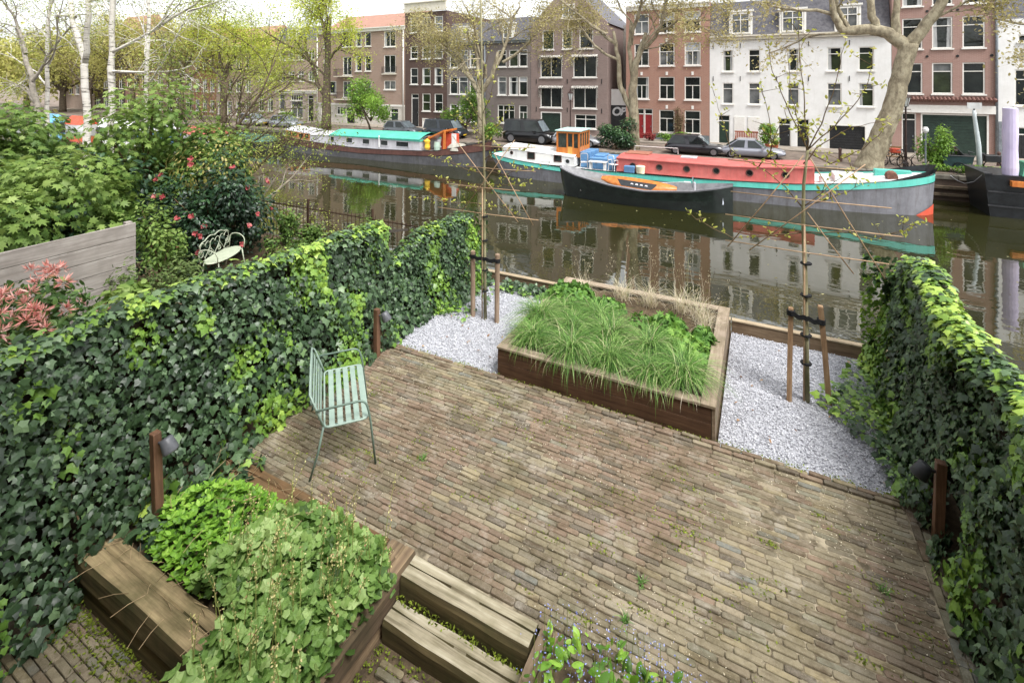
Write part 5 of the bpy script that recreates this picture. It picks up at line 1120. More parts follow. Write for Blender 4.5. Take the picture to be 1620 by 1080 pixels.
h2 = house('brown brick house with two small balconies and orange roof tiles', -44.12, -31.75, 9.15, B_BROWN, W, [(-43.45,-42.6,ZS+.1,1.25,m_green),(-39.68,-38.45,ZS+.1,1.2,G_DARK),(-33.6,-32.6,ZS+.1,1.2,m_green)], [], 9, roof=('pitch',m_tile,2.4), cornice=(9.1,9.4,m_frame), ground=(1.42,paint('grey_plaster','#bab4ac','#c8c3bb',.8,3)))
balcony(h2,-40.95,-38.7,4.5,VF); balcony(h2,-40.95,-38.7,2.05,VF); balcony(h2,-34.6,-32.8,4.72,VF,.7,.22); pipe(h2,-31.9,VF,ZS+.1,9.1,m_frame); pipe(h2,-43.95,VF,ZS+.1,9.1,m_frame)
MB().box(-44.1,-31.77,VF-.06,VF-.014,1.40,1.58).build('string_course', m_frame, h2); MB().box(-34.2,-33.3,VF+3.0,VF+3.9,9.3,11.7).build('chimney', B_BROWN, h2)
# dark brown house
cols = [(-31.06,-30.14),(-29.61,-28.64),(-28.15,-27.18)]
W = [(a,c,z0,z1,'sash') for a, c in cols for z0, z1 in [(8.75,10.2),(6.15,7.4),(3.65,5.25)]]+[(a,c,1.05,2.75,'sash') for a, c in cols[1:]]
h3 = house('narrow dark brown brick house with tall white sash windows', -31.73, -26.72, 10.7, B_DARK, W, [(-30.95,-30.05,ZS+.1,2.7,m_black)], [(-29.6,-28.0,ZS+.1,.35,m_frame)], cornice=(10.75,11.6,m_cream))
# dark grey double house
cA = [(-26.39,-25.5),(-25.36,-24.36),(-24.19,-23.45)]; cB = [(-21.22,-20.33),(-20.06,-19.15),(-19.08,-18.26)]
W = [(a,c,z0,z1,'trans') for a, c in cA for z0, z1 in [(5.23,6.85),(2.74,4.37),(.2,1.8)]]
h4 = house('grey brown house behind the plane tree with three windows per floor', -26.70, -22.55, 7.5, B_GREY, W, [(-23.35,-22.75,ZS+.1,1.8,m_black)], [], 9, roof=('mansard',m_slate,2.0), cornice=(7.35,7.55,m_lead)); dormer(h4,-25.3,-24.1,7.7,9.0,VF+.2)
W = [(a,c,z0,z1,'triple' if 0 else 'trans') for a, c in cB for z0, z1 in [(5.24,6.74),(2.73,4.36)]]+[(-21.22,-19.5,.22,1.85,'triple'),(-19.08,-18.26,.22,1.85,'sash2')]
h4b = house('grey brown house with wide transom windows beside the warehouse', -22.53, -17.95, 7.5, B_GREY, W, [], [], 9, roof=('mansard',m_slate,2.2), cornice=(7.35,7.55,m_lead)); dormer(h4b,-20.9,-19.7,7.7,9.1,VF+.2); pipe(h4b,-22.5,VF,ZS+.1,7.4,m_lead)
# warehouse with striped awnings
W = [(-16.84,-15.78,6.65,8.3,'single',G_GREEN),(-15.02,-14.12,6.65,8.3,'single',G_GREEN),(-13.5,-12.33,6.65,8.3,'single',G_DARK)]
W += [(a,c,z0,z1,'double',G_DARK) for a, c in [(-17.02,-15.05),(-14.04,-12.02)] for z0, z1 in [(4.28,6.06),(1.72,3.48)]]+[(-13.9,-12.05,.06,1.22,'cross',G_DARK),(-15.0,-13.9,9.3,10.4,'double',G_MID)]
h5 = house('brown brick warehouse with gable and scalloped awning edges over double windows', -17.92, -11.16, 8.75, B_WARE, [w for w in W if w[2] < 9], [], [(-16.98,-15.09,ZS+.1,1.34,m_green)], 10, roof=('gable',m_slate,3.4))
window(h5, VF-.1, -15.0,-13.9,9.3,10.4,'double',G_MID)
for a, c in [(-17.02,-15.05),(-14.04,-12.02)]:
    for z1 in (6.06,3.48):
        mb = MB(); n = 14
        for k in range(n):
            x0, x1 = a-.12+(c-a+.24)*k/n, a-.12+(c-a+.24)*(k+1)/n
            mb.add([(x0,VF-.02,z1+.10),(x1,VF-.02,z1+.10),(x1,VF-.22,z1-.06),((x0+x1)/2,VF-.22,z1-.16),(x0,VF-.22,z1-.06)],[(0,1,2,3,4)])
        for s_ in (a-.13,c+.03):
            for k in range(6): mb.box(s_,s_+.10,VF-.10,VF-.06,z1-.9+k*.15,z1-.9+k*.15+.10)
        mb.build('awning', paint('awning_cloth','#cfcac0','#3c3c3e',.8,18,lo=.48,hi=.52), h5)
for x in (-17.4,-14.55,-11.6):
    for z in (6.45,3.95,1.55): MB().box(x-.025,x+.025,VF-.04,VF-.003,z-.2,z+.2).build('wall_anchor', m_anchor, h5)
# alley between the warehouse and the red house
al = thing('alley_wall', 'white alley wall with a dark gate covered in graffiti', 'wall', (-10.4,VF+1.2,ZS+.1))
MB().box(-11.15,-9.63,VF+1.2,VF+1.5,1.98,3.3).build('white_panel', m_white, al)
MB().box(-11.15,-9.63,VF+1.18,VF+1.5,ZS+.1,1.975).build('gate', paint('dark_gate','#26282b','#34363a',.6,5), al)
MB().box(-11.15,-9.63,VF+5.2,VF+5.5,3.3,9.0).build('rear_wall', paint('shaded_plaster','#8a867e','#9c988f',.8,3), al)
cu = bpy.data.curves.new('graffiti', 'FONT'); cu.body = 'OBS'; cu.size = .95; cu.offset = .035; cu.space_character = .82; cu.shear = .15; tmp = bpy.data.objects.new('graffiti', cu); COL.objects.link(tmp)
dg = bpy.context.evaluated_depsgraph_get(); gm_ = bpy.data.meshes.new_from_object(tmp.evaluated_get(dg)); bpy.data.objects.remove(tmp)
go = link('graffiti_tag', gm_, paint('graffiti_white','#c9ccd0','#e2e4e6',.7,6), al); o_ = ORG[al.name]; go.location = (-11.1-o_[0], VF+1.170-o_[1], 1.15-o_[2]); go.rotation_euler = (R(90),0,0)
# red brick house
cols = [(-8.96,-7.84),(-7.06,-5.93),(-5.2,-4.07)]
W = [(a,c,z0,z1,'sash2') for a, c in cols for z0, z1 in [(7.65,9.2),(5.15,6.87),(2.58,4.3)]]+[(a,c,.05,1.77,'sash2',G_DARK) for a, c in cols[1:]]
h6 = house('red brown brick house with white sash windows and twin red doors', -9.62, -3.45, 9.9, B_RED, W, [(-8.84,-8.2,ZS+.1,1.83,m_red),(-8.19,-7.55,ZS+.1,1.83,m_red)], [], 9, cornice=(9.45,9.75,m_frame))
for a, c in cols:
    for z in (2.0,4.55,7.1):
        if not (a < -8 and z == 2.0): MB().box((a+c)/2-.08,(a+c)/2+.08,VF-.04,VF-.002,z-.13,z+.13).build('keystone', m_frame, h6)
MB().box(-9.60,-8.86,VF-.05,VF-.014,ZS+.1,.0).box(-7.5,-3.47,VF-.05,VF-.014,ZS+.1,-.05).build('plinth', paint('grey_plinth','#5b6468','#6d767a',.8,4), h6)
# white house
cL = [(-2.58,-1.86),(-.87,-.12),(1.54,2.26)]; cR = [(3.86,4.68),(5.59,6.43)]
W = [(a,c,z0,z1,'trans') for a, c in cL+cR for z0, z1 in [(4.66,6.22),(2.32,3.85)]]
h7 = house('wide white painted house with dark slate mansard and black garage', -3.44, 7.32, 6.9, m_white, W, [(-2.87,-2.08,ZS+.1,1.51,m_green),(.99,1.76,ZS+.1,1.4,m_black),(2.09,2.85,ZS+.1,1.4,m_black)], [(3.92,6.02,ZS+.1,1.11,m_black)], 9, roof=('mansard',m_slate,2.9), cornice=(6.92,7.14,m_cream))
for a, c in ((-1.81,-1.11),(-.92,-.14)): MB().box(a,c,VF-.04,VF-.003,ZS+.1,1.45).build('blind_panel', m_frame, h7, bevel=.01)
for x0, x1, z0, z1 in ((-2.16,-.62,7.27,8.95),(1.04,2.67,7.27,8.9),(4.28,5.75,7.27,8.95)): dormer(h7,x0,x1,z0,z1,VF+.12)
for x in (-3.2,-1.4,.9,2.8,5.1): 
    for z in (6.5,4.15): MB().box(x-.02,x+.02,VF-.04,VF-.003,z-.17,z+.17).build('wall_anchor', m_anchor, h7)
# slates on the mansard, course by course
for k in range(9):
    z0 = 6.98+k*.30; yy = VF+.05+.85*(k*.30+.05)/2.9-.06; MB().add([(-3.42,yy,z0),(7.30,yy,z0),(7.30,yy+.075,z0+.31),(-3.42,yy+.075,z0+.31),(-3.42,yy+.02,z0),(7.30,yy+.02,z0)],[(0,1,2,3),(0,4,5,1)]).build('slate_course', m_slate, h7)
# pink brick house with green shutter
cols = [(7.87,8.88),(9.34,10.32),(10.78,11.81)]
W = [(a,c,z0,z1,'trans') for a, c in cols for z0, z1 in [(8.65,10.4),(5.98,7.9),(3.2,5.1)]]
h8 = house('pink brick house above a wide dark green roller shutter', 7.34, 12.36, 11.2, B_PINK, W, [(7.85,8.57,ZS+.1,1.98,m_black)], [(8.79,11.97,ZS+.1,1.98,m_green)], 9)
MB().box(7.40,12.34,VF-.14,VF-.003,2.02,2.5).build('beam', m_frame, h8)
mb = MB()
for k in range(26): mb.tube([(7.45+k*.19,VF-.32,2.80),(7.45+k*.19,VF-.01,2.96)], .085, 6)
mb.build('tile_ledge', paint('brown_tile','#5d4038','#74524a',.8,6), h8); pipe(h8,12.30,VF,ZS+.1,11,m_lead,.07)
for x in (7.6,9.1,10.55,12.1):
    for z in (8.3,5.5): MB().lathe((x,VF-.03,z), [(.08,0),(.08,.027)], 8, 'y').build('wall_anchor', m_anchor, h8)
# white house at the right edge
h9 = house('white house at the right picture edge with grey plinth', 12.38, 18.5, 7.6, m_white, [(13.1,14.3,2.55,4.66,'trans',G_DARK),(13.24,14.1,6.25,6.68,'single'),(15.2,16.3,2.55,4.66,'trans'),(15.2,16.3,5.2,6.9,'trans')], [(13.2,14.2,ZS+.1,1.3,m_black)], [], 9, roof=('mansard',m_slate,2.6)); MB().box(12.4,13.15,VF-.04,VF-.014,ZS+.1,1.6).build('plinth', m_lead, h9)
# further houses to the left, half hidden by branches
def plain(label, u0, u1, zt_, mat, ncol, rows, roof, wmat=None, corn=None):
    W = []; s = (u1-u0)/ncol
    for k in range(ncol):
        c = u0+s*(k+.5)
        for z0, z1 in rows: W.append((c-s*.28,c+s*.28,z0,z1,'cross'))
    return house(label, u0, u1, zt_, mat, W, [], [], 9, roof=roof, cornice=corn)
plain('brick house with orange pitched roof behind the twiggy hawthorn', -62.2,-55.05, 8.2, B_BEIGE, 4, [(5.4,6.9),(2.6,4.2),(-.2,1.4)], ('pitch',m_tile,3.0), corn=(7.9,8.2,m_frame))
plain('taller red brick house seen through the branches', -67.0,-62.25, 11.0, B_ORANGE, 3, [(8.2,9.8),(5.4,7.0),(2.6,4.2),(0,1.5)], ('flat',None))
plain('brick house with white window bays behind the birches', -76.0,-67.05, 9.2, B_PINK, 4, [(6.0,7.6),(3.0,4.8),(0,1.6)], ('pitch',m_slate,3.0), corn=(8.9,9.2,m_frame))
plain('dark red house left of the birch stems', -84.0,-76.05, 9.5, B_RED, 4, [(6.0,7.6),(3.0,4.8),(0,1.6)], ('pitch',m_slate,2.0))
plain('brown house with a steep orange roof between the birches', -93.0,-84.05, 8.4, B_DARK, 4, [(5.6,7.2),(2.8,4.4),(0,1.4)], ('pitch',m_tile,6.0), corn=(8.1,8.4,m_frame))
plain('low pale house at the far left behind the leaning trunk', -104.0,-93.05, 7.5, B_BEIGE, 5, [(4.6,6.2),(1.8,3.4)], ('pitch',m_slate,2.5))
# ================================================================ BOATS
m_hullgrey = weathered('hull_grey', '#6b6b70', '#808085', '#4a453f', .5, .6); m_hulldark = weathered('hull_dark_grey', '#505053', '#636366', '#3d3830', .55, .6)
m_turq = weathered('turquoise_paint', '#4fae9f', '#63bcae', '#5f8d84', .42, .55); m_boatblack = paint('boat_black', '#16181a', '#24272a', .35, 5, spec=.5)
m_brownband = weathered('brown_band', '#4a302b', '#5f4038', '#37261f', .55, .7); m_boatwhite = weathered('boat_white', '#d4d4d2', '#e2e2e0', '#9a948a', .5, .35); m_boatpale = weathered('boat_pale_grey', '#b4b3b8', '#c6c5c8', '#8a867e', .5, .45)
m_teal = weathered('teal_roof', '#46a590', '#58b39e', '#5a8a7c', .55, .5); m_redroof = weathered('red_oxide', '#b25550', '#c06a64', '#8a5a50', .5, .5); m_varnish = paint('varnished_wood', '#b5662c', '#cb8040', .35, 8, spec=.5, stretch=(1,1,.2))
m_blue = weathered('boat_blue', '#4f7aa5', '#6490b8', '#7a8a94', .5, .5); m_deck = paint('deck_grey', '#8a8a8c', '#a3a3a4', .7, 5, spec=.2); m_redlead = paint('red_lead', '#c2452e', '#cf5a40', .55, 4)
m_yellow = paint('yellow_plastic', '#d8b02a', '#e0bb40', .5, 5)
def plan(t, p, q): return max(0, 1-abs(2*t-1)**p)**(1/q)
def hull(root, u0, u1, vc, B, levels, p=5, q=2.2, n=48, deck=None):
    """levels: (z(u), beam factor) from the waterline up; between two levels runs a strip (part name, material)"""
    ts = [.5-.5*math.cos(math.pi*i/n) for i in range(n+1)]
    def ring(lv):
        zf, bf, (e0, e1) = lv; out = []
        for t in ts:
            a, c = u0+e0, u1+e1; u = a+(c-a)*t; w = B*bf*plan(t,p,q); out.append((u, w, zf(u0+(u1-u0)*t)))
        return out
    strips = [l for l in levels if len(l) == 5]; allr = [ring(l[-3:]) for l in levels]
    for i in range(1, len(levels)):
        nm, mt = levels[i][0], levels[i][1]; a, c = allr[i-1], allr[i]; mb = MB()
        for s in (-1, 1):
            k = len(mb.v); mb.v += [(x, vc+s*w, z) for x, w, z in a]+[(x, vc+s*w, z) for x, w, z in c]; m_ = n+1
            mb.f += [(k+j,k+j+1,k+m_+j+1,k+m_+j) for j in range(n)]
        mb.build(nm, mt, root, True)
    if deck:
        z_, bf, mt = deck; mb = MB(); m_ = n+1; r = allr[-1]
        for s in (-1, 1): mb.v += [(x, vc+s*w*bf, z_(x)) for x, w, z in r]
        mb.f += [(j,j+1,m_+j+1,m_+j) for j in range(n)]; mb.build('deck', mt, root)
    return allr
def itp(xs, zs): return lambda u: float(np.interp(u, xs, zs))
def dehouse(root, name, u0, u1, v0, v1, z0, zt, mat, roofm, camber=.12, over=.03):
    """deck house: walls up to zt(u), cambered roof"""
    us = np.linspace(u0,u1,9); mb = MB()
    for v_ in (v0, v1):
        k = len(mb.v); mb.v += [(u,v_,z0) for u in us]+[(u,v_,zt(u)) for u in us]; mb.f += [(k+j,k+j+1,k+10+j,k+9+j) for j in range(8)]
    for u in (u0, u1): mb.quad((u,v0,z0),(u,v1,z0),(u,v1,zt(u)),(u,v0,zt(u)))
    w = mb.build(name, mat, root); mb = MB(); m_ = 7
    for u in us:
        for j in range(m_): f_ = j/(m_-1); mb.v.append((u,v0-over+(v1-v0+2*over)*f_,zt(u)+.012+camber*math.sin(math.pi*f_)))
    mb.f += [(i*m_+j,(i+1)*m_+j,(i+1)*m_+j+1,i*m_+j+1) for i in range(8) for j in range(m_-1)]
    for j in (0, m_-1): 
        k = len(mb.v); mb.v += [(mb.v[i*m_+j][0],mb.v[i*m_+j][1],mb.v[i*m_+j][2]-.05) for i in range(9)]; mb.f += [(i*m_+j,(i+1)*m_+j,k+i+1,k+i) for i in range(8)]
    mb.build('roof', roofm, root); return w
def port(root, u, v, z, r_, m=None):
    o = MB().tube([(u+r_*1.18*math.cos(a),v-.012,z+r_*1.18*math.sin(a)) for a in np.linspace(0,6.283,19)[:-1]], r_*.22, 5, closed=True).build('porthole', m or m_brownband, root, True); MB().lathe((u,v-.012,z), [(r_,0),(r_,.008)], 16, 'y').build('glass', G_DARK, o)
def bwin(root, u0, u1, z0, z1, v, fm):
    o = MB().box(u0-.04,u1+.04,v-.035,v-.004,z1,z1+.04).box(u0-.04,u1+.04,v-.035,v-.004,z0-.04,z0).box(u0-.04,u0,v-.035,v-.004,z0,z1).box(u1,u1+.04,v-.035,v-.004,z0,z1).build('window', fm, root); MB().quad((u0,v-.012,z0),(u1,v-.012,z0),(u1,v-.012,z1),(u0,v-.012,z1)).build('pane', G_DARK, o)
wl = lambda u: ZW-.35
# --- houseboat with teal roof
s1 = thing('houseboat', 'grey hulled houseboat with long pale cabin under a teal roof', 'houseboat', (-26.5,28.9,ZW-.35))
zb_ = itp([-36.8,-33,-26.5,-20,-16.4],[-1.15,-1.3,-1.4,-1.2,-.72]); zt_ = itp([-36.8,-33,-26.5,-20,-16.4],[-.42,-.72,-.98,-.78,-.05])
hull(s1,-36.8,-16.4,28.95,1.65,[(wl,.93,(.3,-.6)),('hull',m_hulldark,zb_,1.0,(0,-.05)),('rubbing_strake',m_boatblack,lambda u: zb_(u)+.05,1.02,(0,0)),('brown_band',m_brownband,lambda u: zt_(u)-.05,1.01,(0,.05)),('gunwale',m_boatblack,zt_,1.02,(0,.06))],4,2.0,deck=(lambda u: zt_(u)-.08,.98,m_deck))
zc = itp([-32.2,-21.3],[-.30,-.16])
dehouse(s1,'cabin',-32.2,-21.3,27.65,30.1,-1.0,zc,m_boatpale,m_boatpale,.2)
for a, c in [(-29.9,-29.55),(-28.25,-27.65),(-26.6,-25.95),(-24.85,-24.2),(-23.4,-22.3)]: bwin(s1,a,c,-.69,-.35,27.65,m_boatpale)
dehouse(s1,'teal_canopy',-30.0,-21.25,27.58,30.17,-.26,lambda u: zc(u)+.06,m_teal,m_teal,.36,.04)
dehouse(s1,'wood_cabin',-35.2,-32.23,27.75,30.0,-.95,itp([-35.2,-32.2],[-.02,-.26]),paint('aged_varnish','#9a7452','#b08a64',.5,8,stretch=(1,1,.3)),m_boatpale,.22)
for k in range(4): bwin(s1,-34.95+k*.68,-34.5+k*.68,-.50+.0-k*.04,-.15-k*.05,27.75,m_varnish)
MB().tube([(-24.95,27.57,-.85),(-24.95,27.57,.0)], .05, 8).build('downpipe', m_boatwhite, s1)
MB().add([(-21.2,27.9,-.15),(-19.5,27.9,.62),(-19.5,29.6,.62),(-21.2,29.6,-.15),(-21.2,27.9,-.25),(-19.5,27.9,.5),(-19.5,29.6,.5),(-21.2,29.6,-.25)],[(0,1,2,3),(4,7,6,5),(0,4,5,1),(3,2,6,7),(1,5,6,2),(0,3,7,4)]).build('raised_hatch', m_varnish, s1)
MB().box(-20.9,-20.75,28.0,28.1,-.85,.1).box(-19.6,-19.45,28.0,28.1,-.8,.5).build('hatch_posts', m_varnish, s1)
for nm, lb, ct, mb_, mt in [('water_butt','pale green barrel on the houseboat foredeck','barrel',MB().lathe((-20.1,28.0,-.80),[(.2,0),(.23,.25),(.2,.55)],14),paint('pale_green_plastic','#9fb3a5','#a9bcae',.5,6)),
  ('yellow_jacket','yellow tarpaulin bundle at the end of the teal roof','bundle',MB().lathe((-20.75,27.75,-.78),[(.12,0),(.2,.15),(.16,.4),(.22,.6),(.05,.75)],10),m_yellow),
  ('red_locker','red brown locker on the houseboat foredeck','locker',MB().box(-20.3,-19.2,28.8,29.4,-.86,.25),m_redlead),
  ('white_board','small white notice board on the houseboat foredeck','board',MB().box(-19.1,-18.75,28.3,28.36,-.6,.35).box(-18.95,-18.9,28.31,28.35,-.8,-.6),m_boatwhite),
  ('folded_tarp','grey folded tarpaulin heap on the houseboat foredeck','tarp',MB().lathe((-18.6,28.3,-.72),[(.75,0),(.7,.2),(.5,.38),(.1,.45)],12),paint('old_canvas','#8d8a80','#a9a69b',.9,4)),
  ('mooring_rope','dark coil of rope on the houseboat bow','rope',MB().lathe((-17.6,28.6,-.45),[(.4,0),(.42,.14),(.3,.2),(.28,.1)],14),paint('dark_rope','#33312d','#45423c',.9,14))]:
    solo(nm, mb_, mt, lb, ct)
# --- long barge
s2 = thing('barge', 'long canal barge with red cabin, turquoise band and varnished wheelhouse', 'barge', (-4.4,27.75,ZW-.35))
zt2 = itp([-15.5,-13,-10.2,-3,1.4,4.0,5.6,6.75],[-.55,-.72,-.86,-.86,-.72,-.45,-.22,-.02]); zb2 = itp([-15.5,-13,-10.2,-3,1.4,4.0,5.6,6.75],[-.85,-1.02,-1.18,-1.2,-1.07,-.8,-.6,-.42])
allr = hull(s2,-15.5,6.75,27.75,1.75,[(wl,.95,(.9,-.12)),('hull',m_hullgrey,zb2,1.0,(0,0)),('lower_strake',m_boatblack,lambda u: zb2(u)+.045,1.02,(0,.01)),('turquoise_band',m_turq,lambda u: zt2(u)-.05,1.0,(0,.02)),('gunwale',m_boatblack,zt2,1.02,(0,.03))],5,2.0,64,deck=(lambda u: zt2(u)-.12,.97,m_boatwhite))
# raised black bow and red forefoot
mb = MB(); 
for s in (-1,1):
    pts = [(u, 27.75+s*1.75*1.02*plan((u+15.5)/22.25,5,2.0)) for u in np.linspace(5.0,6.72,10)]; k = len(mb.v); mb.v += [(u,v_,zt2(u)-.01) for u, v_ in pts]+[(u+.02*i,v_,zt2(u)+.035*i) for i, (u, v_) in enumerate(pts)]; mb.f += [(k+j,k+j+1,k+11+j,k+10+j) for j in range(9)]
mb.build('bow_bulwark', m_boatblack, s2)
mb = MB()
for s in (-1,1):
    us = np.linspace(5.9,6.64,10); k = len(mb.v); pl_ = lambda u: 1.75*.972*plan(min(1,(u+14.9)/21.6),5,2.0)
    mb.v += [(u,27.75+s*(pl_(u)+.012),ZW-.3) for u in us]+[(u+.02,27.75+s*(pl_(u)+.025),ZW+.02+.42*(u-5.9)/.74) for u in us]; mb.f += [(k+j,k+j+1,k+11+j,k+10+j) for j in range(9)]
mb.build('forefoot', m_redlead, s2)
dehouse(s2,'stern_cabin',-14.2,-9.55,26.55,28.9,-.9,itp([-14.2,-9.5],[-.08,-.36]),m_boatwhite,m_boatwhite,.14)
for a in (-12.45,-10.75): bwin(s2,a,a+.4,-.66+.03*(a<-12),-.33+.06*(a<-12),26.55,m_brownband)
port(s2,-13.55,26.55,-.36,.08); port(s2,-9.95,26.55,-.62,.12,m_boatpale)
MB().box(-11.95,-11.0,26.525,26.545,-.72,-.30).build('side_panel', m_frame, s2)
# wheelhouse
wh = MB(); a0, a1, c0, c1, z0, z1 = -10.75, -9.42, 27.0, 28.75, -.42, 1.05
for x in (a0,a1):
    for y_ in (c0,c1): wh.box(x-.05,x+.05,y_-.05,y_+.05,z0,z1)
wh.box(a0+.05,a1-.05,c0-.045,c0+.045,z0,.10).box(a0+.05,a1-.05,c1-.045,c1+.045,z0,.10).box(a1-.045,a1+.045,c0+.05,c1-.05,z0,.16).box(a0-.045,a0+.045,c0+.05,c1-.05,z0,.16)
for (x0,x1,y0,y1) in ((a0+.05,a1-.05,c0-.045,c0+.045),(a0+.05,a1-.05,c1-.045,c1+.045),(a0-.045,a0+.045,c0+.05,c1-.05),(a1-.045,a1+.045,c0+.05,c1-.05)): wh.box(x0,x1,y0,y1,z1-.12,z1)
for x in (a0+.62,a0+.98): wh.box(x-.04,x+.04,c0-.04,c0+.04,.10,z1-.12); wh.box(x-.04,x+.04,c1-.04,c1+.04,.10,z1-.12)
for y_ in (c0+.5,c0+.9,c0+1.3): wh.box(a1-.04,a1+.04,y_-.04,y_+.04,.16,z1-.12)
wh.build('wheelhouse', m_varnish, s2)
MB().box(a0-.12,a1+.12,c0-.14,c1+.14,z1,z1+.07).build('wheelhouse_roof', paint('pale_teal_roof','#9fc2bb','#aecdc6',.6,5), s2, bevel=.02)
MB().box(a0+.66,a0+.94,c0-.056,c0-.046,-.75,.16).build('wheelhouse_door', paint('light_varnish','#d79a4a','#e0aa60',.4,8), s2)
MB().box(a0+.58,a1-.28,c0-.07,c0-.047,-.80,-.43).build('door_sill', m_varnish, s2)
for (x0,x1,y0,y1) in ((a0+.05,a1-.05,c0+.0,c0+.012),(a0+.05,a1-.05,c1-.012,c1)): MB().box(x0,x1,y0,y1,.10,z1-.12).build('glazing', G_GREEN if y0 > 28 else paint('clear_glazing','#2f3430','#4a504a',.08,3,spec=.5), s2)
MB().box(a1-.006,a1+.006,c0+.05,c1-.05,.16,z1-.12).build('glazing', MATS['clear_glazing'], s2)
MB().box(-9.36,-8.75,27.0,28.7,-.95,-.08).build('blue_trunk', m_blue, s2, bevel=.02)
MB().box(-8.73,-7.28,26.75,28.6,-.95,-.34).build('blue_coaming', m_blue, s2, bevel=.02); MB().box(-8.6,-8.0,27.2,28.3,-.34,-.24).build('blue_hatch', m_blue, s2, bevel=.02)
for u in (-8.3,-7.9): port(s2,u,26.75,-.56,.055,m_boatblack)
dehouse(s2,'red_cabin',-7.1,2.15,26.5,28.85,-.92,itp([-7.1,-1,2.15],[-.20,-.22,-.02]),m_redroof,m_redroof,.08,.05)
for u in (-6.2,-4.82,-3.45,-2.05,-.55,.98): port(s2,u,26.5,itp([-7,2.2],[-.58,-.42])(u),.125)
MB().box(-6.9,-5.6,27.6,28.8,-.11,-.06).build('roof_hatch', paint('rusty_plate','#8d5a48','#a06a56',.8,6), s2); MB().box(-3.9,-3.1,27.5,28.2,-.12,-.07).build('skylight', m_boatpale, s2)
MB().tube([(-6.6,28.7,-.1),(-6.6,28.7,.22),(-4.2,28.7,.22),(-4.2,28.7,-.1)], .018, 5).build('grab_rail', m_boatwhite, s2)
MB().box(3.0,4.3,27.0,28.5,-.72,-.38).build('fore_hatch', m_boatwhite, s2, bevel=.02); MB().box(4.7,6.1,28.3,28.6,-.5,-.14).build('turquoise_locker', m_turq, s2, bevel=.02)
solo('windlass', MB().lathe((5.2,27.6,-.3),[(.2,-.35),(.22,-.15),(.12,0),(.24,.1),(.2,.2)],10,'y').box(5.0,5.4,27.4,27.8,-.68,-.4), paint('rust','#5a3a2c','#7a5040',.8,6), 'rusty anchor windlass on the barge foredeck', 'windlass')
solo('deck_tub', MB().lathe((2.55,27.0,-.86),[(.16,0),(.2,.3),(.2,.42),(.17,.42)],12), m_boatwhite, 'small white tub at the front of the red cabin', 'tub')
# deck furniture between the red cabin and the wheelhouse
def deckchair(label, x, y_, z, rz, mat):
    t_ = thing('deck_chair', label, 'chair', (x,y_,z), rz, 'chairs on the barge deck', local=True)
    MB().box(-.22,.22,-.2,.2,.36,.40).build('seat', mat, t_, bevel=.01)
    MB().tube(arc([(-.2,.2,.38),(-.2,.26,.9),(.2,.26,.9),(.2,.2,.38)],5,.12), .022, 6).build('backrest', mat, t_, True)
    for sx_ in (-.19,.19):
        for sy_ in (-.17,.17): MB().tube([(sx_,sy_,.37),(sx_*1.1,sy_*1.2,0)], .02, 5).build('leg', mat, t_)
    for sx_ in (-.2,.2): MB().tube(arc([(sx_,.23,.62),(sx_,-.12,.62),(sx_,-.15,.38)],4,.06), .018, 5).build('arm', mat, t_)
deckchair('white garden chair on the barge deck beside the red cabin', -7.25,26.45,-.95,R(160),m_boatwhite)
deckchair('pale grey chair on the barge deck below the wheelhouse', -8.95,26.5,-.95,R(200),m_boatpale)
solo('deck_table', MB().box(-8.6,-7.6,26.15,26.55,-.5,-.45).box(-8.55,-8.45,26.2,26.5,-.97,-.5).box(-7.75,-7.65,26.2,26.5,-.97,-.5), m_boatwhite, 'low white table between the chairs on the barge deck', 'table')
solo('blue_crate', MB().box(-6.6,-6.05,26.12,26.42,-.97,-.55), m_blue, 'blue crate standing before the red cabin', 'crate', bevel=.02)
solo('cream_bin', MB().lathe((-5.75,26.28,-.97),[(.2,0),(.24,.40),(.25,.44),(.2,.47)],14), paint('cream_plastic','#d8cfae','#e2dabc',.5,5), 'cream coloured bin standing before the red cabin', 'bin')
# --- sloop
s3 = thing('sloop', 'open black sloop moored in front of the red barge', 'boat', (-5.2,23.75,ZW-.35))
zg = itp([-9.35,-8.3,-6.4,-4.8,-2.8,-1.15],[-.36,-.64,-.90,-1.0,-.86,-.58])
def planS(t): return (math.sin(math.pi*min(1,t*.92+.03))**.62)*(1 if t < .93 else 1-.35*(t-.93)/.07)
mb = MB(); mb2 = MB(); mb3 = MB(); mb4 = MB(); n = 40; us = np.linspace(-9.35,-1.15,n+1)
def ringS(f_, bf, e0): return [(-9.35+e0+(8.2-e0)*i/n, 1.12*bf*planS(i/n) if i else .01, f_(us[i])) for i in range(n+1)]
rs = [ringS(lambda u: ZW-.3,.72,.42), ringS(lambda u: ZW+.03,.86,.28), ringS(lambda u: (ZW+zg(u))/2,.97,.12), ringS(lambda u: zg(u)-.06,1.02,.02), ringS(zg,1.05,0), ringS(lambda u: zg(u)+.015,.93,.10), ringS(lambda u: max(-1.45,zg(u)-.5),.86,.3)]
for i, mbx in ((0,mb),(1,mb),(2,mb),(3,mb2),(4,mb2),(5,mb3)):
    for s in (-1,1):
        k = len(mbx.v); mbx.v += [(x,23.75+s*w,z) for x,w,z in rs[i]]+[(x,23.75+s*w,z) for x,w,z in rs[i+1]]; mbx.f += [(k+j,k+j+1,k+n+2+j,k+n+1+j) for j in range(n)]
for a, c in zip(rs[:4], rs[1:5]): mb.quad((a[-1][0],23.75-a[-1][1],a[-1][2]),(a[-1][0],23.75+a[-1][1],a[-1][2]),(c[-1][0],23.75+c[-1][1],c[-1][2]),(c[-1][0],23.75-c[-1][1],c[-1][2]))
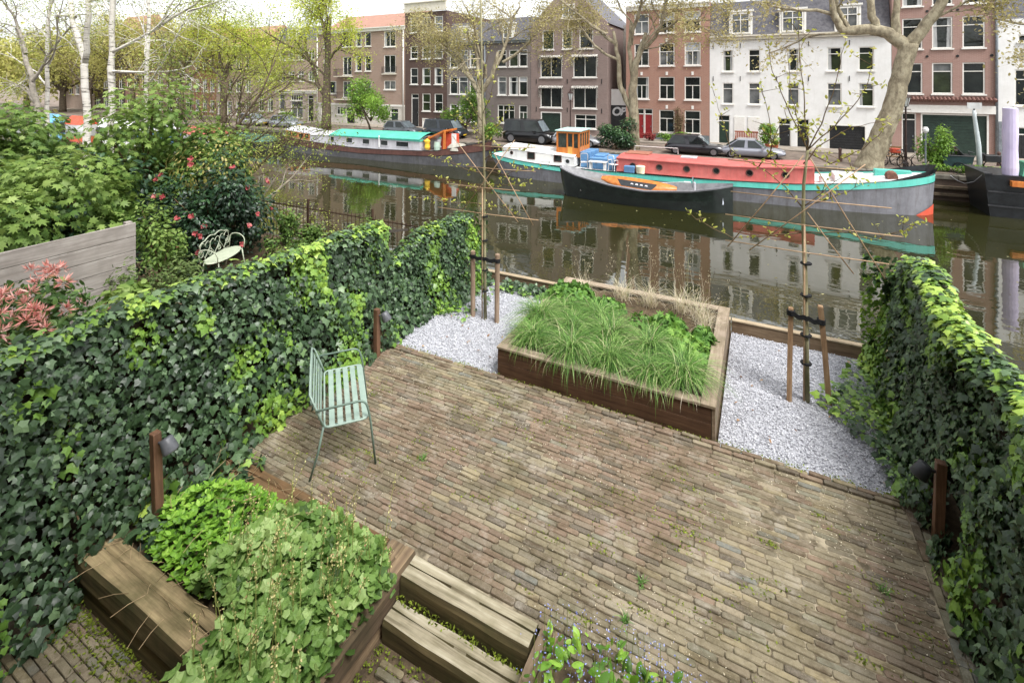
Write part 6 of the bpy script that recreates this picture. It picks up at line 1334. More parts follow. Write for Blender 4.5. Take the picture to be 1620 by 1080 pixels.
r = rs[6]; mb4.v += [(x,23.75-w,z) for x,w,z in r]+[(x,23.75+w,z) for x,w,z in r]; mb4.f += [(j,j+1,n+2+j,n+1+j) for j in range(n)]
mb.build('hull', paint('black_gloss','#0e1412','#1b2420',.25,3,spec=.5), s3, True); mb2.build('gunwale', m_hullgrey, s3, True); mb3.build('inner_side', m_deck, s3, True); mb4.build('floor', m_deck, s3)
MB().box(-8.0,-6.6,23.05,24.45,-1.42,-.98).build('fore_deck', paint('grey_mat','#6a6764','#7d7a76',.8,6), s3, bevel=.02)
MB().box(-2.5,-1.5,23.3,24.2,-1.44,-1.02).build('stern_bench', paint('pale_cushion','#b9bfca','#c6ccd6',.7,4), s3, bevel=.03)
MB().tube([(-2.75,23.7,-1.4),(-2.75,23.7,-.62)], .06, 8).build('steering_post', m_boatpale, s3); MB().tube([(-2.82,23.7+.24*math.cos(a),-.62+.24*math.sin(a)) for a in np.linspace(0,6.28,17)[:-1]], .018, 5, closed=True).build('steering_wheel', m_lead, s3)
MB().box(-5.6,-4.2,23.2,24.3,-1.42,-1.05).build('engine_box', m_boatpale, s3, bevel=.03)
mb = MB(); n = 20; rows_ = []
for i in range(n+1):
    t = i/n; w = .36*math.sin(math.pi*min(.985,max(.015,t)))**.45; x = -6.95+3.5*t; zc_ = -.80-.20*t+.07*(2*t-1)**2; k = len(mb.v)
    mb.v += [(x,23.25-w*.7,zc_-.62*w),(x,23.25+w*.7,zc_+.62*w),(x,23.25+w*.7-.04,zc_+.62*w+.05),(x,23.25-w*.7-.04,zc_-.62*w+.05)]
    if i: mb.f += [(k-4+j,k-4+(j+1)%4,k+(j+1)%4,k+j) for j in range(4)]
sb = thing('paddle_board', 'orange and black paddle board lying across the sloop', 'paddle board', (-5.2,23.1,-1.0)); mb.build('board', m_varnish, sb, True)
MB().add([(-6.2,23.04,-.93),(-4.35,23.04,-1.04),(-4.35,23.30,-.80),(-6.2,23.30,-.69)],[(0,1,2,3)]).build('grip_pad', m_boatblack, sb)
for k in range(4):
    u = -5.55+k*.22; MB().add([(u,23.115,-.902-.013*k),(u+.16,23.115,-.91-.013*k),(u+.13,23.205,-.822-.013*k),(u+.03,23.205,-.814-.013*k)],[(0,1,2,3)]).build('printed_mark', m_boatpale, sb)
solo('paddle', MB().tube([(-4.3,24.3,-.9),(-3.2,24.0,-.7)], .02, 5).box(-3.25,-2.95,23.92,24.06,-.72,-.68), m_boatwhite, 'white paddle resting in the sloop behind the board', 'paddle')
solo('dark_bags', MB().lathe((-3.9,23.9,-1.40),[(.3,0),(.34,.2),(.25,.4),(.08,.46)],10), m_boatblack, 'dark bag on the floor of the sloop', 'bag')
# --- black ship at the right edge
s4 = thing('cargo_ship', 'black hulled ship with square bow at the right edge', 'ship', (14,29.6,ZW-.35))
MB().add([(8.75,28.1,ZW-.4),(30,27.5,ZW-.4),(30,30.4,ZW-.4),(8.75,30.3,ZW-.4),(8.5,28.0,.0),(30,27.3,-.25),(30,30.5,-.25),(8.5,30.4,.0)],[(0,3,2,1),(4,5,6,7),(0,1,5,4),(1,2,6,5),(2,3,7,6),(3,0,4,7)]).build('hull', m_boatblack, s4)
for z in (-.75,-1.35): MB().add([(8.62,27.98,z),(30,27.36,z-.1),(30,27.36,z-.04),(8.60,27.98,z+.06),(8.62,28.05,z),(30,27.45,z-.1),(30,27.45,z-.04),(8.60,28.05,z+.06)],[(0,1,2,3),(0,4,5,1),(3,2,6,7),(0,3,7,4)]).build('rubbing_strake', m_metal, s4)
MB().box(8.47,8.75,27.96,30.42,.004,.06).build('bow_rail', m_metal, s4); MB().add([(9.3,27.75,-.42),(16,27.5,-.55),(16,27.5,-.38),(9.3,27.75,-.2),(9.3,27.98,-.42),(16,27.8,-.55),(16,27.8,-.38),(9.3,27.98,-.2)],[(0,1,2,3),(4,7,6,5),(0,4,5,1),(3,2,6,7),(0,3,7,4)]).build('wooden_rail', m_varnish, s4)
MB().add([(9.7,28.0,.01),(18,27.7,-.1),(18,30,-.1),(9.7,30,.01),(10.0,28.6,.5),(18,28.5,.4),(18,29.5,.4),(10.0,29.5,.5)],[(4,5,6,7),(0,1,5,4),(1,2,6,5),(2,3,7,6),(3,0,4,7)]).build('green_cover', paint('green_canvas','#2f6a52','#3a785f',.8,4), s4)
solo('wrapped_mast', MB().lathe((9.42,28.3,.0),[(.25,0),(.27,.3),(.24,1.1),(.26,1.8),(.24,2.6),(.25,2.83),(.18,2.86)],16), paint('lavender_cloth','#b9aecb','#c8bfd6',.8,3,stretch=(1,1,.4)), 'lavender cloth wrapped mast standing on the black ship', 'mast', smooth=False)
# --- covered boats at far left
def tarpboat(label, u, v, L, mat, hullm, h_=.6):
    t_ = thing('covered_boat', label, 'boat', (u,v,ZW-.3)); n = 16; a = []; 
    r0 = [(u-L/2+L*i/n, 1.1*plan(i/n,3,2)) for i in range(n+1)]; mb = MB()
    for s in (-1,1):
        k = len(mb.v); mb.v += [(x,v+s*w*.8,ZW-.3) for x,w in r0]+[(x,v+s*w,-1.15) for x,w in r0]; mb.f += [(k+j,k+j+1,k+n+2+j,k+n+1+j) for j in range(n)]
    mb.build('hull', hullm, t_); mb = MB(); m_ = 7
    for x, w in r0:
        for j in range(m_): f_ = j/(m_-1)*2-1; mb.v.append((x,v+w*f_*1.03,-1.12+h_*(1-abs(f_)**1.6)*min(1,w/.6)))
    mb.f += [(i*m_+j,(i+1)*m_+j,(i+1)*m_+j+1,i*m_+j+1) for i in range(n) for j in range(m_-1)]; mb.build('cover', mat, t_)
m_bluetarp = paint('blue_tarp','#5a9cc4','#78b2d4',.6,3)
tarpboat('boat under a light blue tarpaulin at the far left', -80,28.6,6,m_bluetarp,m_hulldark,1.0); tarpboat('small red covered boat beside the blue one', -72.5,28.9,5,m_redlead,m_boatwhite,.9); tarpboat('white covered boat behind the maple bush', -64,28.8,7,m_boatwhite,m_hulldark,.9); tarpboat('blue and white boat half hidden behind the hawthorn', -56,28.8,7,m_boatpale,m_blue,.8); tarpboat('dark boat with green canvas moored left of the houseboat', -39.6,27.9,5.5,paint('dark_green_canvas','#3a5a4a','#486a58',.7,4),m_boatblack,.55); tarpboat('red covered boat far left behind the branches', -48,28.9,6,m_redroof,m_boatwhite,.7)

# ================================================================ CARS
m_tyre = paint('tyre', '#151515', '#1e1e1f', .9, 20, spec=.2); m_rim = paint('rim', '#8a8c90', '#a0a2a6', .35, 10, metal=.8); m_hl = paint('headlight_glass', '#c9d0d6', '#e0e4e8', .1, 10); m_plate = paint('plate_yellow', '#d8b32a', '#dcb93c', .5, 6); m_rl = paint('rear_light', '#8a1c1c', '#a82828', .3, 8)
def carpaint(name, c): 
    m, nt, b, out = newmat(name); b.inputs['Base Color'].default_value = lin(c); b.inputs['Roughness'].default_value = .28; b.inputs['Metallic'].default_value = .3; b.inputs['Coat Weight'].default_value = .6; b.inputs['Coat Roughness'].default_value = .06; return m
def car(label, x, y_, rz, L, W_, H_, mat, style='hatch'):
    t_ = thing('parked_car', label, 'car', (x,y_,ZS+.004), rz, 'cars parked along the far quay', local=True); w = W_/2; mb = MB()
    zs = H_*.56 if style != 'van' else H_*.52; n = 14; prof = []
    for i in range(n+1):
        t = i/n; xx = -L/2+L*t; e = min(1,min(t,1-t)*7); ww = w*(.80+.20*e**.5); hood = zs*(.70 if t > .97 else (.86+.14*min(1,(1-t)*3.4)))*(1 if t > .12 else (.86+.14*t/.12)); zb_ = .17+.10*(1-e)
        prof.append([(xx,ww*.9,zb_),(xx,ww,zb_+.10),(xx,ww*1.0,hood*.72),(xx,ww*.95,hood*.94),(xx,ww*.75,hood),(xx,0,hood+.03),(xx,-ww*.75,hood),(xx,-ww*.95,hood*.94),(xx,-ww,hood*.72),(xx,-ww,zb_+.10),(xx,-ww*.9,zb_)])
    m_ = 11; mb.v = [p for r in prof for p in r]; mb.f = [(i*m_+j,i*m_+(j+1)%m_,(i+1)*m_+(j+1)%m_,(i+1)*m_+j) for i in range(n) for j in range(m_)]; mb.f += [tuple(range(m_)), tuple(n*m_+j for j in range(m_))]
    mb.build('body', mat, t_, True)
    xa, xb, xc, xd = {'hatch':(-L*.47,-L*.36,L*.06,L*.24),'sedan':(-L*.42,-L*.22,L*.05,L*.22),'van':(-L*.49,-L*.46,L*.20,L*.34)}[style]; wr = w*.74; wbm = w*.93; z0 = zs*.97; zr_ = H_
    base = [(xa,wbm),(xd,wbm*.96),(xd,-wbm*.96),(xa,-wbm)]; top_ = [(xb,wr),(xc,wr),(xc,-wr),(xb,-wr)]
    MB().add([(a,c,z0) for a,c in base]+[(a,c,zr_-.03) for a,c in top_]+[(a*.96,c*.9,zr_) for a,c in top_],[(0,1,5,4),(1,2,6,5),(2,3,7,6),(3,0,4,7),(4,5,9,8),(5,6,10,9),(6,7,11,10),(7,4,8,11),(8,9,10,11)]).build('cabin', mat, t_)
    def pane(nm, q0, q1, q2, q3, nrm, f0=.10, f1=.12):
        P4 = [Vector(q) for q in (q0,q1,q2,q3)]; c = sum(P4,Vector())/4; P5 = [c+(p-c)*.86+Vector(nrm)*.012 for p in P4]; MB().add(P5,[(0,1,2,3)]).build(nm, G_DARK if nm != 'windscreen' else glass_ws, t_)
    B3 = [(a,c,z0) for a,c in base]; T3 = [(a,c,zr_-.03) for a,c in top_]
    pane('windscreen',B3[1],B3[2],T3[2],T3[1],(.7,0,.7)); pane('rear_window',B3[3],B3[0],T3[0],T3[3],(-.8,0,.6))
    for s, (i0,i1) in ((1,(0,1)),(-1,(3,2))):
        mid = lambda p, q, f_: tuple(p[k]*(1-f_)+q[k]*f_ for k in range(3))
        for fa, fb in ((.02,.5),(.54,.98)): pane('side_window',mid(B3[i0],B3[i1],fa),mid(B3[i0],B3[i1],fb),mid(T3[i0],T3[i1],fb),mid(T3[i0],T3[i1],fa),(0,s*.9,.4))
        MB().box(L*.14,L*.19,min(s*(w+.01),s*(w+.14)),max(s*(w+.01),s*(w+.14)),z0+.0,z0+.10).build('mirror', mat, t_, bevel=.02)
        for xw in (-L*.31,L*.32):
            wo = MB().lathe((xw,s*(w-.16) if s > 0 else s*(w-.16)-.17,H_*.22),[(H_*.15,0),(H_*.22,.02),(H_*.22,.15),(H_*.15,.17)],20,'y').build('wheel', m_tyre, t_); yy = s*(w+.012); MB().lathe((xw,yy-.005,H_*.22),[(H_*.14,0),(H_*.14,.012),(H_*.05,.014)],12,'y').build('rim', m_rim, wo)
        MB().box(L*.468,L*.488,min(s*w*.5,s*w*.82),max(s*w*.5,s*w*.82),zs*.60,zs*.74).build('headlight', m_hl, t_, bevel=.01); MB().box(-L*.492,-L*.475,min(s*w*.55,s*w*.80),max(s*w*.55,s*w*.80),zs*.62,zs*.82).build('rear_light', m_rl, t_, bevel=.01)
    MB().box(L*.493,L*.502,-.22,.22,.27,.37).build('number_plate', m_plate, t_); MB().box(L*.488,L*.498,-w*.5,w*.5,zs*.42,zs*.56).build('grille', m_black, t_)
    return t_
glass_ws = glass('windscreen_glass', '#5a6468', '#8a949a')
car('dark grey car parked behind the red cabin of the barge', -3.75,32.75,0,3.5,1.5,1.2,carpaint('car_anthracite','#2c2b30'),'hatch')
car('silver grey coupe parked in front of the white house', -.55,32.8,0,3.5,1.55,1.12,carpaint('car_silver','#8e9099'),'sedan')
car('black van parked behind the stern of the barge', -15.3,33.0,0,3.9,1.6,1.75,carpaint('car_black','#101113'),'van')
car('silver car parked behind the varnished wheelhouse', -11.6,33.0,0,3.5,1.5,1.2,carpaint('car_silver2','#9a9ca0'),'hatch')
car('dark blue jeep parked behind the end of the teal roof', -22.8,33.0,0,3.6,1.6,1.5,carpaint('car_navy','#2a3038'),'van')
car('grey car parked behind the teal roof', -27.2,33.0,0,3.5,1.5,1.2,carpaint('car_grey','#5c6166'),'hatch')
car('light grey car left of the elm trunk', -42.0,33.2,0,3.6,1.5,1.2,carpaint('car_lightgrey','#9aa0a4'),'hatch')
car('white car far left behind the houseboat stern', -47.0,33.2,0,3.6,1.5,1.25,carpaint('car_white','#b9bcbe'),'hatch')

# ================================================================ TREES ON THE FAR QUAY
m_planebark, nt, b, out = newmat('plane_bark'); vv_ = coords(nt,(1,1,.6),True); nn = noise(nt, vv_, 3.5, 5, .7)
nt.links.new(ramp(nt, nn, [(.3,lin('#5f5647')),(.48,lin('#8a8069')),(.6,lin('#a89f86')),(.75,lin('#7a7462'))]), b.inputs['Base Color']); b.inputs['Roughness'].default_value = .85; bump(nt, b, nn, .6, .05)
m_elmbark = paint('elm_bark','#4d4438','#6a5f50',.9,6,spec=.1,bmp=.5)
m_plane = foliage('plane_bud', [(0,'#857f4c'),(.5,'#a69e68'),(1,'#c4bb8c')], .6, .2, .35); m_elm = foliage('elm_leaf', [(0,'#8a9a34'),(.5,'#b0bc4c'),(1,'#ccd268')], .5, .25, .4); m_bush = foliage('bush_leaf', [(0,'#4a6a2a'),(.5,'#6f9438'),(1,'#9abc52')], .5, .3, .3); m_far = foliage('far_leaf', [(0,'#8a8a44'),(.5,'#a8a65c'),(1,'#c2bc7a')], .6, .2, .3)
cfgP = dict(steps=5, up=[.05,.06,.02,-.02,-.03], wob=.2, n=[6,6,6,4], ang=[40,42,42,45], ratio=[.6,.62,.6,.6], t0=.25)
tree('elm_tree', 'elm with fresh yellow green leaves behind the houseboat', (-36.5,33.2,ZS), [((-36.4,33.2,6.5),(.2,.1,1),6,.22),((-38.2,33.2,5.6),(-.9,0,.8),5.5,.15),((-36.5,33.2,5.6),(.8,0,.7),4.2,.14),((-39.2,33.2,6.5),(-.6,.1,1),5.0,.12),((-36.5,33.2,4.4),(-.8,-.2,.5),4.5,.12),((-36.4,33.2,7.5),(-.5,.2,.9),5,.13),((-37.4,33.2,3.6),(-1,-.1,.45),5.5,.13)], cfgP, 4, m_elmbark, m_elm, 15000, .15, T_OVAL, .5, None, [([(-36.5,33.2,ZS-.1),(-36.5,33.2,2.5),(-36.4,33.2,4.8),(-36.3,33.2,7.5),(-36,33.2,10)],[.46,.36,.3,.24,.15]),([(-36.6,33.2,2.6),(-37.6,33.2,3.6),(-38.3,33.2,5.4),(-39.3,33.2,7.0)],[.22,.18,.15,.1])])
tree('weeping_elm', 'hazy yellow green tree behind the hawthorn on the far quay', (-52.5,33.5,ZS), [((-52.5,33.5,3.5),(0,0,1),7,.25),((-52.5,33.5,4),(.8,0,.7),6,.16),((-52.5,33.5,4),(-.8,0,.7),6,.16),((-52.5,33.5,5),(.3,-.2,1),7,.16)], cfgP, 4, m_elmbark, m_elm, 15000, .15, T_OVAL, .55, None, [([(-52.5,33.5,ZS-.1),(-52.5,33.5,4)],[.4,.28])])
pg = 'plane trees on the far quay'
x0 = -19.4
tree('plane_tree', 'plane tree with yellowish buds forking behind the barge stern', (x0,33.0,ZS), [((x0-1.4,33,4.8),(-.7,.0,.9),4.6,.17),((x0-.4,33,4.8),(0,.1,1),5.2,.16),((x0+1.0,33,4.8),(.5,0,1),5.4,.18),((x0+1.8,33,5.4),(1,.1,.6),4.6,.13),((x0-2.4,33,5.8),(-1,.1,.5),4.8,.13),((x0+.3,33,4.2),(.2,-.4,1),4.6,.13),((x0-.6,33,3.8),(-1,-.2,.6),4.2,.12)], cfgP, 4, m_planebark, m_plane, 12000, .12, T_OVAL, .3, pg, [([(x0,33,ZS-.1),(x0-.1,33,1.5),(x0-.2,33,3.0)],[.36,.30,.27]),([(x0-.2,33,2.9),(x0-1.2,33,4.4),(x0-2.6,33,6.0)],[.2,.17,.12]),([(x0-.2,33,2.9),(x0+.8,33,4.3),(x0+1.4,33,6.2)],[.2,.18,.12]),([(x0-.25,33,2.9),(x0-.4,33,4.8)],[.17,.13])])
x0 = -7.8
tree('plane_tree', 'plane tree with yellowish buds in front of the red brick house', (x0,33.2,ZS), [((x0-1.1,33.2,6.5),(-.7,0,.9),4.4,.14),((x0-.1,33.2,6.4),(.1,.1,1),5,.16),((x0+.9,33.2,6.2),(.7,0,.9),4.6,.14),((x0+1.5,33.2,7.2),(1,.1,.5),4.4,.11),((x0-1.8,33.2,7.2),(-1,.1,.5),5.2,.11),((x0+.2,33.2,5),(.4,-.4,.9),4.2,.12),((x0-.9,33.2,5.4),(-1,-.2,.35),5,.11)], cfgP, 4, m_planebark, m_plane, 14000, .12, T_OVAL, .3, pg, [([(x0+.1,33.2,ZS-.1),(x0+.1,33.2,1.6),(x0,33.2,3.4),(x0+.25,33.2,5.2),(x0+.9,33.2,7.2)],[.40,.34,.27,.22,.12]),([(x0-.05,33.2,1.9),(x0-.85,33.2,3.6),(x0-.95,33.2,5.6),(x0-1.3,33.2,7.4)],[.19,.17,.14,.09]),([(x0,33.2,4.4),(x0-.2,33.2,6.2),(x0-.1,33.2,8)],[.15,.13,.08])])
tree('plane_tree', 'massive leaning plane tree at the quay beside the barge bow', (5.1,31.9,ZS), [((4.2,31.9,6.7),(-.5,.1,.9),4.0,.14),((3.5,31.9,7.6),(-1,.1,.5),4.4,.11),((8.4,31.9,9.0),(.6,.1,.9),3.5,.12),((5.2,31.9,7.6),(-.1,0,1),3.6,.14),((7.3,31.9,7.0),(.9,-.3,.3),4.0,.08),((4.0,31.9,6.6),(-1,-.2,.0),4.0,.08),((6.2,31.9,8.4),(.2,.2,1),3.5,.12),((8.2,31.9,8.5),(1,-.2,.1),4.2,.07)], cfgP, 4, m_planebark, m_plane, 2600, .16, T_OVAL, .25, pg,
  [([(5.05,31.9,ZS-.15),(5.15,31.9,-.1),(5.6,31.9,1.2),(6.05,31.9,2.4),(6.3,31.9,3.8),(6.62,31.9,5.2),(6.75,31.9,5.9)],[.74,.58,.50,.47,.43,.42,.42]),([(6.7,31.9,5.7),(5.9,31.9,6.5),(5.1,31.9,6.75),(4.4,31.9,6.7),(3.9,31.9,6.7),(3.5,31.9,7.6),(3.3,31.9,9)],[.36,.32,.29,.27,.22,.18,.10]),([(6.75,31.9,5.8),(7.3,31.9,6.6),(7.9,31.9,7.6),(8.5,31.9,9),(8.9,31.9,10.5)],[.34,.28,.25,.2,.12]),([(5.4,31.9,6.7),(5.15,31.9,7.6),(5.2,31.9,9.5)],[.22,.19,.11]),([(6.2,31.9,6.2),(6.2,31.9,7.4),(6.3,31.9,9)],[.24,.18,.1])])
tree('plane_tree', 'bare plane branches reaching in at the upper right corner', (17,33,ZS), [((16.0,33,8),(-1,-.1,.35),7,.14),((16.0,33,7),(-1,0,.15),6,.12)], cfgP, 4, m_planebark, m_plane, 1800, .16, T_OVAL, .25, pg, [([(17,33,ZS-.1),(16.8,33,4),(16,33,8),(15.5,33,11)],[.5,.4,.3,.15])])
for i, (u, h_, lb) in enumerate([(-92,11.5,'yellow green tree at the far left nearest the houses'),(-104,12.5,'broad yellow green tree at the far left edge'),(-118,13.5,'pale spring tree far left behind the leaning trunk'),(-136,14,'distant spring tree at the left picture edge'),(-160,15,'farthest spring tree on the left skyline')]):
    tree('distant_tree', lb, (u,34.5,ZS), [((u,34.5,2),(.1,0,1),h_*.55,.3)]+[((u,34.5,2.2),(math.cos(a),math.sin(a),.9),h_*.5,.18) for a in (0,1.3,2.6,3.9,5.2)], cfgP, 4, m_elmbark, m_far, 4200, .55, T_OVAL, .9, 'spring trees in the far left', [([(u,34.5,ZS-.1),(u,34.5,2.5)],[.45,.35])])
for u, lb in ((-60.5,'hazy spring tree before the orange roofed house'),(-71,'spring tree with a broad hazy crown left of the hawthorn'),(-82,'spring tree behind the birch stems hiding the brick row')):
    tree('spring_tree', lb, (u,33.6,ZS), [((u,33.6,2.5),(0,0,1),7.5,.22)]+[((u,33.6,2.6+.5*k),(math.cos(a),.3*math.sin(a),.75),6.5,.13) for k, a in enumerate((0,3.1,1.2,4.3,5.6,2.2))], cfgP, 4, m_elmbark, m_far, 13000, .17, T_OVAL, .6, 'hazy trees along the far left quay', [([(u,33.6,ZS-.1),(u,33.6,2.8)],[.36,.27])])
tree('ornamental_tree', 'bright green small tree in front of the brown house', (-31.4,33.6,ZS), [((-31.4,33.6,ZS),(.1,0,1),3.2,.1),((-31.4,33.6,.4),(.8,0,.7),2.6,.07),((-31.4,33.6,.4),(-.8,0,.7),2.6,.07),((-31.4,33.6,.4),(.2,.2,1),3.2,.07)], dict(steps=5, up=[.05,.0,-.05,-.08], wob=.2, n=[8,6,4], ang=[45,45,40], ratio=[.6,.55,.5], t0=.25), 3, m_elmbark, m_bush, 5200, .16, T_OVAL, .22)
tree('ornamental_tree', 'green small tree in front of the grey brown house', (-22.0,34.6,ZS), [((-22,34.6,ZS),(0,0,1),2.8,.09),((-22,34.6,.2),(.8,0,.8),2.4,.06),((-22,34.6,.2),(-.8,0,.8),2.4,.06)], dict(steps=5, up=[.05,.0,-.05,-.08], wob=.2, n=[8,6,4], ang=[45,45,40], ratio=[.6,.55,.5], t0=.25), 3, m_elmbark, m_bush, 3600, .15, T_OVAL, .22)
shrub('laurel_bush', 'dense green laurel bush at the foot of the plane tree by the wheelhouse', (-8.7,32.6,ZS), 1.7,1.0,2.1, 3600, .15, T_OVAL, m_dkleaf, None, .72, .15)
shrub('quay_bush', 'small dark bush behind the white stern of the barge', (-18.2,32.4,ZS), .9,.7,1.5, 1300, .14, T_OVAL, m_bush, None, .5, .2)
shrub('quay_bush', 'bright green bush behind the barge bow next to the cargo bike', (7.75,31.9,ZS), .85,.6,2.3, 2400, .12, T_OVAL, m_bush, None, .6, .28, 10)
shrub('quay_bush', 'low overgrown plants on the quay edge at the right', (8.7,31.15,ZS), 1.5,.35,.55, 1800, .10, T_OVAL, m_bush, None, .55, .15)
shrub('street_shrub', 'round clipped shrub in a pot before the white house', (.4,36.2,ZS+.35), .75,.6,1.5, 1500, .13, T_OVAL, m_bush, None, .55, .2, 6)
shrub('climber', 'brown twiggy climber on the red brick house', (-5.55,38.55,-.5), .5,.2,2.6, 500, .12, T_OVAL, foliage('brown_climber',[(0,'#6a5a44'),(1,'#8d8060')],.8,.1,.1), None, .5, .3, 22)
shrub('street_shrub', 'low planting along the foot of the red brick house', (-5.6,37.9,ZS+.1), 1.9,.35,.7, 1500, .13, T_OVAL, m_bush, None, .5, .2)
shrub('street_shrub', 'reddish low shrub beside the red doors', (-7.6,37.6,ZS+.1), .6,.35,.6, 600, .12, T_OVAL, foliage('red_shrub',[(0,'#6a2a2a'),(1,'#a04a44')],.6,.2,.2), None, .5, .2)
shrub('street_shrub', 'green shrub in front of the left shop house', (-46.5,37.2,ZS+.1), 1.6,.5,1.0, 900, .18, T_OVAL, m_bush, None, .5, .2)

# ================================================================ STREET FURNITURE
def lampost(label, x, y_, h_):
    t_ = thing('street_lamp', label, 'street lamp', (x,y_,ZS), 0, 'old street lanterns'); m_l = paint('lantern_iron','#33221f','#42302b',.6,10)
    MB().lathe((x,y_,ZS),[(.13,0),(.13,.3),(.07,.4),(.055,1.2),(.075,1.25),(.05,1.3),(.04,h_-.75),(.07,h_-.72),(.05,h_-.7)],12).build('post', m_l, t_)
    MB().tube([(x-.22,y_,ZS+h_-.85),(x+.22,y_,ZS+h_-.85)], .02, 6).build('cross_arm', m_l, t_)
    MB().lathe((x,y_,ZS+h_-.7),[(.10,0),(.20,.45),(.20,.46)],6).build('lantern_glass', paint('lantern_glass','#b9bdbb','#cdd0ce',.2,6), t_)
    for k in range(6): a = k*math.pi/3; MB().tube([(x+.105*math.cos(a),y_+.105*math.sin(a),ZS+h_-.7),(x+.205*math.cos(a),y_+.205*math.sin(a),ZS+h_-.24)], .014, 4).build('lantern_bar', m_l, t_)
    MB().lathe((x,y_,ZS+h_-.24),[(.24,0),(.10,.16),(.06,.2),(.05,.28),(.01,.34)],6).build('lantern_cap', m_l, t_)
lampost('dark street lantern beside the big plane tree', 6.72,32.4,3.95); lampost('street lantern in front of the striped awning warehouse', -12.6,34.2,3.9)
m_bol = paint('bollard_brown','#4a352f','#5d453e',.7,8)
for x, y_, lb in [(2.35,33.4,'bollard on the quay left of the big plane tree'),(3.95,33.4,'bollard nearest the trunk of the big plane tree'),(11.4,35.6,'bollard before the pink brick house near the right edge'),(-17.0,35.6,'bollard behind the black van'),(-14.2,36.3,'bollard in front of the warehouse gate'),(-24.6,34.8,'bollard beside the dark blue jeep'),(-25.8,34.8,'second bollard left of the dark blue jeep')]:
    solo('bollard', MB().lathe((x,y_,ZS),[(.11,0),(.10,.12),(.085,.15),(.075,.62),(.09,.66),(.085,.72),(.03,.78)],10), m_bol, lb, 'bollard', 'brown street bollards')
def parkbench(label, x, y_, rz, mat, L=1.3):
    t_ = thing('park_bench', label, 'bench', (x,y_,ZS+.1 if y_ > 36.6 else ZS), rz, None, local=True)
    for k in range(4): MB().box(-L/2,L/2,-.22+k*.11,-.22+k*.11+.09,.40,.43).build('seat_slat', mat, t_)
    for k in range(int(L/.11)): MB().box(-L/2+.05+k*.11,-L/2+.12+k*.11,.24,.27,.45,.86).build('back_slat', mat, t_)
    MB().box(-L/2,L/2,.235,.28,.86,.95).build('top_rail', mat, t_)
    for s in (-L/2+.05,L/2-.10):
        MB().box(s,s+.05,.22,.27,0,.86).build('leg', mat, t_); MB().box(s,s+.05,-.22,-.17,0,.6).build('leg', mat, t_); MB().box(s,s+.05,-.25,.25,.6,.64).build('armrest', mat, t_)
parkbench('wooden bench between the big plane tree and the lantern', 6.25,33.9,0,paint('teak','#8a6d4c','#a08260',.7,8)); parkbench('red brown bench against the white house', -1.0,38.1,0,paint('red_teak','#8d4a34','#a05a42',.7,8),1.5)
for x, lb in ((.75,'terracotta pot at the right of the red brown bench'),(.4,'pot under the round clipped shrub')): solo('flower_pot', MB().lathe((x,36.9 if x > .5 else 36.2,ZS+.1 if x > .5 else ZS),[(.16,0),(.24,.40),(.26,.40),(.26,.48),(.2,.48)],14), paint('terracotta','#a5583c','#b86a4c',.8,6), lb, 'flower pot')
def bicycle(label, x, y_, rz, mat, bas=None):
    t_ = thing('bicycle', label, 'bicycle', (x,y_,ZS), rz, None, local=True)
    for xw in (-.5,.5):
        wo = MB().tube([(xw+.31*math.cos(a),0,.33+.31*math.sin(a)) for a in np.linspace(0,6.283,23)[:-1]], .022, 6, closed=True).build('wheel', m_tyre, t_, True); mb = MB()
        for k in range(12): a = k*math.pi/6; mb.tube([(xw,0,.33),(xw+.3*math.cos(a),0,.33+.3*math.sin(a))], .004, 3, False)
        mb.build('spokes', m_rim, wo)
    MB().tube([(-.5,0,.33),(-.08,0,.30),(.38,0,.72),(-.18,0,.70),(-.5,0,.33)], .018, 6).tube([(-.08,0,.30),(-.2,0,.82)], .018, 6).tube([(.5,0,.33),(.36,0,.92)], .018, 6).build('frame', mat, t_, True)
    MB().lathe((-.21,0,.84),[(.05,0),(.11,.03),(.10,.07)],10).build('saddle', m_black, t_); MB().tube([(.25,-.26,.95),(.36,-.2,.97),(.36,.2,.97),(.25,.26,.95)], .014, 6).build('handlebar', m_rim, t_, True)
    MB().box(-.75,-.35,-.07,.07,.68,.71).build('carrier', m_metal, t_)
    if bas: MB().box(-.75,-.35,-.16,.16,.71,.95).build('pannier', bas, t_, bevel=.02)
bicycle('black bicycle leaning against the big plane tree', 6.15,32.35,R(-25),m_black); bicycle('bicycle with a red pannier beside the lantern', 6.95,33.2,R(10),m_metal,m_redlead)
cb = thing('cargo_bike', 'cargo bicycle with a dark green box by the white pole', 'cargo bike', (9.0,32.2,ZS), R(4), local=True)
MB().add([(-.9,-.38,.25),(.15,-.38,.25),(.15,.38,.25),(-.9,.38,.25),(-1.0,-.45,.85),(.25,-.45,.85),(.25,.45,.85),(-1.0,.45,.85)],[(0,3,2,1),(4,5,6,7),(0,1,5,4),(1,2,6,5),(2,3,7,6),(3,0,4,7)]).build('box', paint('box_green','#243a3c','#30484a',.6,5), cb); MB().box(-1.05,.3,-.48,.48,.852,.90).build('box_cover', m_black, cb, bevel=.02)
MB().add([(-.1,-.4,.90),(-.1,.4,.90),(-.45,.36,1.35),(-.45,-.36,1.35),(-.12,-.4,.90),(-.12,.4,.90),(-.47,.36,1.35),(-.47,-.36,1.35)],[(0,1,2,3),(7,6,5,4),(0,4,5,1),(1,5,6,2),(2,6,7,3),(3,7,4,0)]).build('wind_shield', G_MID, cb)
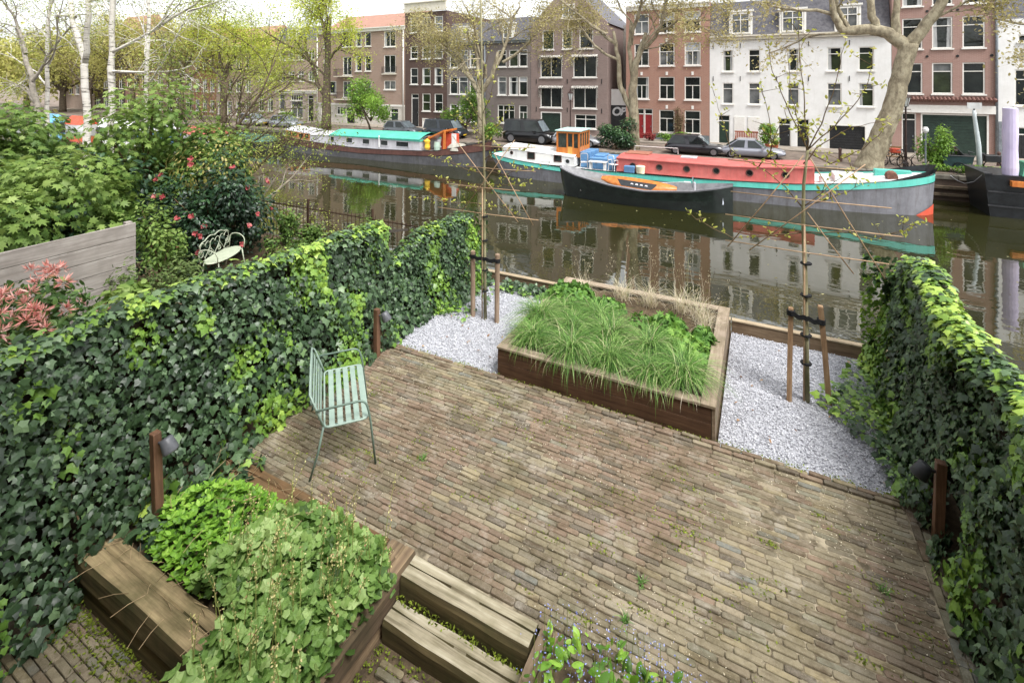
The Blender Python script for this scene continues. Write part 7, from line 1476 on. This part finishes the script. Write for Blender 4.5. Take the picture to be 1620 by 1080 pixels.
for xw, r_ in ((1.1,.34),(-.35,.26)):
    for y_ in ((0,) if xw > 1 else (-.48,.48)): MB().tube([(xw+r_*math.cos(a),y_,r_+.02+r_*math.sin(a)) for a in np.linspace(0,6.283,21)[:-1]], .025, 6, closed=True).build('wheel', m_tyre, cb, True)
MB().tube([(.2,0,.4),(.75,0,.35),(1.1,0,.36)], .03, 6).tube([(.75,0,.35),(.7,0,.95)], .02, 6).tube([(.3,0,.4),(.2,0,1.05)], .02, 6).build('frame', m_black, cb, True); MB().tube([(.3,-.32,1.05),(.2,0,1.08),(.3,.32,1.05)], .016, 6).build('handlebar', m_rim, cb); MB().lathe((.7,0,.95),[(.06,0),(.12,.03),(.1,.08)],10).build('saddle', m_black, cb); MB().box(.75,1.35,-.25,.25,.62,.95).build('rear_crate', m_black, cb, bevel=.02)
MB().tube([(-.9,0,.86),(-.9,0,.88)], .05, 10).build('lamp', m_boatwhite, cb)
pp = thing('sign_pole', 'leaning pale pole with a small white sign board on top', 'sign', (9.45,32.0,ZS)); MB().tube([(9.55,32,ZS-.1),(9.5,32,.8),(9.35,32,2.2),(9.33,32,2.55)], [.11,.10,.08,.08], 10).build('pole', paint('pale_pole','#b9c2c4','#cad2d2',.6,5), pp, True); MB().box(9.05,9.6,31.93,31.97,2.62,2.92).build('sign_board', m_boatwhite, pp); MB().box(9.3,9.36,31.98,32.04,2.4,2.85).build('bracket', m_metal, pp)
wp = thing('mooring_light', 'slim grey pole with a white globe in the quay bush', 'pole', (7.35,31.6,ZS)); MB().tube([(7.35,31.6,ZS-.05),(7.35,31.6,1.35)], .04, 8).build('pole', m_lead, wp); MB().lathe((7.35,31.6,1.35),[(.06,0),(.13,.1),(.14,.2),(.08,.32)],12).build('globe', m_boatwhite, wp)
solo('mooring_rope', MB().tube([(6.6,27.75,-.15),(6.75,28.3,-.42),(6.95,29.2,-.6),(7.15,30.0,-.62),(7.3,30.75,-.55)], .010, 5), m_boatpale, 'pale mooring rope from the barge bow to the quay', 'rope'); solo('mooring_rope', MB().tube([(8.5,28.3,-.1),(8.42,28.9,-.5),(8.3,29.6,-.72),(8.2,30.2,-.7),(8.1,30.8,-.57)], .010, 5), m_boatpale, 'pale mooring rope from the black ship to the quay', 'rope')
